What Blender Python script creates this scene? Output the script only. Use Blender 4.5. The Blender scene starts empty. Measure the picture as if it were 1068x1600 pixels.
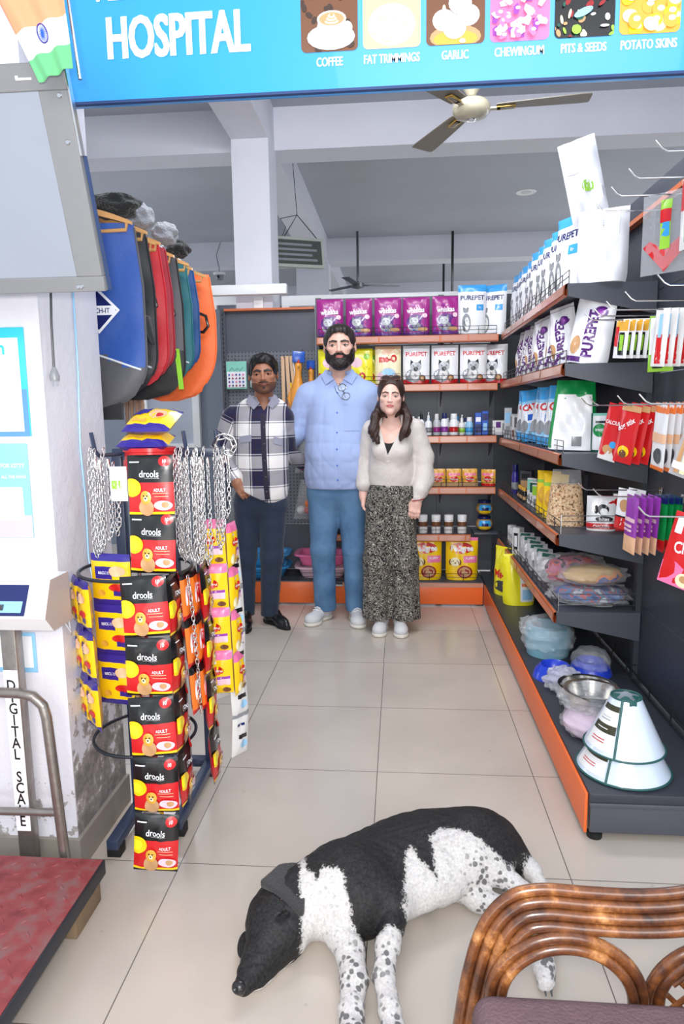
import bpy, bmesh, math, random
import numpy as np
from mathutils import Vector, Matrix
random.seed(7)
RNG = np.random.default_rng(7)
SC = bpy.context.scene
COL = SC.collection
pi = math.pi

# ------------------------------------------------------------------ camera
H = 1.37
PITCH = math.atan(158/1067.); YAW = math.atan(91/1067.*math.cos(PITCH)); ROLL = math.radians(0.75)
_f = Vector((-math.sin(YAW)*math.cos(PITCH), math.cos(YAW)*math.cos(PITCH), -math.sin(PITCH)))
_r = Vector((math.cos(YAW), math.sin(YAW), 0)); _u = _r.cross(_f)
_c, _s = math.cos(ROLL), math.sin(ROLL)
_r2 = _r*_c - _u*_s; _u2 = _r*_s + _u*_c
cd = bpy.data.cameras.new('camera'); cam = bpy.data.objects.new('camera', cd); COL.objects.link(cam)
cam.matrix_world = Matrix(((_r2.x, _u2.x, -_f.x, 0), (_r2.y, _u2.y, -_f.y, 0), (_r2.z, _u2.z, -_f.z, H), (0, 0, 0, 1)))
cd.sensor_width = 36; cd.lens = 24.0; cd.clip_start = 0.05; cd.clip_end = 200
SC.camera = cam

# ------------------------------------------------------------------ light
SC.view_settings.view_transform = 'Standard'; SC.view_settings.look = 'None'
SC.view_settings.exposure = 0.0; SC.view_settings.gamma = 1.0
SC.view_settings.use_curve_mapping = False
W = bpy.data.worlds.new('daylight'); SC.world = W; W.use_nodes = True
W.node_tree.nodes['Background'].inputs[0].default_value = (0.80, 0.89, 1.0, 1)
W.node_tree.nodes['Background'].inputs[1].default_value = 1.1

def area(name, loc, target, sx, sy, power, col=(1, 1, 1), spread=180):
    l = bpy.data.lights.new(name, 'AREA'); l.shape = 'RECTANGLE'; l.size = sx; l.size_y = sy
    l.energy = power; l.color = col; l.spread = math.radians(spread)
    o = bpy.data.objects.new(name, l); COL.objects.link(o); o.location = loc
    o.rotation_euler = (Vector(target)-Vector(loc)).to_track_quat('-Z', 'Y').to_euler()
    return o
area('daylight_from_street', (0.3, -2.2, 2.7), (-0.1, 3.0, 0.9), 3.2, 2.2, 100, (1.0, 0.98, 0.97))
area('camera_flash', (0.0, -0.05, 1.43), (-0.1, 4.0, 1.6), 0.12, 0.08, 30, (1.0, 0.98, 0.95))
area('shop_fill_front', (0.0, 3.3, 3.25), (0.0, 3.3, 0), 1.6, 0.35, 34, (0.93, 0.96, 1.0))  # added interior fill shining down; there is no fitting here
area('street_ground_bounce', (0.2, -0.9, 0.15), (0.0, 2.6, 3.2), 3.0, 1.4, 30, (1.0, 0.97, 0.94))
area('fill_over_door', (-0.2, 2.12, 3.05), (-0.2, 6.0, 2.9), 1.8, 0.12, 42, (0.96, 0.97, 1.0))  # unseen fill added to brighten the beam faces and the people's fronts
area('hall_side_fill_left', (-6.8, 9.0, 1.5), (0, 9.0, 2.6), 7.0, 2.0, 180, (0.86, 0.93, 1.0))  # fill added to brighten the hall ceiling; the wall has no window
area('hall_side_fill_right', (5.8, 9.0, 1.3), (0, 8.0, 2.8), 7.0, 1.8, 180, (0.86, 0.93, 1.0))  # same added fill from the right side, also without a window
area('hall_fill_middle', (1.5, 8.2, 3.2), (1.5, 8.2, 0), 3.0, 1.2, 60, (0.88, 0.94, 1.0))  # added fill for the dim middle of the hall, no real lamp
area('hall_fill_left', (-3.2, 6.6, 3.0), (-3.2, 6.6, 0), 2.0, 1.0, 50, (0.88, 0.94, 1.0))  # added fill for the left part of the hall, no real lamp
area('hall_fill_back', (1.5, 12.0, 3.0), (1.5, 12.0, 0), 4.0, 1.0, 60, (0.88, 0.94, 1.0))  # added fill for the far end of the hall, no real lamp

# ------------------------------------------------------------------ materials
def lin(c):
    return tuple(((v/255.)/12.92 if v/255. <= 0.04045 else ((v/255.+0.055)/1.055)**2.4) for v in c)
M = {}
def mat(name, rgb, rough=0.5, metal=0.0, coat=0.0, spec=0.5, vary=0.0, vscale=12, bump=0.0, bscale=60, trans=0.0, alpha=1.0, emit=0, sheen=0.0):
    m = bpy.data.materials.new(name); m.use_nodes = True; nt = m.node_tree; b = nt.nodes['Principled BSDF']
    c = lin(rgb); b.inputs['Base Color'].default_value = (*c, 1)
    b.inputs['Roughness'].default_value = rough; b.inputs['Metallic'].default_value = metal
    b.inputs['Coat Weight'].default_value = coat; b.inputs['Specular IOR Level'].default_value = spec
    b.inputs['Transmission Weight'].default_value = trans; b.inputs['Alpha'].default_value = alpha
    b.inputs['Sheen Weight'].default_value = sheen
    if emit:
        b.inputs['Emission Color'].default_value = (*c, 1); b.inputs['Emission Strength'].default_value = emit
    tc = nt.nodes.new('ShaderNodeTexCoord')
    n = nt.nodes.new('ShaderNodeTexNoise'); n.inputs['Scale'].default_value = vscale; n.inputs['Detail'].default_value = 5
    nt.links.new(tc.outputs['Object'], n.inputs['Vector'])
    v = vary if vary else 0.03
    mx = nt.nodes.new('ShaderNodeMix'); mx.data_type = 'RGBA'
    mx.inputs[6].default_value = (*[x*(1-v) for x in c], 1); mx.inputs[7].default_value = (*[min(1, x*(1+v)) for x in c], 1)
    nt.links.new(n.outputs['Fac'], mx.inputs[0]); nt.links.new(mx.outputs[2], b.inputs['Base Color'])
    if bump:
        n2 = nt.nodes.new('ShaderNodeTexNoise'); n2.inputs['Scale'].default_value = bscale; n2.inputs['Detail'].default_value = 3
        nt.links.new(tc.outputs['Object'], n2.inputs['Vector'])
        bp = nt.nodes.new('ShaderNodeBump'); bp.inputs['Strength'].default_value = bump; bp.inputs['Distance'].default_value = 0.01
        nt.links.new(n2.outputs['Fac'], bp.inputs['Height']); nt.links.new(bp.outputs['Normal'], b.inputs['Normal'])
    M[name] = m; return m
def NT(name): return M[name].node_tree
# printed plastic colours
for nm, c in dict(white=(240, 240, 243), offwhite=(226, 224, 222), black=(18, 18, 20), grey=(140, 142, 146), lightgrey=(190, 192, 196), darkgrey=(70, 72, 76),
                  red=(205, 30, 34), darkred=(150, 22, 28), orange=(238, 120, 40), yellow=(250, 205, 20), gold=(224, 168, 60), lemon=(242, 232, 40), lime=(150, 205, 60),
                  green=(20, 140, 70), darkgreen=(16, 84, 66), teal=(30, 130, 130), blue=(28, 88, 190), skyblue=(60, 160, 225), paleblue=(150, 200, 235), navy=(24, 34, 96), indigo=(52, 40, 140),
                  purple=(92, 34, 122), magenta=(160, 36, 130), violet=(150, 60, 170), pink=(240, 120, 170), palepink=(240, 200, 212), peach=(240, 190, 150), cream=(244, 232, 190),
                  tan=(196, 150, 104), brown=(112, 70, 44), darkbrown=(60, 38, 28), mint=(140, 210, 190), skin_print=(222, 180, 150)).items():
    mat('print_'+nm, c, rough=0.28, coat=0.25, vary=0.05, vscale=25)
mat('panel_grey', (82, 86, 96), 0.42, vary=0.06, vscale=4)
mat('panel_grey_shaded', (52, 55, 64), 0.45, vary=0.07, vscale=4)  # darker copy of the panel grey: grazing light on the right rack
mat('shelf_grey', (74, 77, 86), 0.38, vary=0.06, vscale=5)
mat('orange_strip', (206, 108, 60), 0.35, coat=0.3, vary=0.04)
mat('label_holder', (198, 138, 114), 0.3, coat=0.5, vary=0.04, vscale=9)
mat('kick_orange', (236, 108, 44), 0.4, coat=0.2, vary=0.05)
mat('wire_black', (22, 22, 24), 0.35, spec=0.6)
mat('chrome', (214, 214, 216), 0.16, metal=1.0)
mat('steel', (196, 194, 190), 0.22, metal=1.0, vary=0.1, bump=0.05, bscale=30)
mat('chain_steel', (225, 225, 224), 0.2, metal=1.0)
mat('black_plastic', (20, 20, 22), 0.4)
mat('black_rubber', (16, 16, 17), 0.7)
mat('white_plastic', (236, 236, 236), 0.35)
mat('frame_blue', (44, 56, 82), 0.35, coat=0.3, vary=0.12, vscale=30)
mat('clear_film', (235, 236, 240), 0.10, alpha=0.20, spec=1.0, bump=0.8, bscale=45)
mat('milky_film', (222, 222, 226), 0.22, alpha=0.42, spec=0.8, bump=0.8, bscale=45)

# ------------------------------------------------------------------ mesh builder
def rotz(a): return Matrix.Rotation(a, 4, 'Z')
def rotx(a): return Matrix.Rotation(a, 4, 'X')
def roty(a): return Matrix.Rotation(a, 4, 'Y')
def T(*p): return Matrix.Translation(Vector(p))
class MB:
    def __init__(s): s.V = []; s.F = []; s.I = []; s.mn = []; s.n = 0
    def mi(s, m):
        if m not in s.mn: s.mn.append(m)
        return s.mn.index(m)
    def add(s, V, F, m, X=None):
        V = np.asarray(V, float).reshape(-1, 3)
        if X is not None:
            A = np.array(X); V = V @ A[:3, :3].T + A[:3, 3]
        s.V.append(V); i = s.mi(m) if isinstance(m, str) else None
        o = s.n
        for k, f in enumerate(F):
            s.F.append([a+o for a in f]); s.I.append(i if i is not None else s.mi(m[k]))
        s.n += len(V); return s
    def box(s, a, b, m, X=None):
        x0, y0, z0 = a; x1, y1, z1 = b
        V = [(x0, y0, z0), (x1, y0, z0), (x1, y1, z0), (x0, y1, z0), (x0, y0, z1), (x1, y0, z1), (x1, y1, z1), (x0, y1, z1)]
        F = [(0, 3, 2, 1), (4, 5, 6, 7), (0, 1, 5, 4), (1, 2, 6, 5), (2, 3, 7, 6), (3, 0, 4, 7)]
        return s.add(V, F, m, X)
    def bbox(s, a, b, m, r=0.004, X=None, seg=2):      # bevelled box
        bm = bmesh.new(); bmesh.ops.create_cube(bm, size=1)
        for v in bm.verts:
            v.co = Vector([(a[i]+b[i])/2 + v.co[i]*(b[i]-a[i]) for i in range(3)])
        bmesh.ops.bevel(bm, geom=list(bm.edges), offset=r, segments=seg, profile=0.5, affect='EDGES')
        bm.verts.index_update()
        V = [tuple(v.co) for v in bm.verts]; F = [[v.index for v in f.verts] for f in bm.faces]; bm.free()
        return s.add(V, F, m, X)
    def tube(s, P, r, m, n=8, closed=False, X=None, cap=True):
        P = [Vector(p) for p in P]; L = len(P); rr = r if hasattr(r, '__len__') else [r]*L
        V = []; F = []; prev = None
        for i, p in enumerate(P):
            if closed: d = P[(i+1) % L]-P[i-1]
            else: d = P[min(i+1, L-1)]-P[max(i-1, 0)]
            if d.length < 1e-9: d = Vector((0, 0, 1))
            d.normalize()
            if prev is None:
                a = d.orthogonal().normalized()
            else:
                a = prev - d*prev.dot(d)
                a = a.normalized() if a.length > 1e-6 else d.orthogonal().normalized()
            prev = a; b = d.cross(a)
            for k in range(n):
                t = 2*pi*k/n; V.append(tuple(p+(a*math.cos(t)+b*math.sin(t))*rr[i]))
        for i in range(L if closed else L-1):
            j = (i+1) % L
            for k in range(n):
                F.append((i*n+k, i*n+(k+1) % n, j*n+(k+1) % n, j*n+k))
        if not closed and cap:
            F.append(tuple(range(n))[::-1]); F.append(tuple((L-1)*n+k for k in range(n)))
        return s.add(V, F, m, X)
    def lathe(s, prof, m, n=24, X=None, mats=None):
        V = []; F = []; mm = []
        for r, z in prof:
            for k in range(n): V.append((r*math.cos(2*pi*k/n), r*math.sin(2*pi*k/n), z))
        for i in range(len(prof)-1):
            for k in range(n):
                F.append((i*n+k, i*n+(k+1) % n, (i+1)*n+(k+1) % n, (i+1)*n+k)); mm.append(mats[i] if mats else m)
        return s.add(V, F, mm, X)
    def prism(s, pts, h, m, X=None):                    # polygon in xy, extruded z 0..h
        n = len(pts); V = [(x, y, 0) for x, y in pts]+[(x, y, h) for x, y in pts]
        F = [tuple(range(n))[::-1], tuple(range(n, 2*n))]+[(i, (i+1) % n, n+(i+1) % n, n+i) for i in range(n)]
        return s.add(V, F, m, X)
    def grid(s, fn, nu, nv, m, X=None, flip=False, mfn=None):
        V = [fn(i/nu, j/nv) for j in range(nv+1) for i in range(nu+1)]; F = []; mm = []
        for j in range(nv):
            for i in range(nu):
                a = j*(nu+1)+i; q = (a, a+1, a+nu+2, a+nu+1)
                F.append(q[::-1] if flip else q); mm.append(mfn((i+.5)/nu, (j+.5)/nv) if mfn else m)
        return s.add(V, F, mm, X)
    def ell(s, c, r, m, n=16, X=None):
        V = []; F = []; h = n//2
        for j in range(h+1):
            ph = pi*j/h
            for i in range(n):
                th = 2*pi*i/n
                V.append((c[0]+r[0]*math.sin(ph)*math.cos(th), c[1]+r[1]*math.sin(ph)*math.sin(th), c[2]+r[2]*math.cos(ph)))
        for j in range(h):
            for i in range(n):
                F.append((j*n+i, (j+1)*n+i, (j+1)*n+(i+1) % n, j*n+(i+1) % n))
        return s.add(V, F, m, X)
    def text(s, t, size, m, X, bold=0.0, cond=1.0, align='C', spread=1.0):
        V, F = textmesh(t, bold, spread); V = V.copy(); V[:, 0] *= size*cond; V[:, 1] *= size
        if align == 'C': V[:, 0] -= (V[:, 0].min()+V[:, 0].max())/2
        return s.add(V, F, m, X)
    def build(s, name, parent=None, loc=None, rz=0, smooth=38, rot=None):
        me = bpy.data.meshes.new(name)
        V = np.concatenate(s.V) if s.V else np.zeros((0, 3))
        me.from_pydata(V.tolist(), [], s.F)
        for m in s.mn: me.materials.append(M[m])
        me.polygons.foreach_set('material_index', s.I)
        if smooth:
            me.shade_smooth(); me.set_sharp_from_angle(angle=math.radians(smooth))
        me.update()
        o = bpy.data.objects.new(name, me); COL.objects.link(o)
        if parent: o.parent = parent
        if loc is not None: o.location = loc
        if rot is not None: o.rotation_euler = rot
        elif rz: o.rotation_euler = (0, 0, rz)
        return o
_tc = {}
def textmesh(t, bold=0.0, spread=1.0):
    k = (t, bold, spread)
    if k in _tc: return _tc[k]
    cu = bpy.data.curves.new('t', 'FONT'); cu.body = t; cu.size = 1.0; cu.resolution_u = 3; cu.offset = bold
    cu.space_character = spread
    cu.fill_mode = 'BOTH' if hasattr(cu, 'fill_mode') else cu.fill_mode
    o = bpy.data.objects.new('t', cu); COL.objects.link(o)
    dg = bpy.context.evaluated_depsgraph_get(); e = o.evaluated_get(dg); me = e.to_mesh()
    V = np.array([v.co[:] for v in me.vertices]); F = [tuple(p.vertices) for p in me.polygons]
    e.to_mesh_clear(); bpy.data.objects.remove(o); bpy.data.curves.remove(cu)
    if len(V) == 0: V = np.zeros((3, 3)); F = [(0, 1, 2)]
    _tc[k] = (V, F); return _tc[k]

def tag(o, label, cat, group=None, kind=None):
    if label: o['label'] = label
    if cat: o['category'] = cat
    if group: o['group'] = group
    if kind: o['kind'] = kind
    return o
def struct(o): o['kind'] = 'structure'; return o
def empty(name, label, cat, loc=(0, 0, 0), rz=0, group=None):
    o = bpy.data.objects.new(name, None); COL.objects.link(o); o.location = loc; o.rotation_euler = (0, 0, rz)
    o.empty_display_size = 0.05
    return tag(o, label, cat, group)
def copy_tree(o, parent=None):
    c = o.copy(); COL.objects.link(c)
    if parent: c.parent = parent
    for ch in list(o.children): copy_tree(ch, c)
    return c
_used = set()
def put(proto, loc, rz=0, label=None, group=None, rot=None, scale=None):
    """first call places the prototype itself, later calls place copies"""
    o = proto if proto.name not in _used else copy_tree(proto)
    _used.add(proto.name); _used.add(o.name)
    o.location = loc; o.rotation_euler = rot if rot is not None else (0, 0, rz)
    if scale: o.scale = scale
    if label: o['label'] = label
    if group: o['group'] = group
    return o
ORD = ['first', 'second', 'third', 'fourth', 'fifth', 'sixth', 'seventh', 'eighth', 'ninth', 'tenth', 'eleventh', 'twelfth', 'thirteenth', 'fourteenth']

# ------------------------------------------------------------------ bags and pouches
def pouch(name, w, h, d, base, bands=None, art=(), stand=True, seal='top_seal', sealmat=None, side=None, wr=0.004, seed=0, back=None, flare=0.0, nu=14, nv=18, gusset=False, bottom=None):
    """front faces -Y, stands on z=0. bands: [(v0,v1,mat)]. art uses u -.5..5, v 0..1"""
    rs = np.random.default_rng(seed+11); ph = rs.uniform(0, 6.28, 8); fr = rs.uniform(4, 13, 8)
    def half(u, v):
        p = (1-abs(2*u)**3.2)
        p = max(p, 0)**0.55
        if stand: q = max(1-(max(v, 0)**2.2), 0)**0.7 if v < 0.985 else 0.0
        else: q = max(1-abs(2*v-1)**3.0, 0)**0.6
        t = d/2*p*q
        return t
    def wrk(u, v):
        e = (1-abs(2*u)**4)*min(1, v*8, (1-v)*8)
        return wr*e*(math.sin(fr[0]*u*2+ph[0]+fr[1]*v)+math.sin(fr[2]*v-fr[3]*u+ph[2])+0.6*math.sin(fr[4]*u*2+fr[5]*v*1.6+ph[4]))/2
    def wid(v):
        k = 1+flare*(v-0.5)
        if stand: k *= 1-0.05*math.exp(-((v)/0.06)**2)
        return w*k
    def S(u, v, side_=-1, off=0.0):
        t = half(u, v)
        return (u*wid(v), side_*(t+off)+(wrk(u, v) if side_ < 0 else wrk(-u, v)*0.6)*(-1 if side_ < 0 else 1), v*h)
    def band(v):
        if bands:
            for a, b, m_ in bands:
                if a <= v < b: return m_
        return base
    vs = sorted(set([round(j/nv, 4) for j in range(nv+1)]+[b[0] for b in (bands or [])]+[b[1] for b in (bands or [])]+([0.94])))
    us = [-0.5+i/nu for i in range(nu+1)]
    mb = MB(); cut = 0.94
    for sd in (-1, 1):
        vv = [v for v in vs if v <= cut+1e-6]
        V = [S(u, v, sd) for v in vv for u in us]; F = []; mm = []; n = len(us)
        for j in range(len(vv)-1):
            for i in range(n-1):
                a = j*n+i; q = (a, a+1, a+n+1, a+n)
                F.append(q if sd < 0 else q[::-1]); b_ = band((vv[j]+vv[j+1])/2)
                mm.append(b_ if sd < 0 else (back or b_))
        mb.add(V, F, mm)
    if stand:
        V = [S(u, 0, -1) for u in us]+[S(u, 0, 1) for u in us]; n = len(us)
        mb.add(V, [(i, n+i, n+i+1, i+1) for i in range(n-1)], bottom or band(0.01))
    lay = 0.0007
    for k, a in enumerate(art):
        off = lay*(k+1) if k < 3 else lay*3+0.00025*(k-2)
        kind = a[0]
        if kind == 'rect':
            _, u0, v0, u1, v1, m_ = a
            mb.grid(lambda s_, t_: S(u0+(u1-u0)*s_, v0+(v1-v0)*t_, -1, off), max(2, int(abs(u1-u0)*nu)+1), max(2, int(abs(v1-v0)*nv)+1), m_)
        elif kind == 'ell':
            _, cu, cv, ru, rv, m_ = a
            V = [S(cu, cv, -1, off)]; F = []; N = 18; cl = lambda q: min(max(q, -.492), .492)
            for ring in (0.5, 1.0):
                for i in range(N):
                    V.append(S(cl(cu+ru*ring*math.cos(2*pi*i/N)), cv+rv*ring*math.sin(2*pi*i/N), -1, off))
            for i in range(N):
                j = (i+1) % N; F += [(0, 1+i, 1+j), (1+i, 1+N+i, 1+N+j, 1+j)]
            mb.add(V, F, m_)
        elif kind == 'poly':
            _, pts, m_ = a; cu = sum(p[0] for p in pts)/len(pts); cv = sum(p[1] for p in pts)/len(pts)
            V = [S(cu, cv, -1, off)]+[S(p[0], p[1], -1, off) for p in pts]; n = len(pts)
            mb.add(V, [(0, 1+i, 1+(i+1) % n) for i in range(n)], m_)
        elif kind == 'text':
            _, t_, cu, cv, hh, m_ = a[:6]; cond = a[6] if len(a) > 6 else 0.8; ang = a[7] if len(a) > 7 else 0; bold = a[8] if len(a) > 8 else 0.02
            V, F = textmesh(t_, bold); V = V.copy(); V[:, 0] -= (V[:, 0].min()+V[:, 0].max())/2; V[:, 1] -= 0.35
            V[:, 0] *= hh*cond*1.4; V[:, 1] *= hh*1.4; c_, s_ = math.cos(ang), math.sin(ang)
            P = [S(cu+(x*c_-y*s_)/w, cv+(x*s_+y*c_)/h, -1, off+0.0006) for x, y, z in V]
            mb.add(P, F, m_)
    o = mb.build(name, smooth=50); o['category'] = 'pouch'
    vv = [0.94, 0.97, 1.0]; n = len(us); sm = sealmat or band(0.97); ms = MB()
    for sd in (-1, 1):
        V = [S(u, v, sd, 0.0004) if v < .99 else (u*wid(1), sd*0.0004+wrk(u, .97), h) for v in vv for u in us]
        ms.add(V, [((a, a+1, a+n+1, a+n) if sd < 0 else (a+n, a+n+1, a+1, a)) for j in range(2) for i in range(n-1) for a in [j*n+i]], sm)
    ms.build(seal, o, smooth=50)
    return o
def catface(cu, cv, s, asp, col='print_grey', dk='print_black', earc=None):
    earc = earc or col
    """small animal head drawn from plain shapes; asp = w/h of the bag"""
    y = s*asp
    return [('poly', [(cu-s, cv+y*0.2), (cu-s*0.9, cv+y*1.25), (cu-s*0.25, cv+y*0.7)], earc), ('poly', [(cu+s, cv+y*0.2), (cu+s*0.25, cv+y*0.7), (cu+s*0.9, cv+y*1.25)], earc),
            ('ell', cu, cv, s, y*0.85, col), ('ell', cu-s*.4, cv+y*.12, s*.11, y*.09, dk), ('ell', cu+s*.4, cv+y*.12, s*.11, y*.09, dk), ('ell', cu, cv-y*.25, s*.10, y*.07, 'print_brown')]
def dogface(cu, cv, s, asp, col='print_tan', dk='print_darkbrown'):
    y = s*asp
    return [('ell', cu-s*.95, cv-y*.1, s*.32, y*.65, 'print_brown'), ('ell', cu+s*.95, cv-y*.1, s*.32, y*.65, 'print_brown'), ('ell', cu, cv, s, y*1.05, col), ('ell', cu, cv-y*.4, s*.5, y*.42, 'print_cream'),
            ('ell', cu-s*.4, cv+y*.2, s*.13, y*.13, dk), ('ell', cu+s*.4, cv+y*.2, s*.13, y*.13, dk), ('ell', cu, cv-y*.25, s*.2, y*.14, dk)]
# ================================================================== the place
def ramp(nt, fac, stops):
    r = nt.nodes.new('ShaderNodeValToRGB'); e = r.color_ramp.elements
    e[0].position, e[0].color = stops[0][0], (*stops[0][1], 1); e[1].position, e[1].color = stops[-1][0], (*stops[-1][1], 1)
    for p, c in stops[1:-1]:
        x = e.new(p); x.color = (*c, 1)
    nt.links.new(fac, r.inputs[0]); return r.outputs[0]
mat('floor_tile', (196, 186, 175), 0.16, spec=0.5, coat=0.0)
nt = NT('floor_tile'); b = nt.nodes['Principled BSDF']
geo = nt.nodes.new('ShaderNodeNewGeometry')
mp = nt.nodes.new('ShaderNodeMapping'); mp.inputs['Location'].default_value = (0.0835, -2.444, 0)
nt.links.new(geo.outputs['Position'], mp.inputs['Vector'])
br = nt.nodes.new('ShaderNodeTexBrick'); br.offset = 0; br.inputs['Scale'].default_value = 1; br.inputs['Brick Width'].default_value = 0.586; br.inputs['Row Height'].default_value = 0.572
br.inputs['Mortar Size'].default_value = 0.0016; br.inputs['Mortar Smooth'].default_value = 0.1; br.inputs['Bias'].default_value = 0
c1 = lin((197, 186, 176)); c2 = lin((191, 181, 171))
br.inputs['Color1'].default_value = (*c1, 1); br.inputs['Color2'].default_value = (*c2, 1); br.inputs['Mortar'].default_value = (*lin((104, 98, 94)), 1)
nt.links.new(mp.outputs[0], br.inputs['Vector'])
nz = nt.nodes.new('ShaderNodeTexNoise'); nz.inputs['Scale'].default_value = 2.6; nz.inputs['Detail'].default_value = 8
nt.links.new(geo.outputs['Position'], nz.inputs['Vector'])
dirt = ramp(nt, nz.outputs['Fac'], [(0.35, (0.93, 0.92, 0.91)), (0.65, (1.04, 1.03, 1.02))])
mx = nt.nodes.new('ShaderNodeMix'); mx.data_type = 'RGBA'; mx.blend_type = 'MULTIPLY'; mx.inputs[0].default_value = 1
nt.links.new(br.outputs['Color'], mx.inputs[6]); nt.links.new(dirt, mx.inputs[7])
nz2 = nt.nodes.new('ShaderNodeTexVoronoi'); nz2.inputs['Scale'].default_value = 9; nt.links.new(geo.outputs['Position'], nz2.inputs['Vector'])
spk = ramp(nt, nz2.outputs['Distance'], [(0.03, (0.62, 0.6, 0.58)), (0.06, (1, 1, 1))])
mx2 = nt.nodes.new('ShaderNodeMix'); mx2.data_type = 'RGBA'; mx2.blend_type = 'MULTIPLY'; mx2.inputs[0].default_value = 0.35
nt.links.new(mx.outputs[2], mx2.inputs[6]); nt.links.new(spk, mx2.inputs[7]); nt.links.new(mx2.outputs[2], b.inputs['Base Color'])
rr = nt.nodes.new('ShaderNodeMapRange'); rr.inputs[3].default_value = 0.10; rr.inputs[4].default_value = 0.24; nt.links.new(nz.outputs['Fac'], rr.inputs[0]); nt.links.new(rr.outputs[0], b.inputs['Roughness'])

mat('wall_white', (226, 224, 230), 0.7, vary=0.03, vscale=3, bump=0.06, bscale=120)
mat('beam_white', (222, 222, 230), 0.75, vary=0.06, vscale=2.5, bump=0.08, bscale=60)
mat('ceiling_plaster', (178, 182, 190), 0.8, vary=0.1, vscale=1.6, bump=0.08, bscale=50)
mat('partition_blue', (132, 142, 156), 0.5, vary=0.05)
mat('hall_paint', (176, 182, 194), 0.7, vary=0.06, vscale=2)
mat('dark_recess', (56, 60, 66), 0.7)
mat('skirting', (150, 142, 134), 0.5, vary=0.15, vscale=9)
# peeling reveal of the pillar
mat('wall_peeling', (222, 220, 228), 0.7)
nt = NT('wall_peeling'); b = nt.nodes['Principled BSDF']
geo = nt.nodes.new('ShaderNodeNewGeometry'); sx = nt.nodes.new('ShaderNodeSeparateXYZ'); nt.links.new(geo.outputs['Position'], sx.inputs[0])
n1 = nt.nodes.new('ShaderNodeTexNoise'); n1.inputs['Scale'].default_value = 16; n1.inputs['Detail'].default_value = 9; n1.inputs['Roughness'].default_value = 0.65
nt.links.new(geo.outputs['Position'], n1.inputs['Vector'])
mr = nt.nodes.new('ShaderNodeMapRange'); mr.inputs[1].default_value = 0.15; mr.inputs[2].default_value = 0.85; mr.inputs[3].default_value = 0.15; mr.inputs[4].default_value = -0.32; nt.links.new(sx.outputs[2], mr.inputs[0])
ad = nt.nodes.new('ShaderNodeMath'); ad.operation = 'ADD'; nt.links.new(n1.outputs['Fac'], ad.inputs[0]); nt.links.new(mr.outputs[0], ad.inputs[1])
lt = nt.nodes.new('ShaderNodeMath'); lt.operation = 'LESS_THAN'; lt.inputs[1].default_value = 1.835; nt.links.new(sx.outputs[1], lt.inputs[0])
ad0 = ad; ad = nt.nodes.new('ShaderNodeMath'); ad.operation = 'MULTIPLY_ADD'; ad.inputs[1].default_value = -.17; nt.links.new(lt.outputs[0], ad.inputs[0]); nt.links.new(ad0.outputs[0], ad.inputs[2])
pe = ramp(nt, ad.outputs[0], [(0.50, lin((224, 222, 230))), (0.515, lin((176, 170, 168))), (0.58, lin((150, 144, 142))), (0.7, lin((120, 116, 116)))])
nt.links.new(pe, b.inputs['Base Color'])
bp = nt.nodes.new('ShaderNodeBump'); bp.inputs['Strength'].default_value = 0.5; bp.inputs['Distance'].default_value = 0.01; nt.links.new(ad.outputs[0], bp.inputs['Height']); nt.links.new(bp.outputs[0], b.inputs['Normal'])

struct(MB().box((-7, -1.2, -0.08), (6, 16, 0), 'floor_tile').build('floor'))
ZB, ZC = 3.30, 3.60
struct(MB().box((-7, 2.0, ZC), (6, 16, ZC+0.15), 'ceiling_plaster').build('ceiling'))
# shop front wall: pillar beside the door, and the strip above it that carries the sign
struct(MB().box((-3.2, 1.83, 0), (-0.97, 2.2, 3.3), 'wall_peeling').build('wall_front_left'))
struct(MB().box((-3.2, 1.83, 3.3), (3.2, 2.05, 4.2), 'wall_white').build('wall_front_top'))
struct(MB().box((-0.972, 1.832, 0), (-0.958, 2.2, 0.10), 'skirting').box((-1.45, 1.816, 0), (-0.958, 1.832, 0.10), 'skirting').build('baseboard_pillar'))
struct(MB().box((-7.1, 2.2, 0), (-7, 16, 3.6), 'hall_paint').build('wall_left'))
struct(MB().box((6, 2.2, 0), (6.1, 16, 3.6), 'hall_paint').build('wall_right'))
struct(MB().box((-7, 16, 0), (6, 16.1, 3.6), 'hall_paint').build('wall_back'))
# beams and columns of the hall
X0, X1 = -1.195, -0.925
struct(MB().box((-7, 5.38, ZB), (6, 5.66, ZC), 'beam_white').build('trim_1'))
struct(MB().box((-7, 9.3, ZB), (6, 9.6, ZC), 'beam_white').build('trim_2'))
struct(MB().box((-7, 12.6, ZB), (6, 12.9, ZC), 'beam_white').build('trim_3'))
struct(MB().box((X0, 2.05, ZB), (X1, 5.38, ZC), 'beam_white').build('trim_4'))
struct(MB().box((X0, 5.66, ZB), (X1, 9.3, ZC), 'beam_white').build('trim_5'))
struct(MB().box((X0, 9.6, ZB), (X1, 12.6, ZC), 'beam_white').build('trim_6'))
struct(MB().box((X0, 5.13, 0), (X1, 5.44, ZB-0.001), 'beam_white').build('trim_7'))
struct(MB().box((-1.35, 9.30, 0), (-0.92, 9.60, ZB-0.001), 'beam_white').build('trim_8'))
struct(MB().box((2.55, 9.30, 0), (2.9, 9.60, ZB-0.001), 'beam_white').build('trim_9'))
# low partition rooms at the far end (white band seen over the racks)
struct(MB().box((-0.6, 13.9, 0), (6, 14.0, 3.0), 'wall_white').build('wall_partition'))
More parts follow.
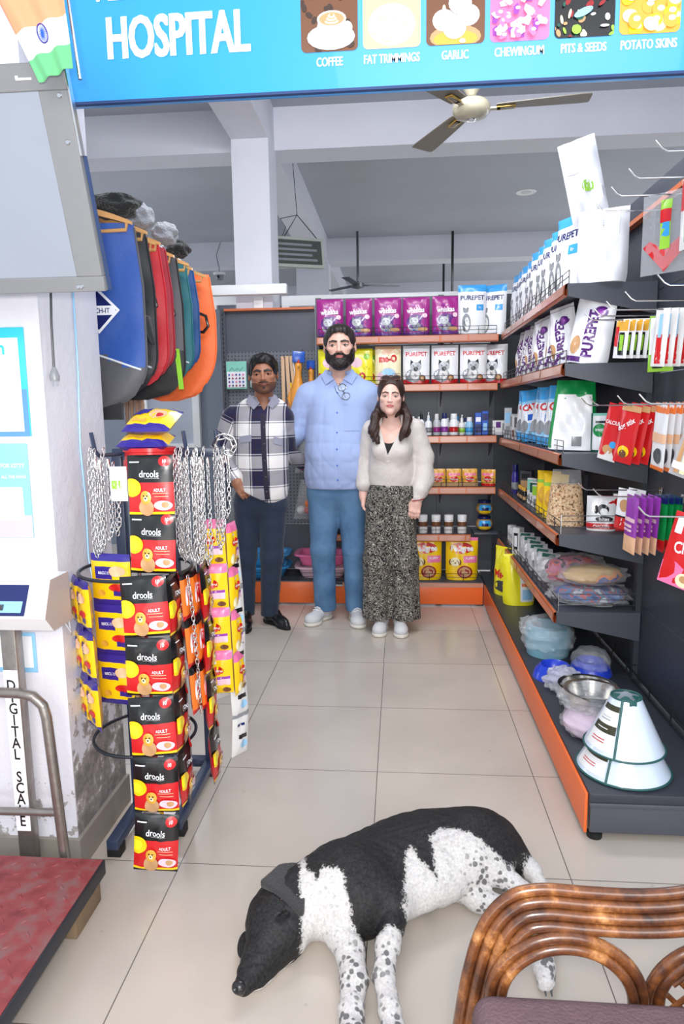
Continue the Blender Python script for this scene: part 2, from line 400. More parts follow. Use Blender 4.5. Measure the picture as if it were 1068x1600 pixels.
# partitions left behind the coats
mb = MB(); mb.box((-7, 6.9, 0), (-1.62, 6.98, 2.55), 'partition_blue')
mb.box((-7, 6.86, 2.42), (-1.5, 6.90, 2.55), 'white_plastic')
struct(mb.build('wall_partition.001'))
mb = MB()
for x in (-2.62, -2.08, -1.86):
    mb.box((x, 6.83, 0), (x+0.07, 6.89, 2.42), 'white_plastic')
mb.box((-2.55, 6.84, 1.02), (-2.08, 6.88, 1.06), 'white_plastic')
mb.box((-2.55, 6.865, 1.06), (-2.08, 6.875, 2.42), 'hall_paint')
struct(mb.build('window_1'))
mb = MB(); mb.box((-1.60, 6.3, 0), (-1.54, 6.36, 2.3), 'white_plastic').box((-1.78, 6.31, 0), (-1.60, 6.35, 2.3), 'partition_blue')
struct(mb.build('door_1'))
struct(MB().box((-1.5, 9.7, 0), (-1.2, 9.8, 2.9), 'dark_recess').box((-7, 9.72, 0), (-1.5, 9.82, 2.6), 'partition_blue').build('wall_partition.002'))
# white steel tubes running behind the racks
struct(MB().bbox((-2.6, 5.00, 2.205), (-0.80, 5.06, 2.275), 'white_plastic', 0.004).bbox((-1.06, 5.10, 2.06), (-0.99, 5.125, 2.205), 'white_plastic', 0.002).build('trim_10'))
struct(MB().bbox((-0.92, 5.5, 2.19), (1.2, 5.56, 2.27), 'white_plastic', 0.004).bbox((-0.92, 5.5, 1.9), (-0.86, 5.56, 2.19), 'white_plastic', 0.004).build('trim_11'))
# hanging ceiling rods over the racks
for i, (x, y, z0, z1) in enumerate([(0.66, 10.6, 1.9, 3.6), (0.68, 9.15, 1.9, 3.6)]):
    tag(MB().tube([(x, y, z1), (x, y, z0)], 0.017, 'wire_black').build('ceiling_rod'), ['thin black rod hanging from the ceiling above the magenta pouches', 'thicker black rod hanging from the ceiling, the one nearer the right shelves'][i], 'rod', 'black rods hanging from the ceiling')
# ================================================================== shelving
ZS = {1: 1.870, 2: 1.545, 3: 1.190, 4: 0.835, 5: 0.500}      # shelf surfaces
def fence_wire(mb, axis, c, a, b, z, h=0.055):
    """black wire guard along a shelf edge from a to b"""
    P = (lambda t, zz: (t, c, zz)) if axis == 'x' else (lambda t, zz: (c, t, zz))
    for zz in (z+0.004, z+h*0.55, z+h): mb.tube([P(a, zz), P(b, zz)], 0.0018, 'wire_black', 6)
    n = max(1, round((b-a)/0.115))
    for i in range(n+1):
        t = a+(b-a)*i/n; mb.tube([P(t, z), P(t, z+h)], 0.0018, 'wire_black', 6)
    for t0 in (a+(b-a)*0.42,):
        mb.tube([P(t0, z+h), P(t0, z+h+0.018), P(t0+0.05, z+h+0.018), P(t0+0.05, z+h)], 0.0018, 'wire_black', 6)
def lip(mb, axis, c, a, b, z, out):
    """orange price strip, tilted, hanging under the shelf edge"""
    q = [(0, 0.0), (out*0.010, -0.004), (out*0.012, -0.046), (0, -0.052)]
    for i in range(4):
        p0, p1 = q[i], q[(i+1) % 4]
        if axis == 'x': V = [(a, c+p0[0], z+p0[1]), (b, c+p0[0], z+p0[1]), (b, c+p1[0], z+p1[1]), (a, c+p1[0], z+p1[1])]
        else: V = [(c+p0[0], a, z+p0[1]), (c+p0[0], b, z+p0[1]), (c+p1[0], b, z+p1[1]), (c+p1[0], a, z+p1[1])]
        mb.add(V, [(0, 1, 2, 3)], 'orange_strip')
def lipface(mb, axis, c, a, b, z, out):
    m = 0.006
    if axis == 'x': V = [(a, c+out*0.0125, z-m), (b, c+out*0.0125, z-m), (b, c+out*0.0150, z-0.042), (a, c+out*0.0150, z-0.042)]
    else: V = [(c+out*0.0125, a, z-m), (c+out*0.0125, b, z-m), (c+out*0.0150, b, z-0.042), (c+out*0.0150, a, z-0.042)]
    mb.add(V, [(0, 1, 2, 3)], 'label_holder')
def bracket_plate(mb, p, q, z, h0, h1, t, axis):
    """tapered plate under a shelf from the front p to the wall q"""
    if axis == 'y':     # plate runs along x at y=t
        V = [(p, t, z), (q, t, z), (q, t, z-h1), (p, t, z-h0)]; d = (0, 0.003, 0)
    else:
        V = [(t, p, z), (t, q, z), (t, q, z-h1), (t, p, z-h0)]; d = (0.003, 0, 0)
    V2 = [(v[0]+d[0], v[1]+d[1], v[2]+d[2]) for v in V]
    mb.add(V+V2, [(0, 1, 2, 3), (7, 6, 5, 4), (0, 4, 5, 1), (1, 5, 6, 2), (2, 6, 7, 3), (3, 7, 4, 0)], 'shelf_grey')

def slots(mb, x, y, z0, z1, axis):
    z = z0
    while z < z1:
        if axis == 'x': mb.box((x-0.004, y-0.0015, z), (x+0.004, y+0.0005, z+0.022), 'black_plastic')
        z += 0.034
# -- back rack with shelves
BY, BF, BK = 5.10, 4.78, 4.72
br_ = empty('shop_shelving', 'dark grey wall rack with five orange-edged shelves behind the three people', 'shelving', (0, BK, 0))
mbp = MB()
for i in range(6): mbp.box((-0.565, BY, 0.17+i*0.335), (0.69, BY+0.012, 0.17+(i+1)*0.335-0.004), 'panel_grey')
def local(o, root):
    o.parent = root; o.matrix_parent_inverse = Matrix.Translation(-root.location); return o
local(mbp.build('back_panel'), br_)
for x in (-0.583, 0.30):
    local(MB().box((x-0.02, BY-0.02, 0), (x+0.02, BY+0.03, 2.18), 'shelf_grey').build('upright'), br_)
for k, z in ZS.items():
    xr = 0.665 if k != 5 else 0.50
    xm = 0.30
    sh = local(MB().bbox((-0.56, BF, z-0.022), (xr, BY-0.004, z), 'shelf_grey', 0.002).build('shelf'), br_)
    m1 = MB(); lip(m1, 'x', BF, -0.56, xr, z, -1); local(m1.build('price_strip'), br_)
    m1 = MB()
    for a, b in ((-0.552, -0.14), (-0.13, 0.27), (0.285, 0.46), (0.47, xr-0.008)):
        if b > a: lipface(m1, 'x', BF, a, b, z, -1)
    local(m1.build('label_holder'), br_)
    m1 = MB(); fence_wire(m1, 'x', BF+0.008, -0.55, xr-0.01, z); local(m1.build('wire_guard'), br_)
    for t in (-0.555, 0.30, 0.655 if k != 5 else 0.49):
        m1 = MB(); bracket_plate(m1, BF+0.03, BY-0.005, z-0.022, 0.01, 0.14, t-0.0015, 'x'); local(m1.build('bracket'), br_)
local(MB().bbox((-0.56, BK, 0.145), (0.585, BY-0.004, 0.17), 'shelf_grey', 0.002).build('base_deck'), br_)
local(MB().bbox((-0.56, BK-0.012, 0.012), (0.585, BK-0.001, 0.135), 'kick_orange', 0.002).box((-0.4, BK-0.014, 0.135), (0.585, BK-0.002, 0.165), 'label_holder').build('kick_panel'), br_)
m1 = MB(); fence_wire(m1, 'x', BK+0.02, -0.5, 0.57, 0.17); local(m1.build('wire_guard'), br_)
# -- back rack, hook bay on the left
hb = empty('shop_shelving', 'grey pegboard rack with an orange top edge behind the man in plaid', 'shelving', (-0.9, BK, 0))
x0, x1 = -1.27, -0.61
local(MB().box((x0, BY-0.001, 1.81), (x1, BY+0.012, 2.10), 'panel_grey').build('back_panel'), hb)
local(MB().box((x0, BY-0.001, 0.17), (x1, BY+0.012, 0.52), 'panel_grey').build('back_panel'), hb)
mat('pegboard', (104, 108, 116), 0.45)
nt = NT('pegboard'); b = nt.nodes['Principled BSDF']; geo = nt.nodes.new('ShaderNodeNewGeometry')
mp = nt.nodes.new('ShaderNodeVectorMath'); mp.operation = 'SCALE'; mp.inputs[3].default_value = 1/0.026; nt.links.new(geo.outputs['Position'], mp.inputs[0])
fr = nt.nodes.new('ShaderNodeVectorMath'); fr.operation = 'FRACTION'; nt.links.new(mp.outputs[0], fr.inputs[0])
sb = nt.nodes.new('ShaderNodeVectorMath'); sb.operation = 'SUBTRACT'; sb.inputs[1].default_value = (0.5, 0.5, 0.5); nt.links.new(fr.outputs[0], sb.inputs[0])
ml = nt.nodes.new('ShaderNodeVectorMath'); ml.operation = 'MULTIPLY'; ml.inputs[1].default_value = (1, 0, 1); nt.links.new(sb.outputs[0], ml.inputs[0])
ln = nt.nodes.new('ShaderNodeVectorMath'); ln.operation = 'LENGTH'; nt.links.new(ml.outputs[0], ln.inputs[0])
c = ramp(nt, ln.outputs['Value'], [(0.17, lin((26, 27, 30))), (0.20, lin((104, 108, 116)))]); nt.links.new(c, b.inputs['Base Color'])
mb = MB()
for i in range(3): mb.box((x0, BY-0.003, 0.525+i*0.43), (x1, BY+0.012, 0.525+(i+1)*0.43-0.005), 'pegboard')
local(mb.build('pegboard_panel'), hb)
local(MB().box((x0, BY-0.055, 2.10), (x1-0.002, BY+0.012, 2.115), 'orange_strip').build('top_strip'), hb)
for x in (x0-0.02,):
    m1 = MB().box((x-0.02, BY-0.02, 0), (x+0.02, BY+0.03, 2.12), 'shelf_grey'); slots(m1, x, BY-0.02, 0.3, 2.08, 'x'); local(m1.build('upright'), hb)
local(MB().bbox((x0-0.03, BK, 0.145), (x1+0.002, BY-0.004, 0.17), 'shelf_grey', 0.002).build('base_deck'), hb)
local(MB().bbox((x0-0.03, BK-0.012, 0.012), (x1+0.002, BK-0.001, 0.165), 'kick_orange', 0.002).build('kick_panel'), hb)
m1 = MB(); fence_wire(m1, 'x', BK+0.02, x0, x1, 0.17); local(m1.build('wire_guard'), hb)
local(MB().bbox((x0-0.045, 4.74, 0), (x0-0.033, BY, 0.17), 'shelf_grey', 0.002).build('end_plate'), hb)

# -- right rack
RX, RF, RK = 1.06, 0.695, 0.60
YA, YB, YC, YD = 2.06, 3.03, 3.95, 4.77
rs_ = empty('shop_shelving', 'long dark rack along the right wall with five shelves and a low orange-fronted deck', 'shelving', (RK, YA, 0))
mbp = MB()
for (a, b) in ((YA, YB), (YB, YC), (YC, BY-0.002)):
    for i in range(6):
        mbp.box((RX, a+0.002, 0.17+i*0.335), (RX+0.012, b-0.002, 0.17+(i+1)*0.335-0.004), 'panel_grey_shaded')
local(mbp.build('back_panel'), rs_)
local(MB().box((0.688, BY+.0125, 0.0), (RX+.03, BY+0.03, 2.18), 'panel_grey_shaded').box((0.58, BK+.002, 0.0), (0.592, BY, 0.165), 'panel_grey_shaded').build('corner_panel'), rs_)
local(MB().bbox((RX-0.03, YA, 2.185), (RX+0.02, BY-0.02, 2.265), 'shelf_grey', 0.003).build('top_rail'), rs_)
local(MB().box((RX-0.034, YA, 2.165), (RX-0.004, BY-0.02, 2.185), 'orange_strip').build('top_strip'), rs_)
for y in (YA+.02, YB, YC):
    local(MB().box((RX-0.022, y-0.02, 0), (RX+0.03, y+0.02, 2.185), 'panel_grey_shaded').build('upright'), rs_)
for k, z in list(ZS.items()):
    z = {1: 1.880, 2: 1.555, 3: 1.175, 4: 0.825, 5: 0.475}[k]; ZS[k+10] = z
    local(MB().bbox((RF, YB-0.03, z-0.022), (RX-0.004, YD, z), 'shelf_grey', 0.002).build('shelf'), rs_)
    m1 = MB(); lip(m1, 'y', RF, YB-0.03, YD, z, -1); local(m1.build('price_strip'), rs_)
    m1 = MB()
    for a, b in ((YB-0.022, YB+0.40), (YB+0.41, YC-0.01), (YC+0.01, YC+0.40), (YC+0.41, YD-0.01)): lipface(m1, 'y', RF, a, b, z, -1)
    local(m1.build('label_holder'), rs_)
    m1 = MB(); fence_wire(m1, 'y', RF+0.008, YB-0.02, YD-0.01, z)
    if k in (4, 5):
        for zz in (0.03, 0.055, 0.08): m1.tube([(RF+0.01, YB-0.02, z+zz), (RX-0.02, YB-0.02, z+zz)], 0.0018, 'chrome', 6)
        m1.tube([(RF+0.01, YB-0.02, z), (RF+0.01, YB-0.02, z+0.085)], 0.0018, 'chrome', 6)
    local(m1.build('wire_guard'), rs_)
    for t in (YB-0.033, YC): 
        m1 = MB(); bracket_plate(m1, RF+0.002, RX-0.004, z-0.0005, 0.05, 0.13, t, 'y'); local(m1.build('bracket'), rs_)
local(MB().bbox((RK, YA-0.004, 0.135), (RX+0.01, 5.08, 0.165), 'panel_grey_shaded', 0.003).build('base_deck'), rs_)
local(MB().bbox((RK-0.011, YA+0.012, 0.022), (RK-0.001, 4.70, 0.158), 'kick_orange', 0.002).build('kick_panel'), rs_)
local(MB().bbox((RK+0.004, YA, 0.03), (RX+0.01, YA+0.02, 0.133), 'shelf_grey', 0.003).bbox((RK+0.001, YA-0.006, 0.118), (RX+0.01, YA+0.012, 0.134), 'shelf_grey', 0.003).build('end_plate'), rs_)
for y in (YA+0.03, YB, YC):
    m1 = MB().lathe([(0, 0), (0.024, 0), (0.024, 0.016), (0.016, 0.022), (0.008, 0.024), (0.007, 0.04)], 'black_rubber', 20, T(RK+0.028, y, 0))
    local(m1.build('adjustable_foot'), rs_)
m1 = MB()
for a, b in ((2.1, 3.0), (3.06, 3.9)):
    for zz in (0.175, 0.215): m1.tube([(RX-0.03, a, zz), (RX-0.03, b, zz)], 0.003, 'wire_black', 6)
    for i in range(5): m1.tube([(RX-0.03, a+(b-a)*i/4, 0.165), (RX-0.03, a+(b-a)*i/4, 0.235), (RX-0.012, a+(b-a)*i/4, 0.235)], 0.003, 'wire_black', 6)
local(m1.build('wire_guard'), rs_)
# ================================================================== stock on the back rack
zb = {k: ZS[k]+0.001 for k in (1, 2, 3, 4, 5)}
G = 'magenta cat food pouches on the top back shelf'
asp = .185/.27
pr = pouch('cat_food_pouch', .182, .262, .075, 'print_magenta', [(0, .10, 'print_purple')], seed=3,
    art=[('ell', .0, .36, .36, .20, 'print_purple'), ('ell', -.05, .24, .24, .12, 'print_grey'), ('poly', [(-.46, .10), (.20, .10), (.12, .20), (-.42, .21)], 'print_blue'), ('ell', .26, .17, .18, .06, 'print_tan')]
    + catface(-.08, .38, .17, asp, 'print_lightgrey', 'print_black', 'print_grey')+[('ell', .33, .52, .09, .06, 'print_palepink'), ('text', 'whiskas', -.02, .66, .034, 'print_white', .8, 0.05, .03), ('text', '2-12', .33, .53, .014, 'print_white'), ('ell', -.1, .78, .05, .02, 'print_violet')])
for i, x in enumerate((-.475, -.275, -.075, .118, .318)):
    put(pr, (x, BF+.075+.01*(i % 2), zb[1]), [.06, -.05, .03, -.04, .08][i], f'magenta cat food pouch, {ORD[i]} from the left on the top back shelf', G)
# blue topped cat food
def blue_top(seed):
    return pouch('cat_food_pouch', .185, .33, .08, 'print_white', [(.86, 1.01, 'print_skyblue')], seed=seed, flare=0.05,
      art=[('text', 'PUREPET', 0, .74, .030, 'print_navy', .95, 0, .03), ('rect', .14, .48, .40, .60, 'print_skyblue'), ('text', 'Kg', .27, .54, .014, 'print_white'), ('ell', -.22, .23, .16, .19, 'print_grey'), ('ell', -.20, .22, .09, .13, 'print_offwhite'), ('ell', -.30, .18, .05, .12, 'print_darkgrey')]+catface(-.24, .48, .10, .185/.33, 'print_grey', 'print_black', 'print_darkgrey'))
bt = blue_top(5)
put(bt, (.495, BF+.07, zb[1]), .0, 'sky blue topped white pouch next to the magenta pouches', 'blue topped cat food pouches')
put(bt, (.640, BF+.10, zb[1]), -.45, 'sky blue topped white pouch turned in the corner of the top shelves', 'blue topped cat food pouches')
# red based ones
rp = pouch('dog_food_pouch', .182, .262, .085, 'print_white', [(0, .115, 'print_red'), (.975, 1.01, 'print_darkred')], seed=8,
      art=[('text', 'PUREPET', 0, .78, .028, 'print_red', .95, 0, .03), ('ell', -.12, .22, .3, .18, 'print_grey'), ('ell', -.05, .25, .16, .14, 'print_offwhite')]+catface(-.03, .45, .21, .182/.262, 'print_lightgrey', 'print_black', 'print_black')+[('ell', -.03, .39, .09, .06, 'print_darkgrey')]+[('ell', .22, .15, .12, .085, 'print_brown'), ('ell', .22, .15, .08, .05, 'print_tan')])
G = 'white pouches with red base on the second back shelf'
for i, x in enumerate((.120, .315, .510)):
    put(rp, (x, BF+.075, zb[2]), [.03, -.04, .02][i], f'white pouch with a red base, {ORD[i]} from the left on the second back shelf', G)
put(rp, (.655, BF+.105, zb[2]), -.35, 'white pouch with a red base turned in the corner of the second shelf', G)
yp = pouch('cat_food_pouch', .185, .25, .07, 'print_lemon', None, seed=12, art=[('ell', -.1, .62, .22, .14, 'print_palepink'), ('poly', [(-.5, .1), (.5, .1), (.5, .3), (-.5, .42)], 'print_yellow'), ('text', 'Me-O', -.12, .24, .05, 'print_red', .8, 0, .05), ('ell', .28, .78, .12, .08, 'print_lime')]+[('ell', .1+.09*i, .5-.05*(i % 2), .018, .012, 'print_tan') for i in range(4)])
G = 'bright yellow cat food pouches on the second back shelf'
put(yp, (-.47, BF+.08, zb[2]), .02, 'bright yellow cat food pouch left of the tall man\'s head', G)
put(yp, (-.275, BF+.08, zb[2]), .0, 'bright yellow cat food pouch behind the tall man\'s head', G)
put(yp, (-.215, BF+.18, zb[2]), .0, 'bright yellow cat food pouch right of the tall man\'s head', G)
cp = pouch('cat_food_pouch', .178, .262, .07, 'print_cream', [(.55, 1.01, 'print_cream')], seed=14, sealmat='print_peach', art=[('ell', 0, .85, .48, .1, 'print_peach'), ('ell', .0, .22, .34, .22, 'print_lightgrey'), ('ell', -.3, .2, .13, .12, 'print_palepink'), ('ell', 0, .25, .26, .16, 'print_paleblue'), ('text', 'me-O', 0, .68, .045, 'print_red', .8, 0, .06), ('rect', .3, .1, .42, .22, 'print_teal')])
put(cp, (-.075, BF+.075, zb[2]), .0, 'cream cat food pouch with red lettering between the yellow pouch and the white ones')

# bottles on the third back shelf
def bottle(r, h, body, cap, neck=.45, labelm=None, pump=False):
    mb = MB().lathe([(0, 0), (r*.92, 0), (r, .006), (r, h*.60), (r*.9, h*.68), (r*neck, h*.76)], body, 20)
    o = mb.build('bottle')
    MB().lathe([(r*neck*1.1, h*.755), (r*neck*1.15, h*.77), (r*neck*1.05, h), (0, h)], cap, 16).build('cap', o)
    if pump: MB().tube([(0, 0, h), (0, 0, h+.02), (0, -.03, h+.018)], .004, cap, 8).build('pump_spout', o)
    if labelm: MB().lathe([(r+.0008, h*.16), (r+.0008, h*.40)], labelm, 20).build('label_band', o)
    return o
bx = [(.10, .019, .135, 'print_white', 'print_white', .4, 'print_grey', False), (.155, .022, .15, 'print_white', 'print_black', .4, 'print_paleblue', True),
      (.205, .024, .14, 'print_white', 'print_white', .35, 'print_grey', True), (.262, .024, .15, 'print_lightgrey', 'print_offwhite', .55, 'print_magenta', False), (.315, .025, .155, 'print_white', 'print_navy', .6, 'print_violet', False),
      (.38, .030, .15, 'print_white', 'print_white', .7, 'print_red', False), (.435, .022, .12, 'print_offwhite', 'print_white', .4, 'print_lime', True), (.487, .026, .125, 'print_paleblue', 'print_white', .65, 'print_skyblue', False)]
bl = ['small plain white bottle just right of the woman\'s shoulder', 'white pump bottle with a pale blue label beside the woman\'s shoulder', 'white spray bottle with a thin neck on the third back shelf', 'grey bottle with a magenta label on the third back shelf', 'slim bottle with a navy cap on the third back shelf', 'thick white bottle with a red label band on the third back shelf', 'short pump bottle with a pale green label on the third back shelf', 'pale blue bottle with a white cap on the third back shelf']
for (x, *a), l in zip(bx, bl):
    o = bottle(*a); o.location = (x, BF+.055, zb[3]); tag(o, l, 'bottle', 'grooming bottles on the third back shelf')
for i in range(7):
    o = bottle(.02+.003*(i % 3), .12+.012*(i % 2), 'print_white', ['print_navy', 'print_white', 'print_skyblue'][i % 3], .5, 'print_grey'); o.location = (.08+.065*i, BF+.14, zb[3])
    tag(o, f'bottle in the back line of the third shelf, {ORD[i]} from the left', 'bottle', 'grooming bottles on the third back shelf')
def carton(w, d, h, face, art=(), name='carton'):
    o = MB().bbox((-w/2, -d/2, 0), (w/2, d/2, h), face, .0015, seg=1).build(name)
    mb = MB(); k = 0
    for a in art:
        k += 1; e = d/2+.0006*k+.0003
        if a[0] == 'rect': mb.add([(a[1]*w, -e, a[2]*h), (a[3]*w, -e, a[2]*h), (a[3]*w, -e, a[4]*h), (a[1]*w, -e, a[4]*h)], [(0, 1, 2, 3)], a[5])
        elif a[0] == 'text': mb.text(a[1], a[4], a[5], T(a[2]*w, -e-.0004, a[3]*h) @ rotx(pi/2) @ rotz(a[6] if len(a) > 6 else 0), .02, .8)
    if art: mb.build('front_panel', o)
    return o
o = carton(.042, .05, .155, 'print_blue', [('rect', -.45, .1, .45, .5, 'print_navy'), ('rect', -.4, .6, .4, .8, 'print_white')]); o.location = (.545, BF+.06, zb[3]); tag(o, 'tall blue carton with a white stripe on the third back shelf', 'box')
o = carton(.042, .05, .165, 'print_blue', [('rect', -.45, .62, .45, .9, 'print_navy'), ('rect', -.3, .2, .3, .5, 'print_paleblue')]); o.location = (.592, BF+.06, zb[3]); tag(o, 'tall blue carton right of its twin on the third back shelf', 'box')
o = carton(.11, .05, .10, 'print_offwhite', [('rect', -.5, .02, .5, .22, 'print_lightgrey'), ('rect', -.3, .5, .0, .9, 'print_purple'), ('rect', .1, .4, .4, .8, 'print_grey')]); o.location = (.70, BF+.07, zb[3]); tag(o, 'wide low white carton at the right end of the third back shelf', 'box')
o = carton(.05, .05, .20, 'print_lightgrey', [('rect', -.4, .5, .4, .85, 'print_paleblue'), ('rect', -.3, .1, .3, .4, 'print_grey')]); o.location = (.735, 4.70, ZS[13]+.001); o.rotation_euler.z = -.4; tag(o, 'tallest grey carton standing in the corner of the third shelves', 'box')

# small yellow pouches in trays, fourth back shelf
sp = pouch('dog_food_sachet', .10, .115, .035, 'print_gold', [(0, .15, 'print_red'), (.86, 1.01, 'print_gold')], seed=4, nu=8, nv=10, art=[('rect', -.4, .62, .4, .78, 'print_pink'), ('ell', 0, .42, .3, .17, 'print_red'), ('text', 'Pedigree', 0, .42, .014, 'print_white', .8)])
mat('tray_card', (176, 140, 100), .8)
tr = MB().box((-.052, -.07, 0), (.052, .07, .003), 'tray_card').box((-.052, -.07, 0), (-.05, .07, .06), 'tray_card').box((.05, -.07, 0), (.052, .07, .06), 'tray_card').box((-.052, -.07, 0), (.052, -.068, .03), 'tray_card').box((-.052, .068, 0), (.052, .07, .09), 'tray_card').build('display_tray'); tr['category'] = 'tray'
G = 'small gold dog food sachets on the fourth back shelf'
for i, x in enumerate((.055, .165, .275, .385, .495)):
    put(tr, (x, BF+.09, zb[4]), 0, f'brown card tray, {ORD[i]} from the left on the fourth back shelf', 'card trays on the fourth back shelf')
    put(sp, (x, BF+.05, zb[4]+.0035), 0, f'gold sachet at the front of its tray, tray {ORD[i]} from the left', G)
    put(sp, (x, BF+.10, zb[4]+.0035), 0, f'gold sachet behind the front one, tray {ORD[i]} from the left', G)
put(sp, (.625, BF+.07, zb[4]), -.35, 'gold dog food sachet leaning in the corner of the fourth back shelf', G)
# jars on the fifth
def jar(labelm='print_brown'):
    o = MB().lathe([(0, 0), (.030, 0), (.032, .005), (.032, .088), (.028, .096)], 'print_white', 24).build('supplement_jar'); o['category'] = 'jar'
    MB().lathe([(.030, .094), (.033, .096), (.033, .128), (.030, .131), (0, .131)], 'print_white', 24).build('lid', o)
    MB().lathe([(.0327, .012), (.0327, .052), (.0327, .085)], labelm, 24, mats=['print_offwhite', labelm]).build('label_band', o)
    return o
j = jar()
for i, x in enumerate((-.02, .075, .17, .262, .352, .445)):
    put(j, (x, BF+.05, zb[5]), i*.3, f'white lidded jar with a brown label, {ORD[5-i]} from the right on its shelf', 'white jars on the fifth back shelf')
# round treat jars at the corner
mat('jar_plastic', (190, 150, 90), .15, coat=.5)
for i, (z, l) in enumerate(((.50, 'round clear treat jar with a blue label, lower one in the corner stack'), (.615, 'round clear treat jar with a blue label, upper one in the corner stack'))):
    o = MB().ell((0, 0, .05), (.062, .062, .05), 'jar_plastic', 24).build('treat_jar'); MB().lathe([(.045, .09), (.046, .108), (0, .11)], 'print_navy', 20).build('lid', o)
    mb = MB(); mb.grid(lambda s, t: (.0635*math.sin((s-.5)*1.5)*math.cos((t-.5)*1.2), -.0635*math.cos((s-.5)*1.5)*math.cos((t-.5)*1.2), .05+.055*math.sin((t-.5)*1.2)), 8, 6, 'print_skyblue', mfn=lambda s, t: 'print_yellow' if t < .3 else ('print_navy' if abs(s-.5) < .2 and t < .7 else 'print_skyblue')); mb.build('label_band', o)
    o.location = (.612, 4.93, z+.0005 if i == 0 else z+.0); o.rotation_euler.z = .0; tag(o, l, 'jar', 'round treat jars in the corner')
st = MB().bbox((.53, 4.84, .486), (.70, 5.08, .4995), 'shelf_grey', .002).build('corner_shelf'); tag(st, 'short dark corner shelf under the round treat jars', 'shelf')
# big yellow dog food bags on the base
pb = pouch('dog_food_bag', .225, .30, .10, 'print_yellow', [(.93, 1.01, 'print_pink')], seed=21, art=[('ell', -.02, .76, .36, .13, 'print_red'), ('rect', -.25, .925, .25, .965, 'print_purple'), ('text', 'Pedigree', 0, .76, .04, 'print_white', .8, 0, .04), ('rect', .04, .42, .46, .58, 'print_pink'), ('text', 'PUPPY', .25, .52, .018, 'print_white', .9), ('ell', .08, .2, .24, .15, 'print_darkred'), ('ell', .08, .2, .19, .115, 'print_tan')]+dogface(-.22, .44, .15, .225/.33, 'print_cream'))
tag(pb, None, 'bag')
G = 'yellow dog food bags on the base of the back rack'
put(pb, (.19, BK+.10, .171), .05, 'yellow dog food bag partly behind the woman\'s sleeve and trousers', G)
put(pb, (.445, BK+.10, .171), 0, 'yellow dog food bag with a puppy, nearest the corner on the back rack base', G)
put(pb, (-.06, BK+.14, .171), 0, 'yellow dog food bag mostly hidden behind the woman', G)
# litter trays on the base, left
def litter_tray(c, rim):
    def ring(s, w, d, z):
        P = []
        for k in range(32):
            a = 2*pi*k/32; cx_, cy_ = math.cos(a), math.sin(a); e = .5
            P.append((w*math.copysign(abs(cx_)**e, cx_), d*math.copysign(abs(cy_)**e, cy_), z))
        return P
    R = [ring(0, .15, .10, 0), ring(0, .18, .13, .07), ring(0, .205, .15, .072), ring(0, .205, .15, .085), ring(0, .17, .12, .083), ring(0, .145, .095, .01)]
    V = [p for r in R for p in r]; F = [(i*32+k, i*32+(k+1) % 32, (i+1)*32+(k+1) % 32, (i+1)*32+k) for i in range(5) for k in range(32)]
    o = MB().add(V+[(0, 0, 0), (0, 0, .01)], F+[(192, (k+1) % 32, k) for k in range(32)]+[(193, 160+k, 160+(k+1) % 32) for k in range(32)], rim).build('litter_tray')
    return o
for i, (x, z, c, l) in enumerate([(-1.0, .171, 'print_skyblue', 'sky blue litter tray, bottom of the stack behind the man in plaid'), (-1.0, .262, 'print_skyblue', 'sky blue litter tray, top of the stack behind the man in plaid'), (-.56, .171, 'print_palepink', 'pale pink litter tray, bottom of the pair left of the tall man\'s jeans'), (-.56, .262, 'print_pink', 'pink litter tray, top of the pair left of the tall man\'s jeans')]):
    o = litter_tray(None, c); o.location = (x, BK+.19, z); tag(o, l, 'tray', 'plastic litter trays'); 
# ================================================================== stock on the right rack
zr = {k: ZS[k+10]+0.001 for k in (1, 2, 3, 4, 5)}
HP = pi/2
for i in range(9):
    y = 3.26+i*.164
    put(bt, (.765+.006*(i % 2), y, zr[1]), -HP+.42-.02*i, f'sky blue topped cat food pouch, {ORD[i]} behind the big plain white bag', 'blue topped cat food pouches', scale=(1, 1, 1-.012*((i*3) % 4)))
# plain white bags at the near end
mat('foil_white', (238, 238, 242), .38, coat=.25, bump=.25, bscale=22)
wb = pouch('pet_food_bag', .20, .30, .13, 'foil_white', None, seed=31, wr=.010, stand=True, art=[('rect', -.34, .62, -.335, .98, 'print_lightgrey'), ('rect', .34, .62, .345, .98, 'print_lightgrey'), ('rect', -.02, .70, .06, .88, 'print_white'), ('text', 'CREAMY', .02, .80, .010, 'print_grey', .9, -HP)])
wb['category'] = 'bag'
put(wb, (.845, 3.05, zr[1]), -.42, 'plain white pet food bag standing at the near end of the top right shelf')
wb2 = pouch('pet_food_bag', .15, .34, .07, 'foil_white', None, seed=36, wr=.020, stand=False, art=[('ell', .1, .42, .16, .07, 'print_lime'), ('rect', -.4, .6, .1, .605, 'print_grey')]); wb2['category'] = 'bag'
put(wb2, (.82, 3.14, zr[1]+.27), 0, 'crumpled white bag with a green mark sticking up behind the plain white bag', rot=(.10, -.22, -.35))
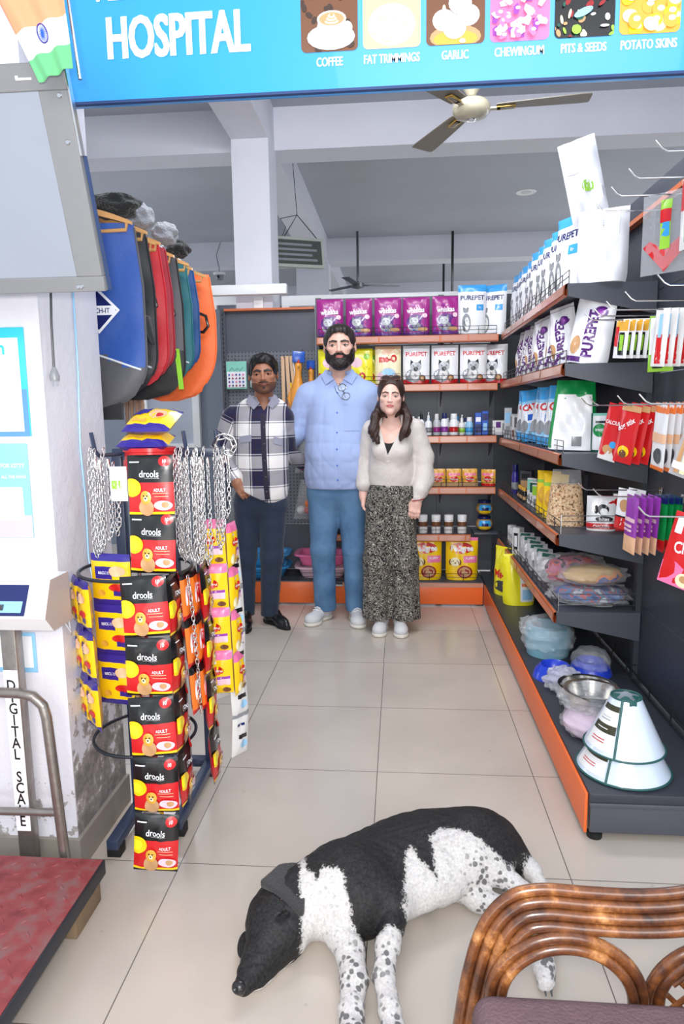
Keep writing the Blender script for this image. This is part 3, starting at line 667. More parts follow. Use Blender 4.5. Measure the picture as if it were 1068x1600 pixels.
# second shelf, white bags with violet upright lettering
def violet_bag(seed, w=.17, h=.30):
    return pouch('dog_food_pouch', w, h, .085, 'print_white', [(0, .09, 'print_white'), (.93, 1.01, 'print_purple')], seed=seed, wr=.009, flare=-.15,
      art=[('text', 'PUREPET', .02, .42, .044, 'print_purple', .8, HP-.0, .04), ('ell', .18, .72, .17, .08, 'print_purple'), ('ell', .18, .72, .10, .045, 'print_violet'), ('ell', -.28, .25, .12, .13, 'print_tan'), ('rect', -.45, .02, -.1, .09, 'print_purple')])
vb = violet_bag(41); vb2 = violet_bag(45, .16, .28); vb3 = violet_bag(47, .15, .27)
vb3.children[0].data.materials[0] = M['print_white']
G = 'white pouches with violet lettering on the second right shelf'
put(vb, (.80, 3.07, zr[2]), 0, 'crumpled white pouch with violet upright lettering, nearest one on the second right shelf', G, rot=(0, .16, -.55))
for i, (x, y, ty, rz, l) in enumerate([(.775, 3.30, -.16, -.95, 'leaning back to the left'), (.775, 3.50, .02, -1.2, 'standing straight'), (.77, 3.68, -.2, -1.1, 'tilted steeply to the left'), (.775, 3.87, -.05, -1.25, 'half hidden'), (.775, 4.05, .0, -1.25, 'with brown pictures'), (.775, 4.22, .03, -1.3, 'next to the corner one'), (.775, 4.39, 0, -1.3, 'farthest into the corner')]):
    put(vb2 if i % 2 else vb3, (x, y, zr[2]+.012), 0, f'white violet-lettered pouch {l}, {ORD[i+1]} from the near end', G, rot=(0, ty, rz))
# third shelf
mk = [(.06, .05, .16, 'print_lightgrey', [('rect', -.4, .5, .4, .9, 'print_grey')]), (.05, .05, .15, 'print_offwhite', [('rect', -.4, .1, .4, .4, 'print_brown')]), (.05, .05, .155, 'print_lightgrey', [('rect', -.4, .5, .4, .9, 'print_darkgrey')]), (.05, .05, .10, 'print_white', [('rect', -.4, .3, .4, .7, 'print_tan')])]
for i, (w, d, h, m_, a) in enumerate(mk):
    o = carton(w, d, h, m_, a); o.location = (.755, 4.55-i*.075, zr[3]); o.rotation_euler.z = -1.2; tag(o, f'small grey carton, {ORD[i]} from the corner on the third right shelf', 'box', 'small cartons on the third right shelf')
bb = pouch('pet_food_bag', .17, .29, .085, 'print_paleblue', [(0, .14, 'print_skyblue'), (.78, 1.01, 'print_skyblue')], seed=51, wr=.008, flare=-.25, art=[('rect', -.5, .35, .5, .72, 'print_white'), ('rect', -.1, .40, .4, .52, 'print_blue'), ('text', 'CAT', 0, .66, .035, 'print_red', .9, 0, .04), ('ell', -.25, .3, .18, .12, 'print_grey')]); bb['category'] = 'bag'
G = 'pale blue and white bags on the third right shelf'
for i, (y, ty) in enumerate([(3.42, .03), (3.60, -.02), (3.78, .08), (4.00, -.14), (4.19, -.04)]):
    put(bb, (.78, y, zr[3]+.012), 0, f'pale blue and white bag with a twisted top, {ORD[i]} behind the green and white bag', G, rot=(0, ty, -.85))
gb = pouch('pet_food_bag', .19, .31, .10, 'print_white', [(.80, 1.01, 'print_green')], seed=55, wr=.012, flare=-.3, art=[('rect', -.5, .02, -.42, .9, 'print_green'), ('rect', .42, .02, .5, .9, 'print_green'), ('poly', [(-.5, .8), (.3, .80), (-.5, .62)], 'print_green'), ('rect', .0, .06, .2, .2, 'print_grey')]); gb['category'] = 'bag'
put(gb, (.785, 3.20, zr[3]+.006), 0, 'white bag with a green top and edges, nearest the camera on the third right shelf', rot=(0, .03, -.30))
o = pouch('treat_pouch', .115, .17, .045, 'print_white', [(0, .05, 'print_darkgreen'), (.93, 1.01, 'print_mint')], seed=57, nu=10, art=[('rect', -.5, 0, -.44, 1, 'print_darkgreen'), ('rect', .44, 0, .5, 1, 'print_darkgreen'), ('ell', -.18, .56, .24, .17, 'print_green'), ('rect', -.34, .74, .06, .80, 'print_black'), ('ell', .24, .35, .14, .28, 'print_peach'), ('ell', .22, .72, .13, .09, 'print_peach'), ('text', 'treats', -.18, .58, .014, 'print_white')])
o.location = (.905, 3.12, zr[3]); o.rotation_euler.z = -.32; tag(o, 'white and green cat treat pouch with a ginger cat on the third right shelf', 'pouch')
o = pouch('treat_pouch', .12, .17, .045, 'print_white', [(.52, .93, 'print_purple'), (.93, 1.01, 'print_white')], seed=58, nu=10, art=[('poly', [(-.4, .52), (0, .42), (.4, .52)], 'print_purple'), ('text', 'HEADWAY', 0, .74, .013, 'print_white'), ('rect', -.48, .12, .05, .2, 'print_purple'), ('rect', .0, .1, .2, .4, 'print_tan')])
o.location = (1.005, 3.11, zr[3]); o.rotation_euler.z = -.30; tag(o, 'white and purple cat treat pouch beside the hanging red packs', 'pouch')
# fourth shelf
o = bottle(.022, .19, 'print_indigo', 'print_navy', .8, 'print_grey'); o.location = (.745, 4.46, zr[4]); tag(o, 'tall purple bottle standing at the far end of the fourth right shelf', 'bottle')
o = carton(.075, .05, .12, 'print_darkgrey', [('rect', -.4, .1, .4, .5, 'print_tan'), ('rect', -.35, .6, .35, .85, 'print_black')]); o.location = (.80, 4.34, zr[4]+.04); o.rotation_euler.z = -.6
tag(o, 'black and tan carton standing on a low box on the fourth right shelf', 'box')
o = MB().bbox((-.045, -.04, 0), (.045, .04, .039), 'print_tan', .001, seg=1).build('carton'); o.location = (.80, 4.34, zr[4]); o.rotation_euler.z = -.6; tag(o, 'low tan box under the black carton on the fourth right shelf', 'box')
for i in range(4):
    o = bottle(.014, .085, 'print_black', 'print_gold', .6, 'print_tan'); o.location = (.735, 4.22-.055*i, zr[4]); tag(o, f'tiny dark bottle, {ORD[i]} from the far end of the fourth right shelf', 'bottle', 'tiny dark bottles on the fourth right shelf')
for i in range(3):
    o = carton(.07, .03, .15-.012*i, 'print_offwhite', [('rect', -.45, .55, .45, .95, ['print_mint', 'print_darkgreen', 'print_lime'][i]), ('rect', -.3, .1, .3, .4, 'print_grey')]); o.location = (.765, 3.96-.075*i, zr[4]); o.rotation_euler.z = -1.05
    tag(o, f'slim white and green carton, {ORD[i]} from the far side beside the yellow bags', 'box', 'slim cartons on the fourth right shelf')
yb = pouch('bird_food_bag', .14, .22, .08, 'print_yellow', [(.72, .80, 'print_lime')], seed=61, wr=.007, art=[('ell', -.1, .45, .2, .2, 'print_gold'), ('ell', .15, .3, .15, .12, 'print_brown'), ('ell', 0, .65, .1, .06, 'print_darkgreen')]); yb['category'] = 'bag'
put(yb, (.775, 3.60, zr[4]+.003), -.8, 'bright yellow bag with a green band, farther one on the fourth right shelf', 'bright yellow bags on the fourth right shelf')
put(yb, (.775, 3.44, zr[4]+.003), -.8, 'bright yellow bag with a green band, right behind the clear bag of grain', 'bright yellow bags on the fourth right shelf')
# clear bag of mixed grain
mat('grain', (206, 176, 140), .7)
nt = NT('grain'); b = nt.nodes['Principled BSDF']; tc = nt.nodes.new('ShaderNodeTexCoord'); vo = nt.nodes.new('ShaderNodeTexVoronoi'); vo.inputs['Scale'].default_value = 130
nt.links.new(tc.outputs['Object'], vo.inputs['Vector']); sx = nt.nodes.new('ShaderNodeSeparateColor'); nt.links.new(vo.outputs['Color'], sx.inputs[0])
c = ramp(nt, sx.outputs[0], [(0, lin((96, 62, 44))), (.25, lin((214, 180, 140))), (.6, lin((228, 200, 164))), (1, lin((190, 140, 96)))]); nt.links.new(c, b.inputs['Base Color'])
bp = nt.nodes.new('ShaderNodeBump'); bp.inputs['Strength'].default_value = .9; bp.inputs['Distance'].default_value = .004; bp.invert = True; nt.links.new(vo.outputs['Distance'], bp.inputs['Height']); nt.links.new(bp.outputs[0], b.inputs['Normal'])
o = pouch('grain_bag', .150, .26, .105, 'grain', [(.74, 1.01, 'clear_film')], seed=63, wr=.008, flare=-.35); o.location = (.775, 3.235, zr[4]+.002); o.rotation_euler.z = -.35; tag(o, 'clear bag of mixed grain standing at the near edge of the fourth right shelf', 'bag')
o = pouch('treat_pouch', .125, .155, .05, 'print_white', [(.06, .22, 'print_red'), (0, .06, 'print_offwhite')], seed=64, nu=10, art=[('poly', [(.2, .8), (.5, .95), (.5, .7)], 'print_red'), ('ell', .05, .62, .2, .15, 'print_black'), ('ell', .08, .56, .13, .1, 'print_white'), ('ell', -.18, .62, .07, .12, 'print_black'), ('ell', .1, .35, .3, .08, 'print_black'), ('text', 'bites', .1, .35, .02, 'print_white'), ('text', 'CHICKEN', 0, .14, .014, 'print_white')])
o.location = (.90, 3.10, zr[4]); o.rotation_euler.z = -.25; tag(o, 'white and red dog treat pouch with a black and white dog, fourth right shelf', 'pouch')
o = carton(.10, .035, .165, 'print_white', [('rect', -.5, .0, .5, .25, 'print_red'), ('rect', -.4, .3, .4, .34, 'print_darkred'), ('rect', -.1, .5, .3, .9, 'print_peach')]); o.location = (1.0, 3.10, zr[4]); o.rotation_euler.z = -.2; tag(o, 'white carton with a red base behind the hanging purple packs', 'box')
# fifth shelf
for i in range(4):
    o = jar('print_lightgrey'); o.location = (.76+.0*(i % 2), 4.62-.085*i, zr[5]); o.scale = (.9, .9, .9); tag(o, f'plain white tub, {ORD[i]} from the corner on the fifth shelf', 'jar', 'plain white tubs on the fifth shelf')
o = carton(.05, .05, .17, 'print_offwhite', [('rect', -.3, .2, .3, .8, 'print_black'), ('rect', -.2, .3, .2, .7, 'print_white')]); o.location = (.735, 4.23, zr[5]); o.rotation_euler.z = -.8; tag(o, 'tall narrow white carton with a black stripe on the fifth shelf', 'box')
cpk = pouch('toy_packet', .12, .15, .03, 'milky_film', None, seed=66, wr=.008, nu=10, art=[('ell', 0, .5, .3, .28, 'print_white'), ('ell', .1, .62, .12, .1, 'print_black'), ('ell', -.15, .3, .12, .12, 'print_grey'), ('rect', -.3, .84, .3, .97, 'print_darkgreen')]); cpk['category'] = 'packet'
for i in range(6):
    put(cpk, (.765, 4.08-.115*i, zr[5]+.012), 0, f'clear packet of white pet toys, {ORD[i]} from the far end on the fifth shelf', 'clear toy packets on the fifth shelf', rot=(0, -.1+.06*(i % 3), -.85+.2*(i % 2)))
def crumple(mb, c, r, m_, seed, amp=.18, n=26, k=(5, 7, 9), X=None, zmin=None, jag=.22):
    rs = np.random.default_rng(seed); ph = rs.uniform(0, 6.28, 9); V = []; F = []; h = n//2+4
    for j in range(h+1):
        p = pi*j/h
        for i in range(n):
            t = 2*pi*i/n
            d = 1+amp*(.5*math.sin(k[0]*t+ph[0]+3*p)+.5*math.sin(k[1]*p*1.3+ph[1]+2*math.cos(t+ph[5]))+.4*math.sin(k[2]*t-6*p+ph[2])*math.sin(p))*abs(math.sin(p))**.5
            d += rs.uniform(-1, 1)*amp*jag*math.sin(p)
            z = c[2]+r[2]*math.cos(p)*d
            if zmin is not None: z = max(z, zmin)
            V.append((c[0]+r[0]*abs(math.sin(p))**.8*math.cos(t)*d, c[1]+r[1]*abs(math.sin(p))**.8*math.sin(t)*d, z))
    for j in range(h):
        for i in range(n): F.append((j*n+i, (j+1)*n+i, (j+1)*n+(i+1) % n, j*n+(i+1) % n))
    return mb.add(V, F, m_, X)
def fabric(name, stops, scale):
    mat(name, (200, 120, 130), .8); nt = NT(name); b = nt.nodes['Principled BSDF']; tc = nt.nodes.new('ShaderNodeTexCoord'); vo = nt.nodes.new('ShaderNodeTexNoise'); vo.inputs['Scale'].default_value = scale; vo.inputs['Detail'].default_value = 1.5
    nt.links.new(tc.outputs['Object'], vo.inputs['Vector']); c = ramp(nt, vo.outputs['Fac'], [(p, lin(q)) for p, q in stops]); nt.links.new(c, b.inputs['Base Color'])
    nt.nodes[c.node.name].color_ramp.interpolation = 'CONSTANT'
fabric('pink_pattern', [(0, (60, 40, 60)), (.42, (214, 120, 150)), (.55, (226, 92, 80)), (.62, (80, 60, 90))], 16)
fabric('blue_pattern', [(0, (30, 60, 130)), (.42, (60, 110, 170)), (.5, (190, 60, 70)), (.56, (40, 120, 150)), (.64, (200, 200, 210))], 22)
fabric('tan_pattern', [(0, (214, 176, 110)), (.52, (200, 160, 96)), (.58, (226, 140, 60)), (.64, (60, 70, 140))], 9)
def wrapped(name, label, c, r, inner, seed, loc, rz=0, film='clear_film', cat='pet bed', grp=None, zmin=0.0, core=.84, amp=.16):
    o = crumple(MB(), c, (r[0]*core, r[1]*core, r[2]*core), inner, seed, amp*.5, zmin=zmin+.003).build(name)
    crumple(MB(), c, r, film, seed+5, amp, n=34, k=(7, 9, 13), zmin=zmin).build('plastic_wrap', o)
    o.location = loc; o.rotation_euler.z = rz; return tag(o, label, cat, grp)
wrapped('folded_pet_bed', 'folded blue patterned pet mats in clear plastic, bottom of the pile on the fifth shelf', (0, 0, .045), (.19, .16, .045), 'blue_pattern', 71, (.885, 3.17, zr[5]), cat='pet bed')
wrapped('bolster_cushion', 'tan patterned bolster in clear plastic lying on the blue mats', (0, 0, .05), (.155, .08, .05), 'tan_pattern', 72, (.885, 3.14, zr[5]+.088), cat='cushion', amp=.08)
wrapped('folded_pet_bed', 'folded pink patterned pet mat in clear plastic behind the tan bolster', (0, 0, .085), (.17, .12, .085), 'pink_pattern', 73, (.88, 3.45, zr[5]), cat='pet bed')
# base deck
DZ = .166
o = pouch('dog_food_bag', .20, .315, .13, 'print_lemon', [(.80, 1.01, 'print_lemon')], seed=81, wr=.006, art=[('rect', -.02, .08, .4, .76, 'print_white'), ('rect', .02, .55, .36, .70, 'print_orange'), ('rect', .02, .38, .36, .44, 'print_orange'), ('rect', .04, .12, .34, .32, 'print_paleblue')]); o.location = (.745, 4.22, DZ); o.rotation_euler.z = .05; tag(o, 'bright yellow dog food bag standing on the deck in the corner, front one', 'bag', 'yellow bags on the right deck')
o = pouch('dog_food_bag', .20, .315, .10, 'print_lemon', None, seed=82, wr=.006, art=[('text', 'Me-O', 0, .45, .05, 'print_red', .8, 0, .05), ('ell', 0, .2, .3, .12, 'print_darkgrey')]); o.location = (.70, 4.42, DZ); o.rotation_euler.z = -.9; tag(o, 'bright yellow dog food bag with red lettering behind the front one on the deck', 'bag', 'yellow bags on the right deck')
def bowl(name, r0, r1, h, m_, t=.004, flare_=.012):
    return MB().lathe([(0, .002), (r0, 0), (r1, h*.9), (r1+flare_, h), (r1+flare_, h+.004), (r1-t, h+.002), (r0-t, .008), (0, .008)], m_, 36).build(name)
mat('teal_bed', (120, 168, 186), .5); mat('blue_plastic', (36, 66, 200), .3, coat=.3); mat('pink_paper', (226, 200, 222), .6)
o = MB().lathe([(0, .0), (.10, 0), (.115, .10), (.105, .145), (.08, .15), (.075, .05), (0, .04)], 'teal_bed', 36).build('pet_bed'); crumple(MB(), (0, 0, .09), (.125, .135, .10), 'clear_film', 91, .10, n=40, k=(7, 9, 15), zmin=.001).build('plastic_wrap', o)
crumple(MB(), (-.09, .0, .14), (.05, .05, .045), 'clear_film', 92, .2).build('wrap_knot', o)
o.location = (.735, 3.33, DZ); tag(o, 'pale teal round pet bed wrapped in a clear knotted bag on the right deck', 'pet bed')
for i, (x, y, l) in enumerate([(.70, 3.02, 'blue plastic pet bowl beside the orange edge, left of the pair'), (.875, 3.08, 'blue plastic pet bowl in clear plastic, right of the pair on the deck')]):
    o = MB().lathe([(0, .03), (.045, .03), (.055, .055), (.062, .06), (.085, .035), (.095, 0), (0, 0)], 'blue_plastic', 36).build('pet_bowl')
    if i: crumple(MB(), (0, 0, .055), (.085, .09, .065), 'clear_film', 95, .08, n=40, k=(7, 9, 15), zmin=.001).build('plastic_wrap', o)
    o.location = (x, y, DZ); tag(o, l, 'bowl', 'blue pet bowls on the right deck')
o = crumple(MB(), (0, 0, .05), (.075, .055, .055), 'milky_film', 98, .16, n=40, k=(5, 7, 9), zmin=.001, jag=.4).build('plastic_bag'); o.location = (.70, 2.865, DZ); tag(o, 'crumpled clear plastic bag between the blue bowls and the steel bowls', 'plastic bag')
o = bowl('steel_bowl', .085, .105, .085, 'steel'); o.location = (.765, 2.72, DZ); tag(o, 'large shallow steel bowl, farther of the two steel bowls on the deck', 'bowl')
crumple(MB(), (-.07, -.0, .05), (.05, .08, .05), 'clear_film', 99, .18, zmin=.001).build('plastic_wrap', o)
o = crumple(MB(), (0, 0, .045), (.10, .098, .055), 'pink_paper', 101, .05, n=40, zmin=.001).build('wrapped_bowl'); crumple(MB(), (0, 0, .048), (.108, .105, .06), 'clear_film', 102, .08, n=40, k=(7, 11, 15), zmin=.0005).build('plastic_wrap', o)
o.location = (.715, 2.475, DZ); tag(o, 'bowl in pale pink paper and clear plastic next to the cones', 'bowl')
o = bowl('steel_bowl', .075, .092, .06, 'steel'); crumple(MB(), (0, 0, .03), (.112, .108, .045), 'clear_film', 103, .16, n=40, k=(7, 11, 15)).build('plastic_wrap', o)
o.location = (.72, 2.50, DZ+.098); tag(o, 'steel bowl in clear plastic resting on the pink wrapped bowl', 'bowl')
# recovery cones
mat('cone_plastic', (214, 226, 244), .22, coat=.5, spec=.6); mat('cone_trim', (34, 88, 84), .5); mat('cone_label', (238, 238, 238), .4); mat('cone_label_dark', (58, 58, 40), .4)
def cone(name, r0, r1, h, withtop):
    a0 = math.radians(214)
    o = MB().lathe([(r0, 0), (r1, h), (r1-.002, h), (r0-.002, 0)], 'cone_plastic', 64).build(name)
    m1 = MB(); ring = lambda r, z: [(r*math.cos(2*pi*k/64), r*math.sin(2*pi*k/64), z) for k in range(64)]
    m1.tube(ring(r0, .003), .0035, 'cone_trim', 8, closed=True); m1.tube(ring(r1, h), .0035, 'cone_trim', 8, closed=True)
    m1.tube([(r0*1.005*math.cos(a0+.32), r0*1.005*math.sin(a0+.32), 0), (r1*1.01*math.cos(a0+.32), r1*1.01*math.sin(a0+.32), h)], .004, 'cone_trim', 8)
    m1.build('edge_trim', o)
    m1 = MB()
    def P(s, t, e=.0012):
        r = r0+(r1-r0)*t; a = a0-.75+s*1.0; return ((r+e)*math.cos(a), (r+e)*math.sin(a), h*t)
    m1.grid(lambda s, t: P(s, .1+.78*t), 10, 16, 'cone_label', mfn=lambda s, t: 'cone_label_dark' if .38 < t < .56 or .9 < t else 'cone_label')
    for k, (t0, m_) in enumerate([(.16, 'print_red'), (.22, 'print_red'), (.66, 'print_grey'), (.72, 'print_lightgrey'), (.46, 'print_offwhite')]):
        m1.grid(lambda s, t: P(.2+.5*s, .1+.78*(t0+.02*t), .0022), 8, 1, m_)
    m1.build('label', o)
    if withtop:
        m1 = MB()
        for k in range(5):
            a = 2*pi*k/5+.5; m1.add([(r1*math.cos(a-.5), r1*math.sin(a-.5), h), (r1*math.cos(a+.5), r1*math.sin(a+.5), h), (r1*.45*math.cos(a+.25), r1*.45*math.sin(a+.25), h+.006), (r1*.45*math.cos(a-.25), r1*.45*math.sin(a-.25), h+.006)], [(0, 1, 2, 3)], 'cone_trim')
        m1.bbox((-.012, -r1-.006, h-.032), (.012, -r1-.002, h), 'cone_trim', .001).lathe([(0, 0), (.004, 0)], 'print_white', 10, T(0, -r1-.0065, h-.018) @ rotx(pi/2))
        m1.build('neck_loops', o)
    return o
o = cone('recovery_cone', .150, .066, .155, False); o.location = (.752, 2.225, DZ+.0025); tag(o, 'lower of two stacked white plastic recovery cones with dark green trim', 'pet cone', 'stacked recovery cones')
o = cone('recovery_cone', .128, .047, .175, True); o.location = (.752, 2.225, DZ+.080); o.rotation_euler.z = .12; tag(o, 'upper of two stacked white plastic recovery cones with green neck loops', 'pet cone', 'stacked recovery cones')

# ================================================================== hooks and hanging packs, near bay
def hook():
    mb = MB(); mb.tube([(0.012, 0, 0), (-.29, 0, .004), (-.305, 0, .012), (-.325, 0, .034)], .0028, 'chrome', 8)
    mb.bbox((.0, -.014, -.02), (.006, .014, .012), 'chrome', .001, seg=1)
    return mb.build('display_hook')
hk = hook(); hk['category'] = 'hook'
HK = {}
rows = {'A': (2.085, [2.14, 2.37, 2.55, 2.74]), 'B': (1.705, [2.07, 2.35, 2.55, 2.71, 2.83]), 'C': (1.375, [2.17, 2.38, 2.72, 2.84]), 'D': (1.035, [2.13, 2.62, 2.84])}
nm_ = dict(A='top', B='second', C='third', D='lowest')
for r_, (z, ys) in rows.items():
    for i, y in enumerate(ys):
        put(hk, (1.052, y, z), 0, f'long chrome hook with a bent tip, {ORD[i]} from the camera in the {nm_[r_]} row', 'chrome display hooks on the right rack'); HK[r_+str(i)] = (y, z)
def card(name, w, h, d, base, art, cat='card', seed=0, film=True):
    o = pouch(name, w, h, d, base, None, seed=seed, wr=.002, stand=False, nu=8, nv=10, art=art); o['category'] = cat; return o
def hang(proto, hk_, x, label, grp, rz=-1.15, tilt=0.0, dz=0):
    x = min(x*.8+.235, 1.03); rz = rz-.35 if rz > -1 else rz-.4
    y, z = HK[hk_]; h = proto['hh']
    X = Matrix.Translation((x, y, z+.006)) @ Matrix.Rotation(rz, 4, 'Z') @ Matrix.Rotation(tilt, 4, 'Y') @ Matrix.Translation((0, 0, -h+dz))
    o = put(proto, (0, 0, 0), 0, label, grp); l, r, s = X.decompose(); o.location = l; o.rotation_euler = r.to_euler(); return o
def HC(name, w, h, d, base, art, cat='packet', seed=0):
    o = card(name, w, h, d, base, art, cat, seed); o['hh'] = h; return o
c1_ = HC('blister_pack', .09, .22, .012, 'print_offwhite', [('rect', -.45, .55, .45, .98, 'print_red'), ('rect', -.2, .1, .2, .8, 'print_green'), ('rect', -.12, .4, .1, .62, 'print_skyblue')], seed=1)
c2_ = HC('blister_pack', .07, .15, .012, 'print_white', [('rect', -.45, .7, .45, .98, 'print_gold'), ('rect', -.1, .08, .3, .66, 'print_black'), ('rect', .0, .2, .25, .6, 'print_lime'), ('rect', -.4, .3, -.15, .8, 'print_red')], seed=2)
c3_ = HC('blister_pack', .06, .20, .012, 'print_offwhite', [('rect', -.2, .05, .2, .55, 'print_red'), ('rect', -.12, .5, .12, .9, 'print_paleblue')], seed=3)
c4_ = HC('blister_pack', .10, .21, .012, 'print_lime', [('rect', -.3, .06, .1, .25, 'print_black'), ('rect', -.45, .3, .45, .95, 'print_white')], seed=4)
for i in range(4): hang(c1_, 'A1', .86+.045*i, f'red and green blister pack on the top hooks, {ORD[i]} from the hook tip', 'grooming tool packs on the top hooks', -.95)
for i in range(3): hang(c1_, 'A0', .90+.045*i, f'red carded tool at the upper right edge, {ORD[i]} from the hook tip', 'grooming tool packs on the top hooks', -.8)
# clear bag with red leads
o = pouch('lead_packet', .17, .27, .02, 'clear_film', None, seed=9, wr=.006, stand=False, nu=8, nv=10, art=[('poly', [(-.45, .35), (.0, .02), (.45, .3), (.3, .42), (0, .2), (-.3, .42)], 'print_red'), ('rect', -.1, .3, .12, .9, 'print_lime'), ('rect', -.08, .45, .1, .62, 'print_skyblue'), ('rect', -.1, .62, .12, .78, 'print_red')]); o.rotation_euler = (0, 0, -.8); o.location = (.92, 2.56, 1.83); tag(o, 'clear packet with a red lead hanging from the top hook row', 'packet')
for i in range(5): hang(c2_, 'B4', .80+.032*i, f'white card with black and lime clipper, {ORD[i]} from the hook tip', 'clipper cards on the second hook row', -.75, .1)
for i in range(5): hang(c3_, 'B2', .86+.034*i, f'card with a red handled toothbrush, {ORD[i]} from the hook tip', 'toothbrush cards on the second hook row', -.7, .08)
hang(c4_, 'B3', .93, 'lime card with a black picture hanging low on the second hook row', None, -.5)
for i in range(3): hang(c3_, 'B1', .94+.03*i, f'toothbrush card at the picture\'s right edge, {ORD[i]} from the hook tip', 'toothbrush cards on the second hook row', -.7)
p1_ = HC('treat_packet', .085, .23, .012, 'print_red', [('poly', [(-.5, 0), (.5, 0), (.2, .22), (-.5, .14)], 'print_offwhite'), ('ell', .0, .2, .28, .08, 'print_tan'), ('text', 'CALCIUM', 0, .68, .015, 'print_white', .8), ('ell', .25, .3, .2, .06, 'print_skyblue')], seed=11)
p2_ = HC('treat_packet', .085, .23, .012, 'print_red', [('ell', .0, .2, .3, .1, 'print_yellow'), ('ell', .0, .16, .2, .07, 'print_brown'), ('text', 'dog stix', -.1, .66, .022, 'print_white', .8, .6), ('rect', -.5, .88, .5, .98, 'print_tan')], seed=12)
p3_ = HC('treat_packet', .10, .225, .010, 'print_white', [('rect', -.5, .86, .5, 1, 'print_orange'), ('rect', -.5, .0, .5, .06, 'print_orange'), ('rect', -.5, .42, .5, .56, 'print_peach'), ('ell', .1, .22, .26, .12, 'print_darkgrey')], seed=13)
for i in range(2): hang(p1_, 'C3', .80+.045*i, f'red treat packet with a pale base, {ORD[i]} from the hook tip', 'red treat packets on the third hook row', -.55, .22)
for i in range(3): hang(p2_, 'C2', .82+.04*i, f'red packet with a yellow spot, {ORD[i]} from the hook tip', 'red treat packets on the third hook row', -.6, .18)
for i in range(8): hang(p3_, 'C1', .80+.027*i, f'white treat packet with orange ends, {ORD[i]} from the hook tip', 'white and orange treat packets on the third hook row', -1.1, .10)
mat('chew_stick', (214, 196, 172), .6, vary=.2, vscale=60)
for i in range(3):
    o = HC('chew_packet', .07, .24, .03, 'milky_film', [('rect', -.25, .05, -.05, .9, 'print_tan'), ('rect', .02, .05, .25, .9, 'print_cream'), ('rect', -.4, .1, .4, .2, 'print_white')], seed=20+i)
    hang(o, 'C0', .86+.06*i, f'clear packet of pale chew sticks at the right edge, {ORD[i]} from the hook tip', 'packets of pale chew sticks', -.5, .30-.1*i)
q1_ = HC('treat_packet', .09, .22, .012, 'print_violet', [('rect', -.5, 0, .5, .30, 'print_peach'), ('rect', -.4, .55, .4, .62, 'print_palepink'), ('rect', -.4, .45, .2, .5, 'print_palepink'), ('rect', -.4, .38, .2, .42, 'print_palepink')], seed=31)
q2_ = HC('treat_packet', .09, .21, .012, 'print_green', [('rect', -.5, 0, .5, .22, 'print_red'), ('rect', -.5, .88, .5, 1, 'print_navy')], seed=32)
q3_ = HC('treat_packet', .11, .235, .014, 'print_red', [('poly', [(-.5, 0), (.5, 0), (.5, .18), (-.1, .34), (-.5, .30)], 'print_pink'), ('ell', .22, .12, .22, .1, 'print_cream'), ('ell', .22, .14, .12, .05, 'print_tan'), ('rect', -.38, .72, -.18, .94, 'print_white'), ('text', 'Chew', .12, .56, .036, 'print_white', .7, .15, .02)], seed=33)
q4_ = HC('treat_packet', .08, .17, .012, 'print_white', [('rect', -.5, 0, .5, .3, 'print_red'), ('rect', -.5, .3, .5, .34, 'print_black'), ('ell', .0, .6, .25, .15, 'print_tan')], seed=34)
for i in range(2): hang(q4_, 'D2', .86+.05*i, f'white packet with a red base, {ORD[i]} from the hook tip in the lowest row', 'white and red packets on the lowest hook row', -.6, .1)
for i in range(4): hang(q1_, 'D1', .80+.032*i, f'violet treat packet, {ORD[i]} from the hook tip in the lowest row', 'violet treat packets on the lowest hook row', -1.0, .08)
for i in range(4): hang(q2_, 'D1', .93+.026*i, f'green and red treat packet behind the violet ones, {ORD[i]} from the left', 'green and red treat packets on the lowest hook row', -1.0, .08)
for i in range(2): hang(q3_, 'D0', .825+.06*i, f'large red and pink treat packet with a dog, {ORD[i]} from the hook tip', 'large red packets on the lowest hook row', -.45, .22)
# ================================================================== pet toys on the pegboard
def phook(x, z, y0=BY-.004):
    o = MB().tube([(0, 0, 0), (0, -.09, .002), (0, -.10, .012)], .0022, 'wire_black', 6).build('display_hook'); o.location = (x, y0, z); return o
toyrows = [(-1.19, 1.745, 'above the card of mouse toys'), (-1.015, 1.755, 'above the man in plaid'), (-.83, 1.755, 'holding the wooden sticks'), (-.69, 1.80, 'holding the rubber chickens'), (-1.17, 1.36, 'holding the grey net bag'), (-1.15, .79, 'holding the bag with green balls'), (-.66, 1.19, 'holding the pink ball bag'), (-.66, .86, 'holding the orange toy bag')]
for x, z, l in toyrows: tag(phook(x, z), f'thin dark pegboard hook {l}', 'hook', 'pegboard hooks on the back rack')
# card with rows of small balls
def ballcard(seed):
    o = MB().bbox((-.075, -.003, -.20), (.075, 0, 0), 'print_mint', .001, seg=1).build('toy_card')
    MB().bbox((-.07, -.012, -.19), (.07, -.0035, -.075), 'print_white', .002, seg=1).build('card_tray', o)
    cols = ['print_magenta', 'print_purple', 'print_navy', 'print_blue', 'print_darkred', 'print_pink']
    for i in range(5):
        for j in range(4):
            MB().ell((-.052+.026*i, -.016, -.175+.026*j), (.007, .007, .008), cols[(i*2+j+seed) % 6], 8).build('toy_ball', o)
    MB().tube([(-.05, -.014, -.07), (-.03, -.014, -.045), (-.01, -.014, -.07), (.01, -.014, -.05), (.03, -.014, -.07), (.05, -.014, -.045)], .0015, 'print_darkgreen', 5).build('tinsel', o)
    return o
o = ballcard(0); o.location = (-1.19, BY-.06, 1.74); tag(o, 'green card with rows of tiny coloured balls left of the man in plaid', 'toy')
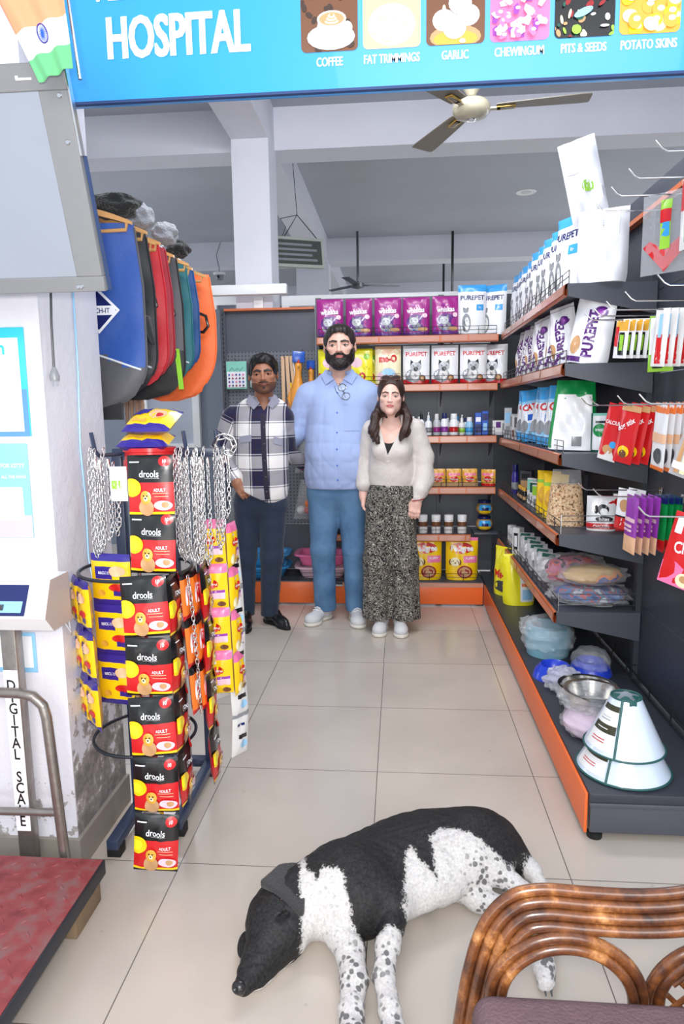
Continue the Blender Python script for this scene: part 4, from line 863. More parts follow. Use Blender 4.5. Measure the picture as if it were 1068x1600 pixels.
o = ballcard(2); o.location = (-1.015, BY-.06, 1.75); tag(o, 'green card of tiny coloured balls above the plaid man\'s head', 'toy')
# wooden stick toys and feather wands
mat('stick_wood', (214, 176, 140), .6, vary=.12)
for i in range(3):
    o = MB().bbox((-.013, -.008, -.62), (.013, .008, 0), 'stick_wood', .003).build('wooden_stick'); o.location = (-.845+.032*i, BY-.055-.01*i, 1.77); o.rotation_euler = (0, -.04*i, 0); tag(o, f'flat pale wooden stick hanging on the pegboard, {ORD[i]} from the left', 'stick', 'flat wooden sticks on the pegboard')
for i, (m_, dx) in enumerate([('print_blue', .0), ('print_red', -.02), ('print_yellow', -.01), ('print_lime', .012), ('print_purple', .02), ('print_teal', .03)]):
    mb = MB(); mb.tube([(0, 0, 0), (dx*1.5, -.005, -.30)], .003, 'print_white', 6)
    o = mb.build('feather_wand')
    f = MB(); f.add([(dx*1.5-.012, -.006, -.16), (dx*1.5+.012, -.006, -.16), (dx*2.2+.022, -.012, -.34), (dx*2.6, -.01, -.44-.02*(i % 3)), (dx*2.0-.016, -.012, -.34)], [(0, 1, 2, 3, 4)], m_)
    f.add([(dx*1.5-.012, -.004, -.16), (dx*1.5+.012, -.004, -.16), (dx*2.2+.022, -.009, -.34), (dx*2.6, -.008, -.44-.02*(i % 3)), (dx*2.0-.016, -.009, -.34)], [(4, 3, 2, 1, 0)], m_); f.build('feather', o)
    o.location = (-.765, BY-.03-.014*i, 1.74); tag(o, f'cat teaser wand with a {m_[6:]} feather between the sticks and the rubber chickens', 'cat toy', 'cat teaser wands on the pegboard')
# rubber chickens
mat('rubber_orange', (236, 158, 60), .45, coat=.2, vary=.08, vscale=30); mat('comb_red', (206, 60, 50), .45)
def chicken():
    prof = [(.0, -.40), (.016, -.395), (.030, -.36), (.052, -.29), (.060, -.23), (.052, -.17), (.034, -.12), (.024, -.07), (.024, -.04), (.028, -.01), (.022, .015), (0, .025)]
    o = MB().lathe(prof, 'rubber_orange', 20).build('rubber_chicken')
    for s in (-1, 1): MB().tube([(s*.025, 0, -.36), (s*.032, -.005, -.42), (s*.028, -.01, -.47), (s*.04, -.012, -.49)], [.013, .009, .007, .003], 'rubber_orange', 8).build('leg', o)
    for s in (-1, 1): MB().tube([(s*.05, 0, -.18), (s*.064, -.01, -.24), (s*.052, -.02, -.29)], [.006, .014, .003], 'rubber_orange', 8).build('wing', o)
    MB().ell((0, -.006, .022), (.012, .02, .018), 'comb_red', 10).build('comb', o); MB().tube([(0, -.022, -.01), (0, -.05, -.016)], [.011, .002], 'print_gold', 8).build('beak', o)
    MB().bbox((-.045, -.012, .02), (.045, .0, .10), 'print_blue', .003).build('header_card', o)
    return o
o = chicken(); o.location = (-.725, BY-.10, 1.70); o.rotation_euler = (0, .04, .2); tag(o, 'orange rubber chicken toy with a blue header, larger one left of the tall man', 'dog toy', 'rubber chickens on the pegboard')
o = chicken(); o.location = (-.635, BY-.075, 1.66); o.rotation_euler = (0, .0, -.4); o.scale = (.75, .75, .75); tag(o, 'orange rubber chicken toy partly behind the tall man\'s shoulder', 'dog toy', 'rubber chickens on the pegboard')
# bags of toys
def toybag(label, loc, w, h, balls, seed, rz=0):
    o = pouch('toy_bag', w, h, .09, 'clear_film', None, seed=seed, wr=.012, stand=False, flare=-.6, nu=10, nv=12); tag(o, label, 'toy bag')
    for i, (x, y, z, r, m_) in enumerate(balls): MB().ell((x, y, z), (r, r, r), m_, 16).build('toy_ball', o)
    o.location = loc; o.rotation_euler.z = rz; return o
toybag('empty looking grey net bag hanging behind the plaid shoulder', (-1.16, BY-.06, 1.13), .16, .24, [], 201)
mat('net_grey', (196, 192, 196), .5, alpha=.7)
for ob in [bpy.data.objects[n.name] for n in COL.objects if n.get('label', '').startswith('empty looking')]:
    ob.data.materials[0] = M['net_grey']
toybag('clear bag with green rubber balls left of the plaid man\'s leg', (-1.19, BY-.09, .47), .17, .34, [(-.02, 0, .07, .035, 'print_green'), (.03, 0, .10, .035, 'print_lime'), (0, 0, .15, .032, 'print_green')], 203)
toybag('clear bag with pink and teal balls hanging left of the tall man', (-.66, BY-.08, .92), .17, .28, [(-.04, 0, .10, .034, 'print_pink'), (-.045, -.01, .045, .032, 'print_magenta'), (.03, -.01, .07, .034, 'print_teal'), (.04, 0, .13, .03, 'print_white')], 205)
toybag('clear bag with an orange ball and white toys left of the blue jeans', (-.66, BY-.08, .57), .20, .30, [(-.01, -.02, .12, .032, 'print_orange'), (-.02, -.01, .07, .028, 'print_red'), (.05, 0, .08, .035, 'print_white'), (-.07, 0, .07, .034, 'print_offwhite'), (.02, 0, .04, .03, 'print_gold')], 207)
for z in (.15,):
    o = MB().lathe([(0, 0), (.02, 0), (.02, .05), (.008, .055), (.006, .09), (.02, .10), (.02, .12), (0, .12)], 'print_offwhite', 12).build('bone_toy'); o.location = (-.66, BY-.06, 1.20); tag(o, 'small pale bone toy between the plaid man and the tall man', 'dog toy')
# ================================================================== smooth bodies (distance fields meshed with surface nets)
A = lambda *a: np.array(a, float)
def rc(P, a, b, ra, rb):
    a = A(*a); b = A(*b); ab = b-a; t = np.clip(((P-a)@ab)/max(ab@ab, 1e-9), 0, 1)
    return np.linalg.norm(P-a-t[:, None]*ab, axis=1)-(ra+(rb-ra)*t)
def el(P, c, r, R=None):
    q = P-A(*c)
    if R is not None: q = q@R
    r = A(*r); k0 = np.linalg.norm(q/r, axis=1); k1 = np.linalg.norm(q/(r*r), axis=1)
    return np.where(k1 > 1e-9, k0*(k0-1)/np.maximum(k1, 1e-9), -r.min())
def bx_(P, c, h, r=.01, R=None):
    q = P-A(*c)
    if R is not None: q = q@R
    q = np.abs(q)-(A(*h)-r)
    return np.linalg.norm(np.maximum(q, 0), axis=1)+np.minimum(q.max(axis=1), 0)-r
def sm(a, b, k):
    h = np.clip(.5+.5*(b-a)/k, 0, 1); return b*(1-h)+a*h-k*h*(1-h)
def ss(a, b, k): return -sm(-a, b, k)          # a minus b
def chain(P, pts, k=.02):
    d = None
    for (p0, r0), (p1, r1) in zip(pts[:-1], pts[1:]):
        e = rc(P, p0, p1, r0, r1); d = e if d is None else sm(d, e, k)
    return d
def rotm(ax, ay, az):
    return np.array((Matrix.Rotation(az, 3, 'Z') @ Matrix.Rotation(ay, 3, 'Y') @ Matrix.Rotation(ax, 3, 'X')))
def nets(fn, lo, hi, h):
    lo = A(*lo); hi = A(*hi); B = 8
    n = (np.ceil((hi-lo)/h/B).astype(int))*B
    D = np.empty(n+0, np.float32)
    nb = n//B; ci = np.stack(np.meshgrid(*[np.arange(k) for k in nb], indexing='ij'), -1).reshape(-1, 3)
    cc = lo+(ci*B+(B-1)/2)*h; dc = fn(cc); rad = B*h*.87*1.5+.004
    off = np.stack(np.meshgrid(*[np.arange(B)]*3, indexing='ij'), -1).reshape(-1, 3)
    act = np.abs(dc) < rad
    for c_, d_ in zip(ci[~act], dc[~act]): D[c_[0]*B:c_[0]*B+B, c_[1]*B:c_[1]*B+B, c_[2]*B:c_[2]*B+B] = d_
    ca = ci[act]
    for s in range(0, len(ca), 300):
        c_ = ca[s:s+300]; idx = (c_[:, None, :]*B+off[None]).reshape(-1, 3); v = fn(lo+idx*h); D[idx[:, 0], idx[:, 1], idx[:, 2]] = v
    S = D < 0; cnt = np.zeros(n-1, np.int8)
    sl = lambda a, i: a[i[0]:a.shape[0]-1+i[0], i[1]:a.shape[1]-1+i[1], i[2]:a.shape[2]-1+i[2]]
    cor = [(i, j, k) for i in (0, 1) for j in (0, 1) for k in (0, 1)]
    for c in cor: cnt += sl(S, c)
    cells = np.argwhere((cnt > 0) & (cnt < 8)); ids = -np.ones(n-1, np.int64); ids[tuple(cells.T)] = np.arange(len(cells))
    acc = np.zeros((len(cells), 3)); num = np.zeros(len(cells))
    for i, a in enumerate(cor):
        for b in cor[i+1:]:
            if sum(abs(x-y) for x, y in zip(a, b)) != 1: continue
            da = D[tuple((cells+a).T)]; db = D[tuple((cells+b).T)]; m = (da < 0) != (db < 0)
            t = np.where(m, da/np.where(m, da-db, 1), 0)[:, None]
            acc += np.where(m[:, None], A(*a)+(A(*b)-A(*a))*t, 0); num += m
    V = lo+(cells+acc/num[:, None])*h; F = []
    for ax in range(3):
        u, w = [(1, 2), (2, 0), (0, 1)][ax]
        e = [slice(None)]*3; e2 = [slice(None)]*3; e[ax] = slice(0, -1); e2[ax] = slice(1, None)
        X = np.argwhere(S[tuple(e)] != S[tuple(e2)]); X = X[(X[:, u] > 0) & (X[:, w] > 0) & (X[:, u] < n[u]-1) & (X[:, w] < n[w]-1)]
        du = np.zeros(3, int); du[u] = 1; dw = np.zeros(3, int); dw[w] = 1
        q = np.stack([ids[tuple((X-du-dw).T)], ids[tuple((X-dw).T)], ids[tuple(X.T)], ids[tuple((X-du).T)]], 1)
        ins = S[tuple(X.T)]; q[~ins] = q[~ins][:, ::-1]; F.append(q[(q >= 0).all(1)])
    return V, np.concatenate(F)
def surf(name, VF, m, parent, smooth=True, matfn=None, attrs=None, uv=None):
    V, F = VF; me = bpy.data.meshes.new(name); root = np.array(parent.location) if parent else np.zeros(3)
    me.vertices.add(len(V)); me.vertices.foreach_set('co', (V-root).astype(np.float32).ravel())
    me.loops.add(F.size); me.loops.foreach_set('vertex_index', F.astype(np.int32).ravel())
    me.polygons.add(len(F)); me.polygons.foreach_set('loop_start', np.arange(0, F.size, 4, dtype=np.int32))
    try: me.polygons.foreach_set('loop_total', np.full(len(F), 4, np.int32))
    except Exception: pass
    me.update(calc_edges=True); me.validate()
    ms = m if isinstance(m, list) else [m]
    for x in ms: me.materials.append(M[x])
    if matfn is not None: me.polygons.foreach_set('material_index', matfn(V[F].mean(1)).astype(np.int32))
    for k, v in (attrs or {}).items():
        a = me.attributes.new(k, 'FLOAT', 'POINT'); a.data.foreach_set('value', v.astype(np.float32))
    if uv is not None:
        l = me.uv_layers.new(name='cloth'); l.data.foreach_set('uv', uv[F.ravel()].astype(np.float32).ravel())
    me.shade_smooth(); o = bpy.data.objects.new(name, me); COL.objects.link(o)
    if parent: o.parent = parent
    return o
def wrink(P, amp, seed, f=26, dirs=5):
    rs = np.random.default_rng(seed); d = np.zeros(len(P))
    for i in range(dirs):
        k = rs.normal(size=3)*A(.6, .5, 1.0); k = k/np.linalg.norm(k)*f*rs.uniform(.5, 1.5); w = rs.normal(size=3)*6
        d += (1-np.abs(np.sin(P@k+1.3*np.sin(P@w+rs.uniform(0, 6))+rs.uniform(0, 6))))**2
    return amp*(d/dirs-.35)
def march(fn, x, z, y0, n=40):
    P = np.array([[x, y0, z]], float)
    for _ in range(n): P[0, 1] += max(fn(P)[0], 0)*.8
    return P[0, 1]
def hand(P, w, d, nrm, side, s=1.0, curl=.5, spread=.12, thumb_out=.9):
    """w wrist, d direction to the fingertips, nrm back-of-hand normal, side +1/-1 which side the thumb is on"""
    w = A(*w); d = A(*d)/np.linalg.norm(d); n = A(*nrm); n = n-d*(n@d); n /= np.linalg.norm(n); t = np.cross(d, n)*side
    at = lambda a, b, c: tuple(w+s*(d*a+t*b+n*c))
    D = sm(rc(P, at(-.02, 0, 0), at(.02, 0, 0), .026*s, .027*s), rc(P, at(.02, .018, 0), at(.075, .026, .002), .017*s, .014*s), .015)
    D = sm(D, rc(P, at(.02, -.018, 0), at(.072, -.026, 0), .016*s, .013*s), .02); D = sm(D, rc(P, at(.02, 0, 0), at(.078, 0, .003), .016*s, .014*s), .02)
    for k, (off, L) in enumerate([(.030, .066), (.010, .075), (-.011, .070), (-.030, .054)]):
        a = off*4*spread; c1, c2 = curl*.5, curl*1.2; p = A(.075, off, .002); pts = []
        ang = 0; r = [.0098, .0090, .0082, .0070]
        pts.append((at(*p), r[0]*s))
        for j, (fr, cu) in enumerate([(.45, c1), (.31, c2), (.24, c2)]):
            ang += cu; st = A(math.cos(ang), a, -math.sin(ang))*L*fr; p = p+st; pts.append((at(*p), r[j+1]*s))
        D = sm(D, chain(P, pts, .003), .006)
    p0, p1, p2, p3 = A(.012, .022, -.004), A(.040, .022+.026*thumb_out, -.012), A(.066, .022+.036*thumb_out, -.018), A(.088, .022+.036*thumb_out, -.024)
    return sm(D, chain(P, [(at(*p0), .017*s), (at(*p1), .0125*s), (at(*p2), .011*s), (at(*p3), .0085*s)], .006), .012)

mat('eye_white', (168, 156, 150), .15, coat=.6); mat('eye_brown', (52, 34, 24), .12, coat=.8)
def skin(name, rgb, lip):
    for n_, c in ((name, rgb), (name+'_lip', lip)):
        mat(n_, c, .46, vary=.05, vscale=30, bump=.04, bscale=300); b = NT(n_).nodes['Principled BSDF']
        b.inputs['Subsurface Weight'].default_value = .12; b.inputs['Subsurface Radius'].default_value = (.012, .005, .003); b.inputs['Subsurface Scale'].default_value = .6
def hairmat(name, rgb, sc=(160, 160, 14)):
    mat(name, rgb, .42, spec=.4); nt = NT(name); b = nt.nodes['Principled BSDF']; tc = nt.nodes.new('ShaderNodeTexCoord'); mp = nt.nodes.new('ShaderNodeMapping'); mp.inputs['Scale'].default_value = sc
    n = nt.nodes.new('ShaderNodeTexNoise'); n.inputs['Scale'].default_value = 1; n.inputs['Detail'].default_value = 4; nt.links.new(tc.outputs['Object'], mp.inputs[0]); nt.links.new(mp.outputs[0], n.inputs['Vector'])
    c = lin(rgb); cc = ramp(nt, n.outputs['Fac'], [(.3, tuple(x*.5 for x in c)), (.7, tuple(min(1, x*1.7) for x in c))]); nt.links.new(cc, b.inputs['Base Color'])
    bp = nt.nodes.new('ShaderNodeBump'); bp.inputs['Strength'].default_value = .8; bp.inputs['Distance'].default_value = .004; nt.links.new(n.outputs['Fac'], bp.inputs['Height']); nt.links.new(bp.outputs[0], b.inputs['Normal'])

class Head:
    """local frame: x right in picture, y back, z up; chin at z=-.5, crown at .5 (times s)"""
    def __init__(s, c, size, yaw=0, tilt=0, nod=0, wide=1.0, nose=1.0, jaw=1.0, female=False):
        s.c = A(*c); s.s = size; s.R = rotm(nod, tilt, yaw); s.w = wide; s.n = nose; s.j = jaw; s.f = female
    def loc(s, P): return (P-s.c)@s.R/s.s*A(1/s.w, 1, 1)
    def world(s, p): return s.c+s.R@(A(*p)*A(s.w, 1, 1)*s.s)
    def base(s, Q):
        j = s.j
        D = sm(el(Q, (0, .07, .13), (.325, .42, .365)), el(Q, (0, -.07, -.13), (.262, .30, .36)), .10)
        D = sm(D, el(Q, (0, -.255, -.41), (.11*j, .095, .085)), .10)
        for e in (-1, 1):
            D = sm(D, el(Q, (e*.160*j, -.03, -.26), (.09, .15, .12)), .12)
            D = sm(D, el(Q, (e*.175, -.24, -.075), (.085, .075, .065)), .07)
        D = sm(D, rc(Q, (-.17, -.315, .075), (.17, -.315, .075), .035, .035), .06)
        for e in (-1, 1):
            D = ss(D, el(Q, (e*.132, -.395, .005), (.078, .075, .045)), .05)
        return D
    def face(s, Q):
        D = s.base(Q); n = s.n
        D = sm(D, rc(Q, (0, -.335, .05), (0, -.435*n, -.125), .024, .042*n), .03)
        for e in (-1, 1):
            D = sm(D, el(Q, (e*.045*n, -.385, -.135), (.032*n, .04, .028)), .02)
            D = sm(D, el(Q, (e*.132, -.300, .002), (.068, .052, .046)), .015)       # lids
            D = ss(D, el(Q, (e*.132, -.375, -.003), (.056, .045, .0125)), .006)      # opening
            D = sm(D, el(Q, (e*.325, .05, -.03), (.032, .075, .115), rotm(.15, 0, e*.35)), .02)
            D = ss(D, el(Q, (e*.352, .015, -.01), (.018, .04, .06)), .012)
        D = sm(D, el(Q, (0, -.335, -.238), (.098, .045, .020)), .014)
        D = sm(D, el(Q, (0, -.325, -.275), (.080, .048, .024)), .014)
        D = ss(D, el(Q, (0, -.39, -.256), (.10, .035, .0045)), .008)
        return D
    def fn(s, P, neck=None):
        D = s.face(s.loc(P))*s.s
        return D
    def lipmask(s, C):
        Q = s.loc(C); return (((Q[:, 0]/.098)**2+((Q[:, 2]+.256)/.042)**2 < 1) & (Q[:, 1] < -.25))
    def bounds(s, e=.06): r = s.s*.62; return s.c-r-e+.0, s.c+r+e
    def eyes(s, root, look=(0, 0)):
        for e in (-1, 1):
            o = MB().ell((0, 0, 0), (.047*s.s,)*3, 'eye_white', 16); i = MB()
            X = Matrix.Translation(Vector(s.world((e*.132, -.300, -.002))-np.array(root.location)))
            ob = o.build('eye', root); ob.location = X.translation
            i.lathe([(0, .0), (.030*s.s, -.002*s.s)], 'eye_brown', 16, rotx(-pi/2) @ T(0, 0, 0)); q = i.build('iris', ob); q.location = (look[0], -.0485*s.s, look[1]); q.rotation_euler = (pi, 0, 0)
    def brows(s, root, m_, w=.011, rise=.012):
        def arc(Q, pts, r):
            q = Q*A(1, 0, 1); return np.minimum.reduce([rc(q, (x0, 0, z0), (x1, 0, z1), r0*r, r1*r) for (x0, z0, r0), (x1, z1, r1) in zip(pts[:-1], pts[1:])])
        for e in (-1, 1):
            f = lambda P: np.maximum(np.maximum(s.base(s.loc(P))-.016, s.loc(P)[:, 1]+.1), arc(s.loc(P), [(e*.052, .082, 1), (e*.125, .095+rise, 1.1), (e*.205, .078, .5)], w*2.0))*s.s
            c = s.world((e*.125, -.33, .1)); surf('eyebrow', nets(f, c-.036, c+.036, .0017), m_, root)
            g = lambda P: np.maximum(np.maximum(s.face(s.loc(P))-.006, s.loc(P)[:, 1]+.15), arc(s.loc(P), [(e*.078, .002, .7), (e*.132, .0165, 1), (e*.190, .000, .8)], .0065))*s.s
            c = s.world((e*.132, -.34, .01)); surf('eyelash', nets(g, c-.022, c+.022, .0011), m_, root)
def layer_uv(P, limbs, cx_, s=1.0):
    """cloth coordinates: torso from x and z, sleeves from the limb axis"""
    uv = np.stack([P[:, 0]-cx_, P[:, 2]], 1)
    for (a, b, r, thr) in limbs:
        a = A(*a); b = A(*b); d = (b-a)/np.linalg.norm(b-a); t = (P-a)@d; L = np.linalg.norm(b-a)
        dist = np.linalg.norm(P-a-np.clip(t, 0, L)[:, None]*d, axis=1); side = np.cross(d, A(0, 1, 0)); side /= np.linalg.norm(side)
        m = (dist < thr) & (t > -.0)
        uv[m, 0] = ((P-a)@side)[m]*1.0; uv[m, 1] = a[2]-t[m]
    return uv
def flap(fn, pts, off, m_, name, root, y0, thick=.004, sub=3):
    """a sewn piece lying on a garment: polygon quad in x,z draped on the field"""
    mb = MB(); (ax, az), (bx2, bz), (cx2, cz), (dx, dz) = pts; g = []
    def S(u, v, e):
        x = (ax*(1-u)+bx2*u)*(1-v)+(dx*(1-u)+cx2*u)*v; z = (az*(1-u)+bz*u)*(1-v)+(dz*(1-u)+cz*u)*v
        o_ = off(u, v) if callable(off) else off
        return (x-root.location.x, march(fn, x, z, y0)-o_-e-root.location.y, z-root.location.z)
    n = sub; C0 = {}
    for e in (0, 1):
        for j in range(n+1):
            for i in range(n+1): C0[(i, j, e)] = S(i/n, j/n, e*thick)
    keys = {k: q for q, k in enumerate(C0)}; V = list(C0.values()); F = []
    for j in range(n):
        for i in range(n):
            F.append((keys[(i, j, 1)], keys[(i+1, j, 1)], keys[(i+1, j+1, 1)], keys[(i, j+1, 1)]))
    for i in range(n):
        F.append((keys[(i, 0, 0)], keys[(i+1, 0, 0)], keys[(i+1, 0, 1)], keys[(i, 0, 1)])); F.append((keys[(i, n, 1)], keys[(i+1, n, 1)], keys[(i+1, n, 0)], keys[(i, n, 0)]))
        F.append((keys[(0, i, 1)], keys[(0, i+1, 1)], keys[(0, i+1, 0)], keys[(0, i, 0)])); F.append((keys[(n, i, 0)], keys[(n, i+1, 0)], keys[(n, i+1, 1)], keys[(n, i, 1)]))
    mb.add(V, F, m_); return mb.build(name, root)
def button(fn, x, z, y0, m_, root, r=.0055):
    o = MB().lathe([(0, -.002), (r, -.001), (r, .001), (0, .0015)], m_, 12, rotx(pi/2)).build('button', root); o.location = (x-root.location.x, march(fn, x, z, y0)-.0045-root.location.y, z-root.location.z); return o
def fabric_noise(name, rgb, vary, sc, bump=.25, bsc=400, rough=.85):
    mat(name, rgb, rough, vary=vary, vscale=sc, bump=bump, bscale=bsc, sheen=.15)
def lace_shoe(c, yaw, L, W, body_m, sole_m, root, laces='print_white', name='shoe', high=.085, point=.0):
    R = rotm(0, 0, yaw); c = A(*c)
    def f(P):
        q = (P-c)@R
        D = sm(el(q, (0, -.30*L, .036), (W*.5*(1-point*.4), .22*L, .040)), el(q, (0, .20*L, .045), (W*.42, .24*L, .052)), .05)
        D = sm(D, rc(q, (0, -.12*L, .05), (0, .20*L, high+.01), .026, .036), .04)
        if point: D = sm(D, rc(q, (0, -.3*L, .025), (0, -.5*L, .017), .03, .008), .03)
        return np.maximum(D, .016-q[:, 2])
    V, F = nets(f, c-A(L*.75, L*.75, .02), c+A(L*.75, L*.75, high+.07), .005)
    o = surf(name, (V, F), body_m, root)
    def g(P):
        q = (P-c)@R
        D = sm(el(q, (0, -.30*L, .012), (W*.53*(1-point*.4), .235*L, .05)), el(q, (0, .20*L, .012), (W*.45, .26*L, .05)), .05)
        if point: D = sm(D, rc(q, (0, -.3*L, .01), (0, -.52*L, .01), .03, .012), .03)
        return np.maximum(np.maximum(D, q[:, 2]-.022), .001-q[:, 2])
    surf('sole', nets(g, c-A(L*.75, L*.75, .02), c+A(L*.75, L*.75, .05), .005), sole_m, root)
    if laces:
        mb = MB()
        for i in range(4):
            y = -.17*L+.055*L*i*1.3; z = .088+.011*i; 
            P_ = [A(-.022, y, z-.006), A(0, y-.004, z+.004), A(.022, y, z-.006)]; mb.tube([tuple(c+R@p-np.array(root.location)) for p in P_], .0028, laces, 6)
        mb.build('laces', root)
    return o

# ---------------------------------------------------------------- tall man
skin('skin_fair', (222, 176, 158), (196, 116, 108)); skin('skin_fair_woman', (232, 188, 172), (200, 112, 112)); skin('skin_brown', (160, 108, 82), (132, 74, 66))
hairmat('hair_dark', (34, 27, 24)); hairmat('beard_dark', (32, 24, 22), (220, 220, 80)); hairmat('hair_black', (14, 12, 13), (120, 120, 60)); hairmat('hair_brown', (52, 34, 28), (150, 150, 9))
fabric_noise('shirt_blue', (160, 178, 220), .03, 30, .15)
mat('jeans_blue', (74, 112, 150), .85); nt = NT('jeans_blue'); b = nt.nodes['Principled BSDF']; tc = nt.nodes.new('ShaderNodeTexCoord'); nz = nt.nodes.new('ShaderNodeTexNoise'); nz.inputs['Scale'].default_value = 7; nz.inputs['Detail'].default_value = 6
nt.links.new(tc.outputs['Object'], nz.inputs['Vector']); nt.links.new(ramp(nt, nz.outputs['Fac'], [(.3, lin((62, 98, 136))), (.7, lin((98, 136, 172)))]), b.inputs['Base Color'])
fabric_noise('jeans_navy', (30, 44, 66), .10, 12, .2); mat('shoe_grey', (206, 206, 208), .7, vary=.06, bump=.3, bscale=300); mat('sole_white', (216, 212, 200), .6)
mat('boot_black', (24, 24, 27), .35, vary=.1, coat=.2); mat('glasses_frame', (16, 16, 20), .25, coat=.5); mat('lens', (200, 210, 220), .02, alpha=.25, spec=1)

ref = Vector((-.43, 4.35, 0)); man = empty('person', 'tall bearded person in a light blue shirt and blue jeans standing in the middle', 'person', ref)
H1 = Head((-.362, 4.285, 1.762), .262, yaw=.03, tilt=-.02, wide=1.10, jaw=1.15)
neck1 = lambda P: sm(rc(P, (-.36, 4.335, 1.70), (-.375, 4.36, 1.50), .066, .076), rc(P, (-.375, 4.365, 1.52), (-.375, 4.385, 1.42), .072, .10), .04)
V1 = nets(lambda P: sm(H1.fn(P), neck1(P), .03), A(-.56, 4.10, 1.47), A(-.18, 4.56, 1.92), .0034)
arm1 = [((-.565, 4.38, 1.475), .070), ((-.665, 4.40, 1.23), .052), ((-.80, 4.47, 1.12), .033)]
arm1b = [((-.195, 4.38, 1.475), .070), ((-.11, 4.46, 1.24), .050), ((-.03, 4.42, 1.08), .033)]
def body1(P):
    D = sm(rc(P, (-.38, 4.385, 1.33), (-.39, 4.36, 1.00), .13, .15), rc(P, (-.54, 4.39, 1.47), (-.22, 4.39, 1.47), .055, .055), .05)
    D = sm(D, chain(P, arm1), .04); D = sm(D, chain(P, arm1b), .04)
    D = sm(D, hand(P, (-.80, 4.47, 1.12), (-.8, .1, -.3), (-.1, -1, .2), 1, 1.05, .6), .02); D = sm(D, hand(P, (-.03, 4.42, 1.08), (.8, -.05, -.3), (.1, -1, .2), -1, 1.05, .6), .02)
    for s, x in ((-1, -.48), (1, -.29)): D = sm(D, chain(P, [((x, 4.36, .92), .085), ((x-.02*s*0, 4.34, .50), .058), ((x, 4.37, .09), .045)]), .03)
    return D
def merge(*vf):
    V = np.concatenate([v for v, f in vf]); n = 0; F = []
    for v, f in vf: F.append(f+n); n += len(v)
    return V, np.concatenate(F)
surf('body', merge(V1, nets(body1, A(-1.0, 4.15, .02), A(.15, 4.62, 1.56), .0075)), ['skin_fair', 'skin_fair_lip'], man, matfn=lambda C: H1.lipmask(C)*1)
H1.eyes(man); H1.brows(man, 'hair_dark', .011, .004)
def hair1(P):
    Q = H1.loc(P); D = el(Q, (0, .075, .145), (.346, .45, .385)); D = sm(D, el(Q, (0, -.16, .34), (.24, .20, .14)), .08)
    cut = np.minimum.reduce([Q[:, 2]-(.25-.0*Q[:, 0])+np.where(Q[:, 1] > -.18, 9, 0)*0-.6*np.clip(Q[:, 1]+.30, 0, 1)*0, Q[:, 2]*0+9])
    front = Q[:, 2]-(.29+.25*np.abs(Q[:, 0])*0); face = el(Q, (0, -.44, -.04), (.292, .50, .345)); D = np.maximum(D, -face)
    D = np.maximum(D, -(Q[:, 2]+.22-.10*np.clip(-Q[:, 1], 0, .3)*0)); ear = el(Q, (.34, .03, -.08), (.12, .09, .14)); ear2 = el(Q, (-.34, .03, -.08), (.12, .09, .14))
    D = np.maximum(np.maximum(D, -ear), -ear2)
    return (D+.006*np.sin(Q[:, 0]*60+Q[:, 1]*14))*H1.s
surf('hair', nets(hair1, *H1.bounds(), .003), 'hair_dark', man)
def beard1(P):
    Q = H1.loc(P); D = H1.base(Q)-.026; D = sm(D, el(Q, (0, -.23, -.42), (.19, .15, .15)), .06)
    reg = np.maximum(Q[:, 2]-(-.13-.35*np.clip(.28-np.abs(Q[:, 0]), 0, .12)*1.0+.5*np.clip(np.abs(Q[:, 0])-.20, 0, .2)*1.6), Q[:, 1]-.03)
    nose = el(Q, (0, -.44, -.10), (.085, .12, .082)); mouth = el(Q, (0, -.42, -.257), (.098, .14, .034)); ch = [el(Q, (e*.16, -.33, -.13), (.085, .14, .085)) for e in (-1, 1)]
    D = np.maximum(D, reg); D = np.maximum(D, -nose); D = np.maximum(D, -mouth)
    for c in ch: D = np.maximum(D, -c)
    return (D+.004*np.sin(Q[:, 0]*70)*np.sin(Q[:, 2]*60))*H1.s
surf('beard', nets(beard1, *H1.bounds(), .003), 'beard_dark', man)
def shirt1(P, raw=False):
    D = rc(P, (-.38, 4.37, 1.36), (-.385, 4.35, 1.10), .178, .195)
    D = sm(D, el(P, (-.385, 4.34, 1.08), (.205, .175, .30)), .05)
    D = np.maximum(D, -9); q = P.copy(); 
    D = sm(D, el(P, (-.378, 4.36, 1.28), (.205, .150, .26)), .05)
    D = sm(D, rc(P, (-.535, 4.38, 1.470), (-.235, 4.38, 1.470), .082, .082), .07)
    D = sm(D, rc(P, (-.455, 4.375, 1.552), (-.295, 4.375, 1.552), .058, .058), .06)
    D = sm(D, rc(P, (-.372, 4.37, 1.56), (-.370, 4.355, 1.615), .090, .078), .03)
    D = sm(D, el(P, (-.384, 4.35, .95), (.214, .150, .16)), .06)
    D = sm(D, chain(P, [((-.568, 4.38, 1.465), .086), ((-.672, 4.385, 1.235), .068)]), .025)
    D = sm(D, chain(P, [((-.205, 4.38, 1.465), .088), ((-.125, 4.45, 1.25), .066)]), .025)
    D = sm(D, chain(P, [((-.672, 4.385, 1.235), .070), ((-.715, 4.42, 1.175), .066)]), .02)
    D = D*1.0
    if not raw: D = D+wrink(P, .016, 3, 21, 6)*np.clip((1.62-P[:, 2])*3, .3, 1)
    # hem and neck opening
    D = np.maximum(D, .885-P[:, 2]+.0-.05*np.clip((np.abs(P[:, 0]+.388)-.12), 0, .1))
    D = np.maximum(D, -(rc(P, (-.368, 4.345, 1.72), (-.373, 4.36, 1.50), .074, .070))); D = np.maximum(D, P[:, 2]-1.625-.12*np.clip(P[:, 1]-4.34, -.2, .1)); D = np.maximum(D, -np.maximum(np.abs(P[:, 0]+.371)-.62*np.clip(P[:, 2]-1.522, 0, .2), P[:, 1]-4.33))
    return D
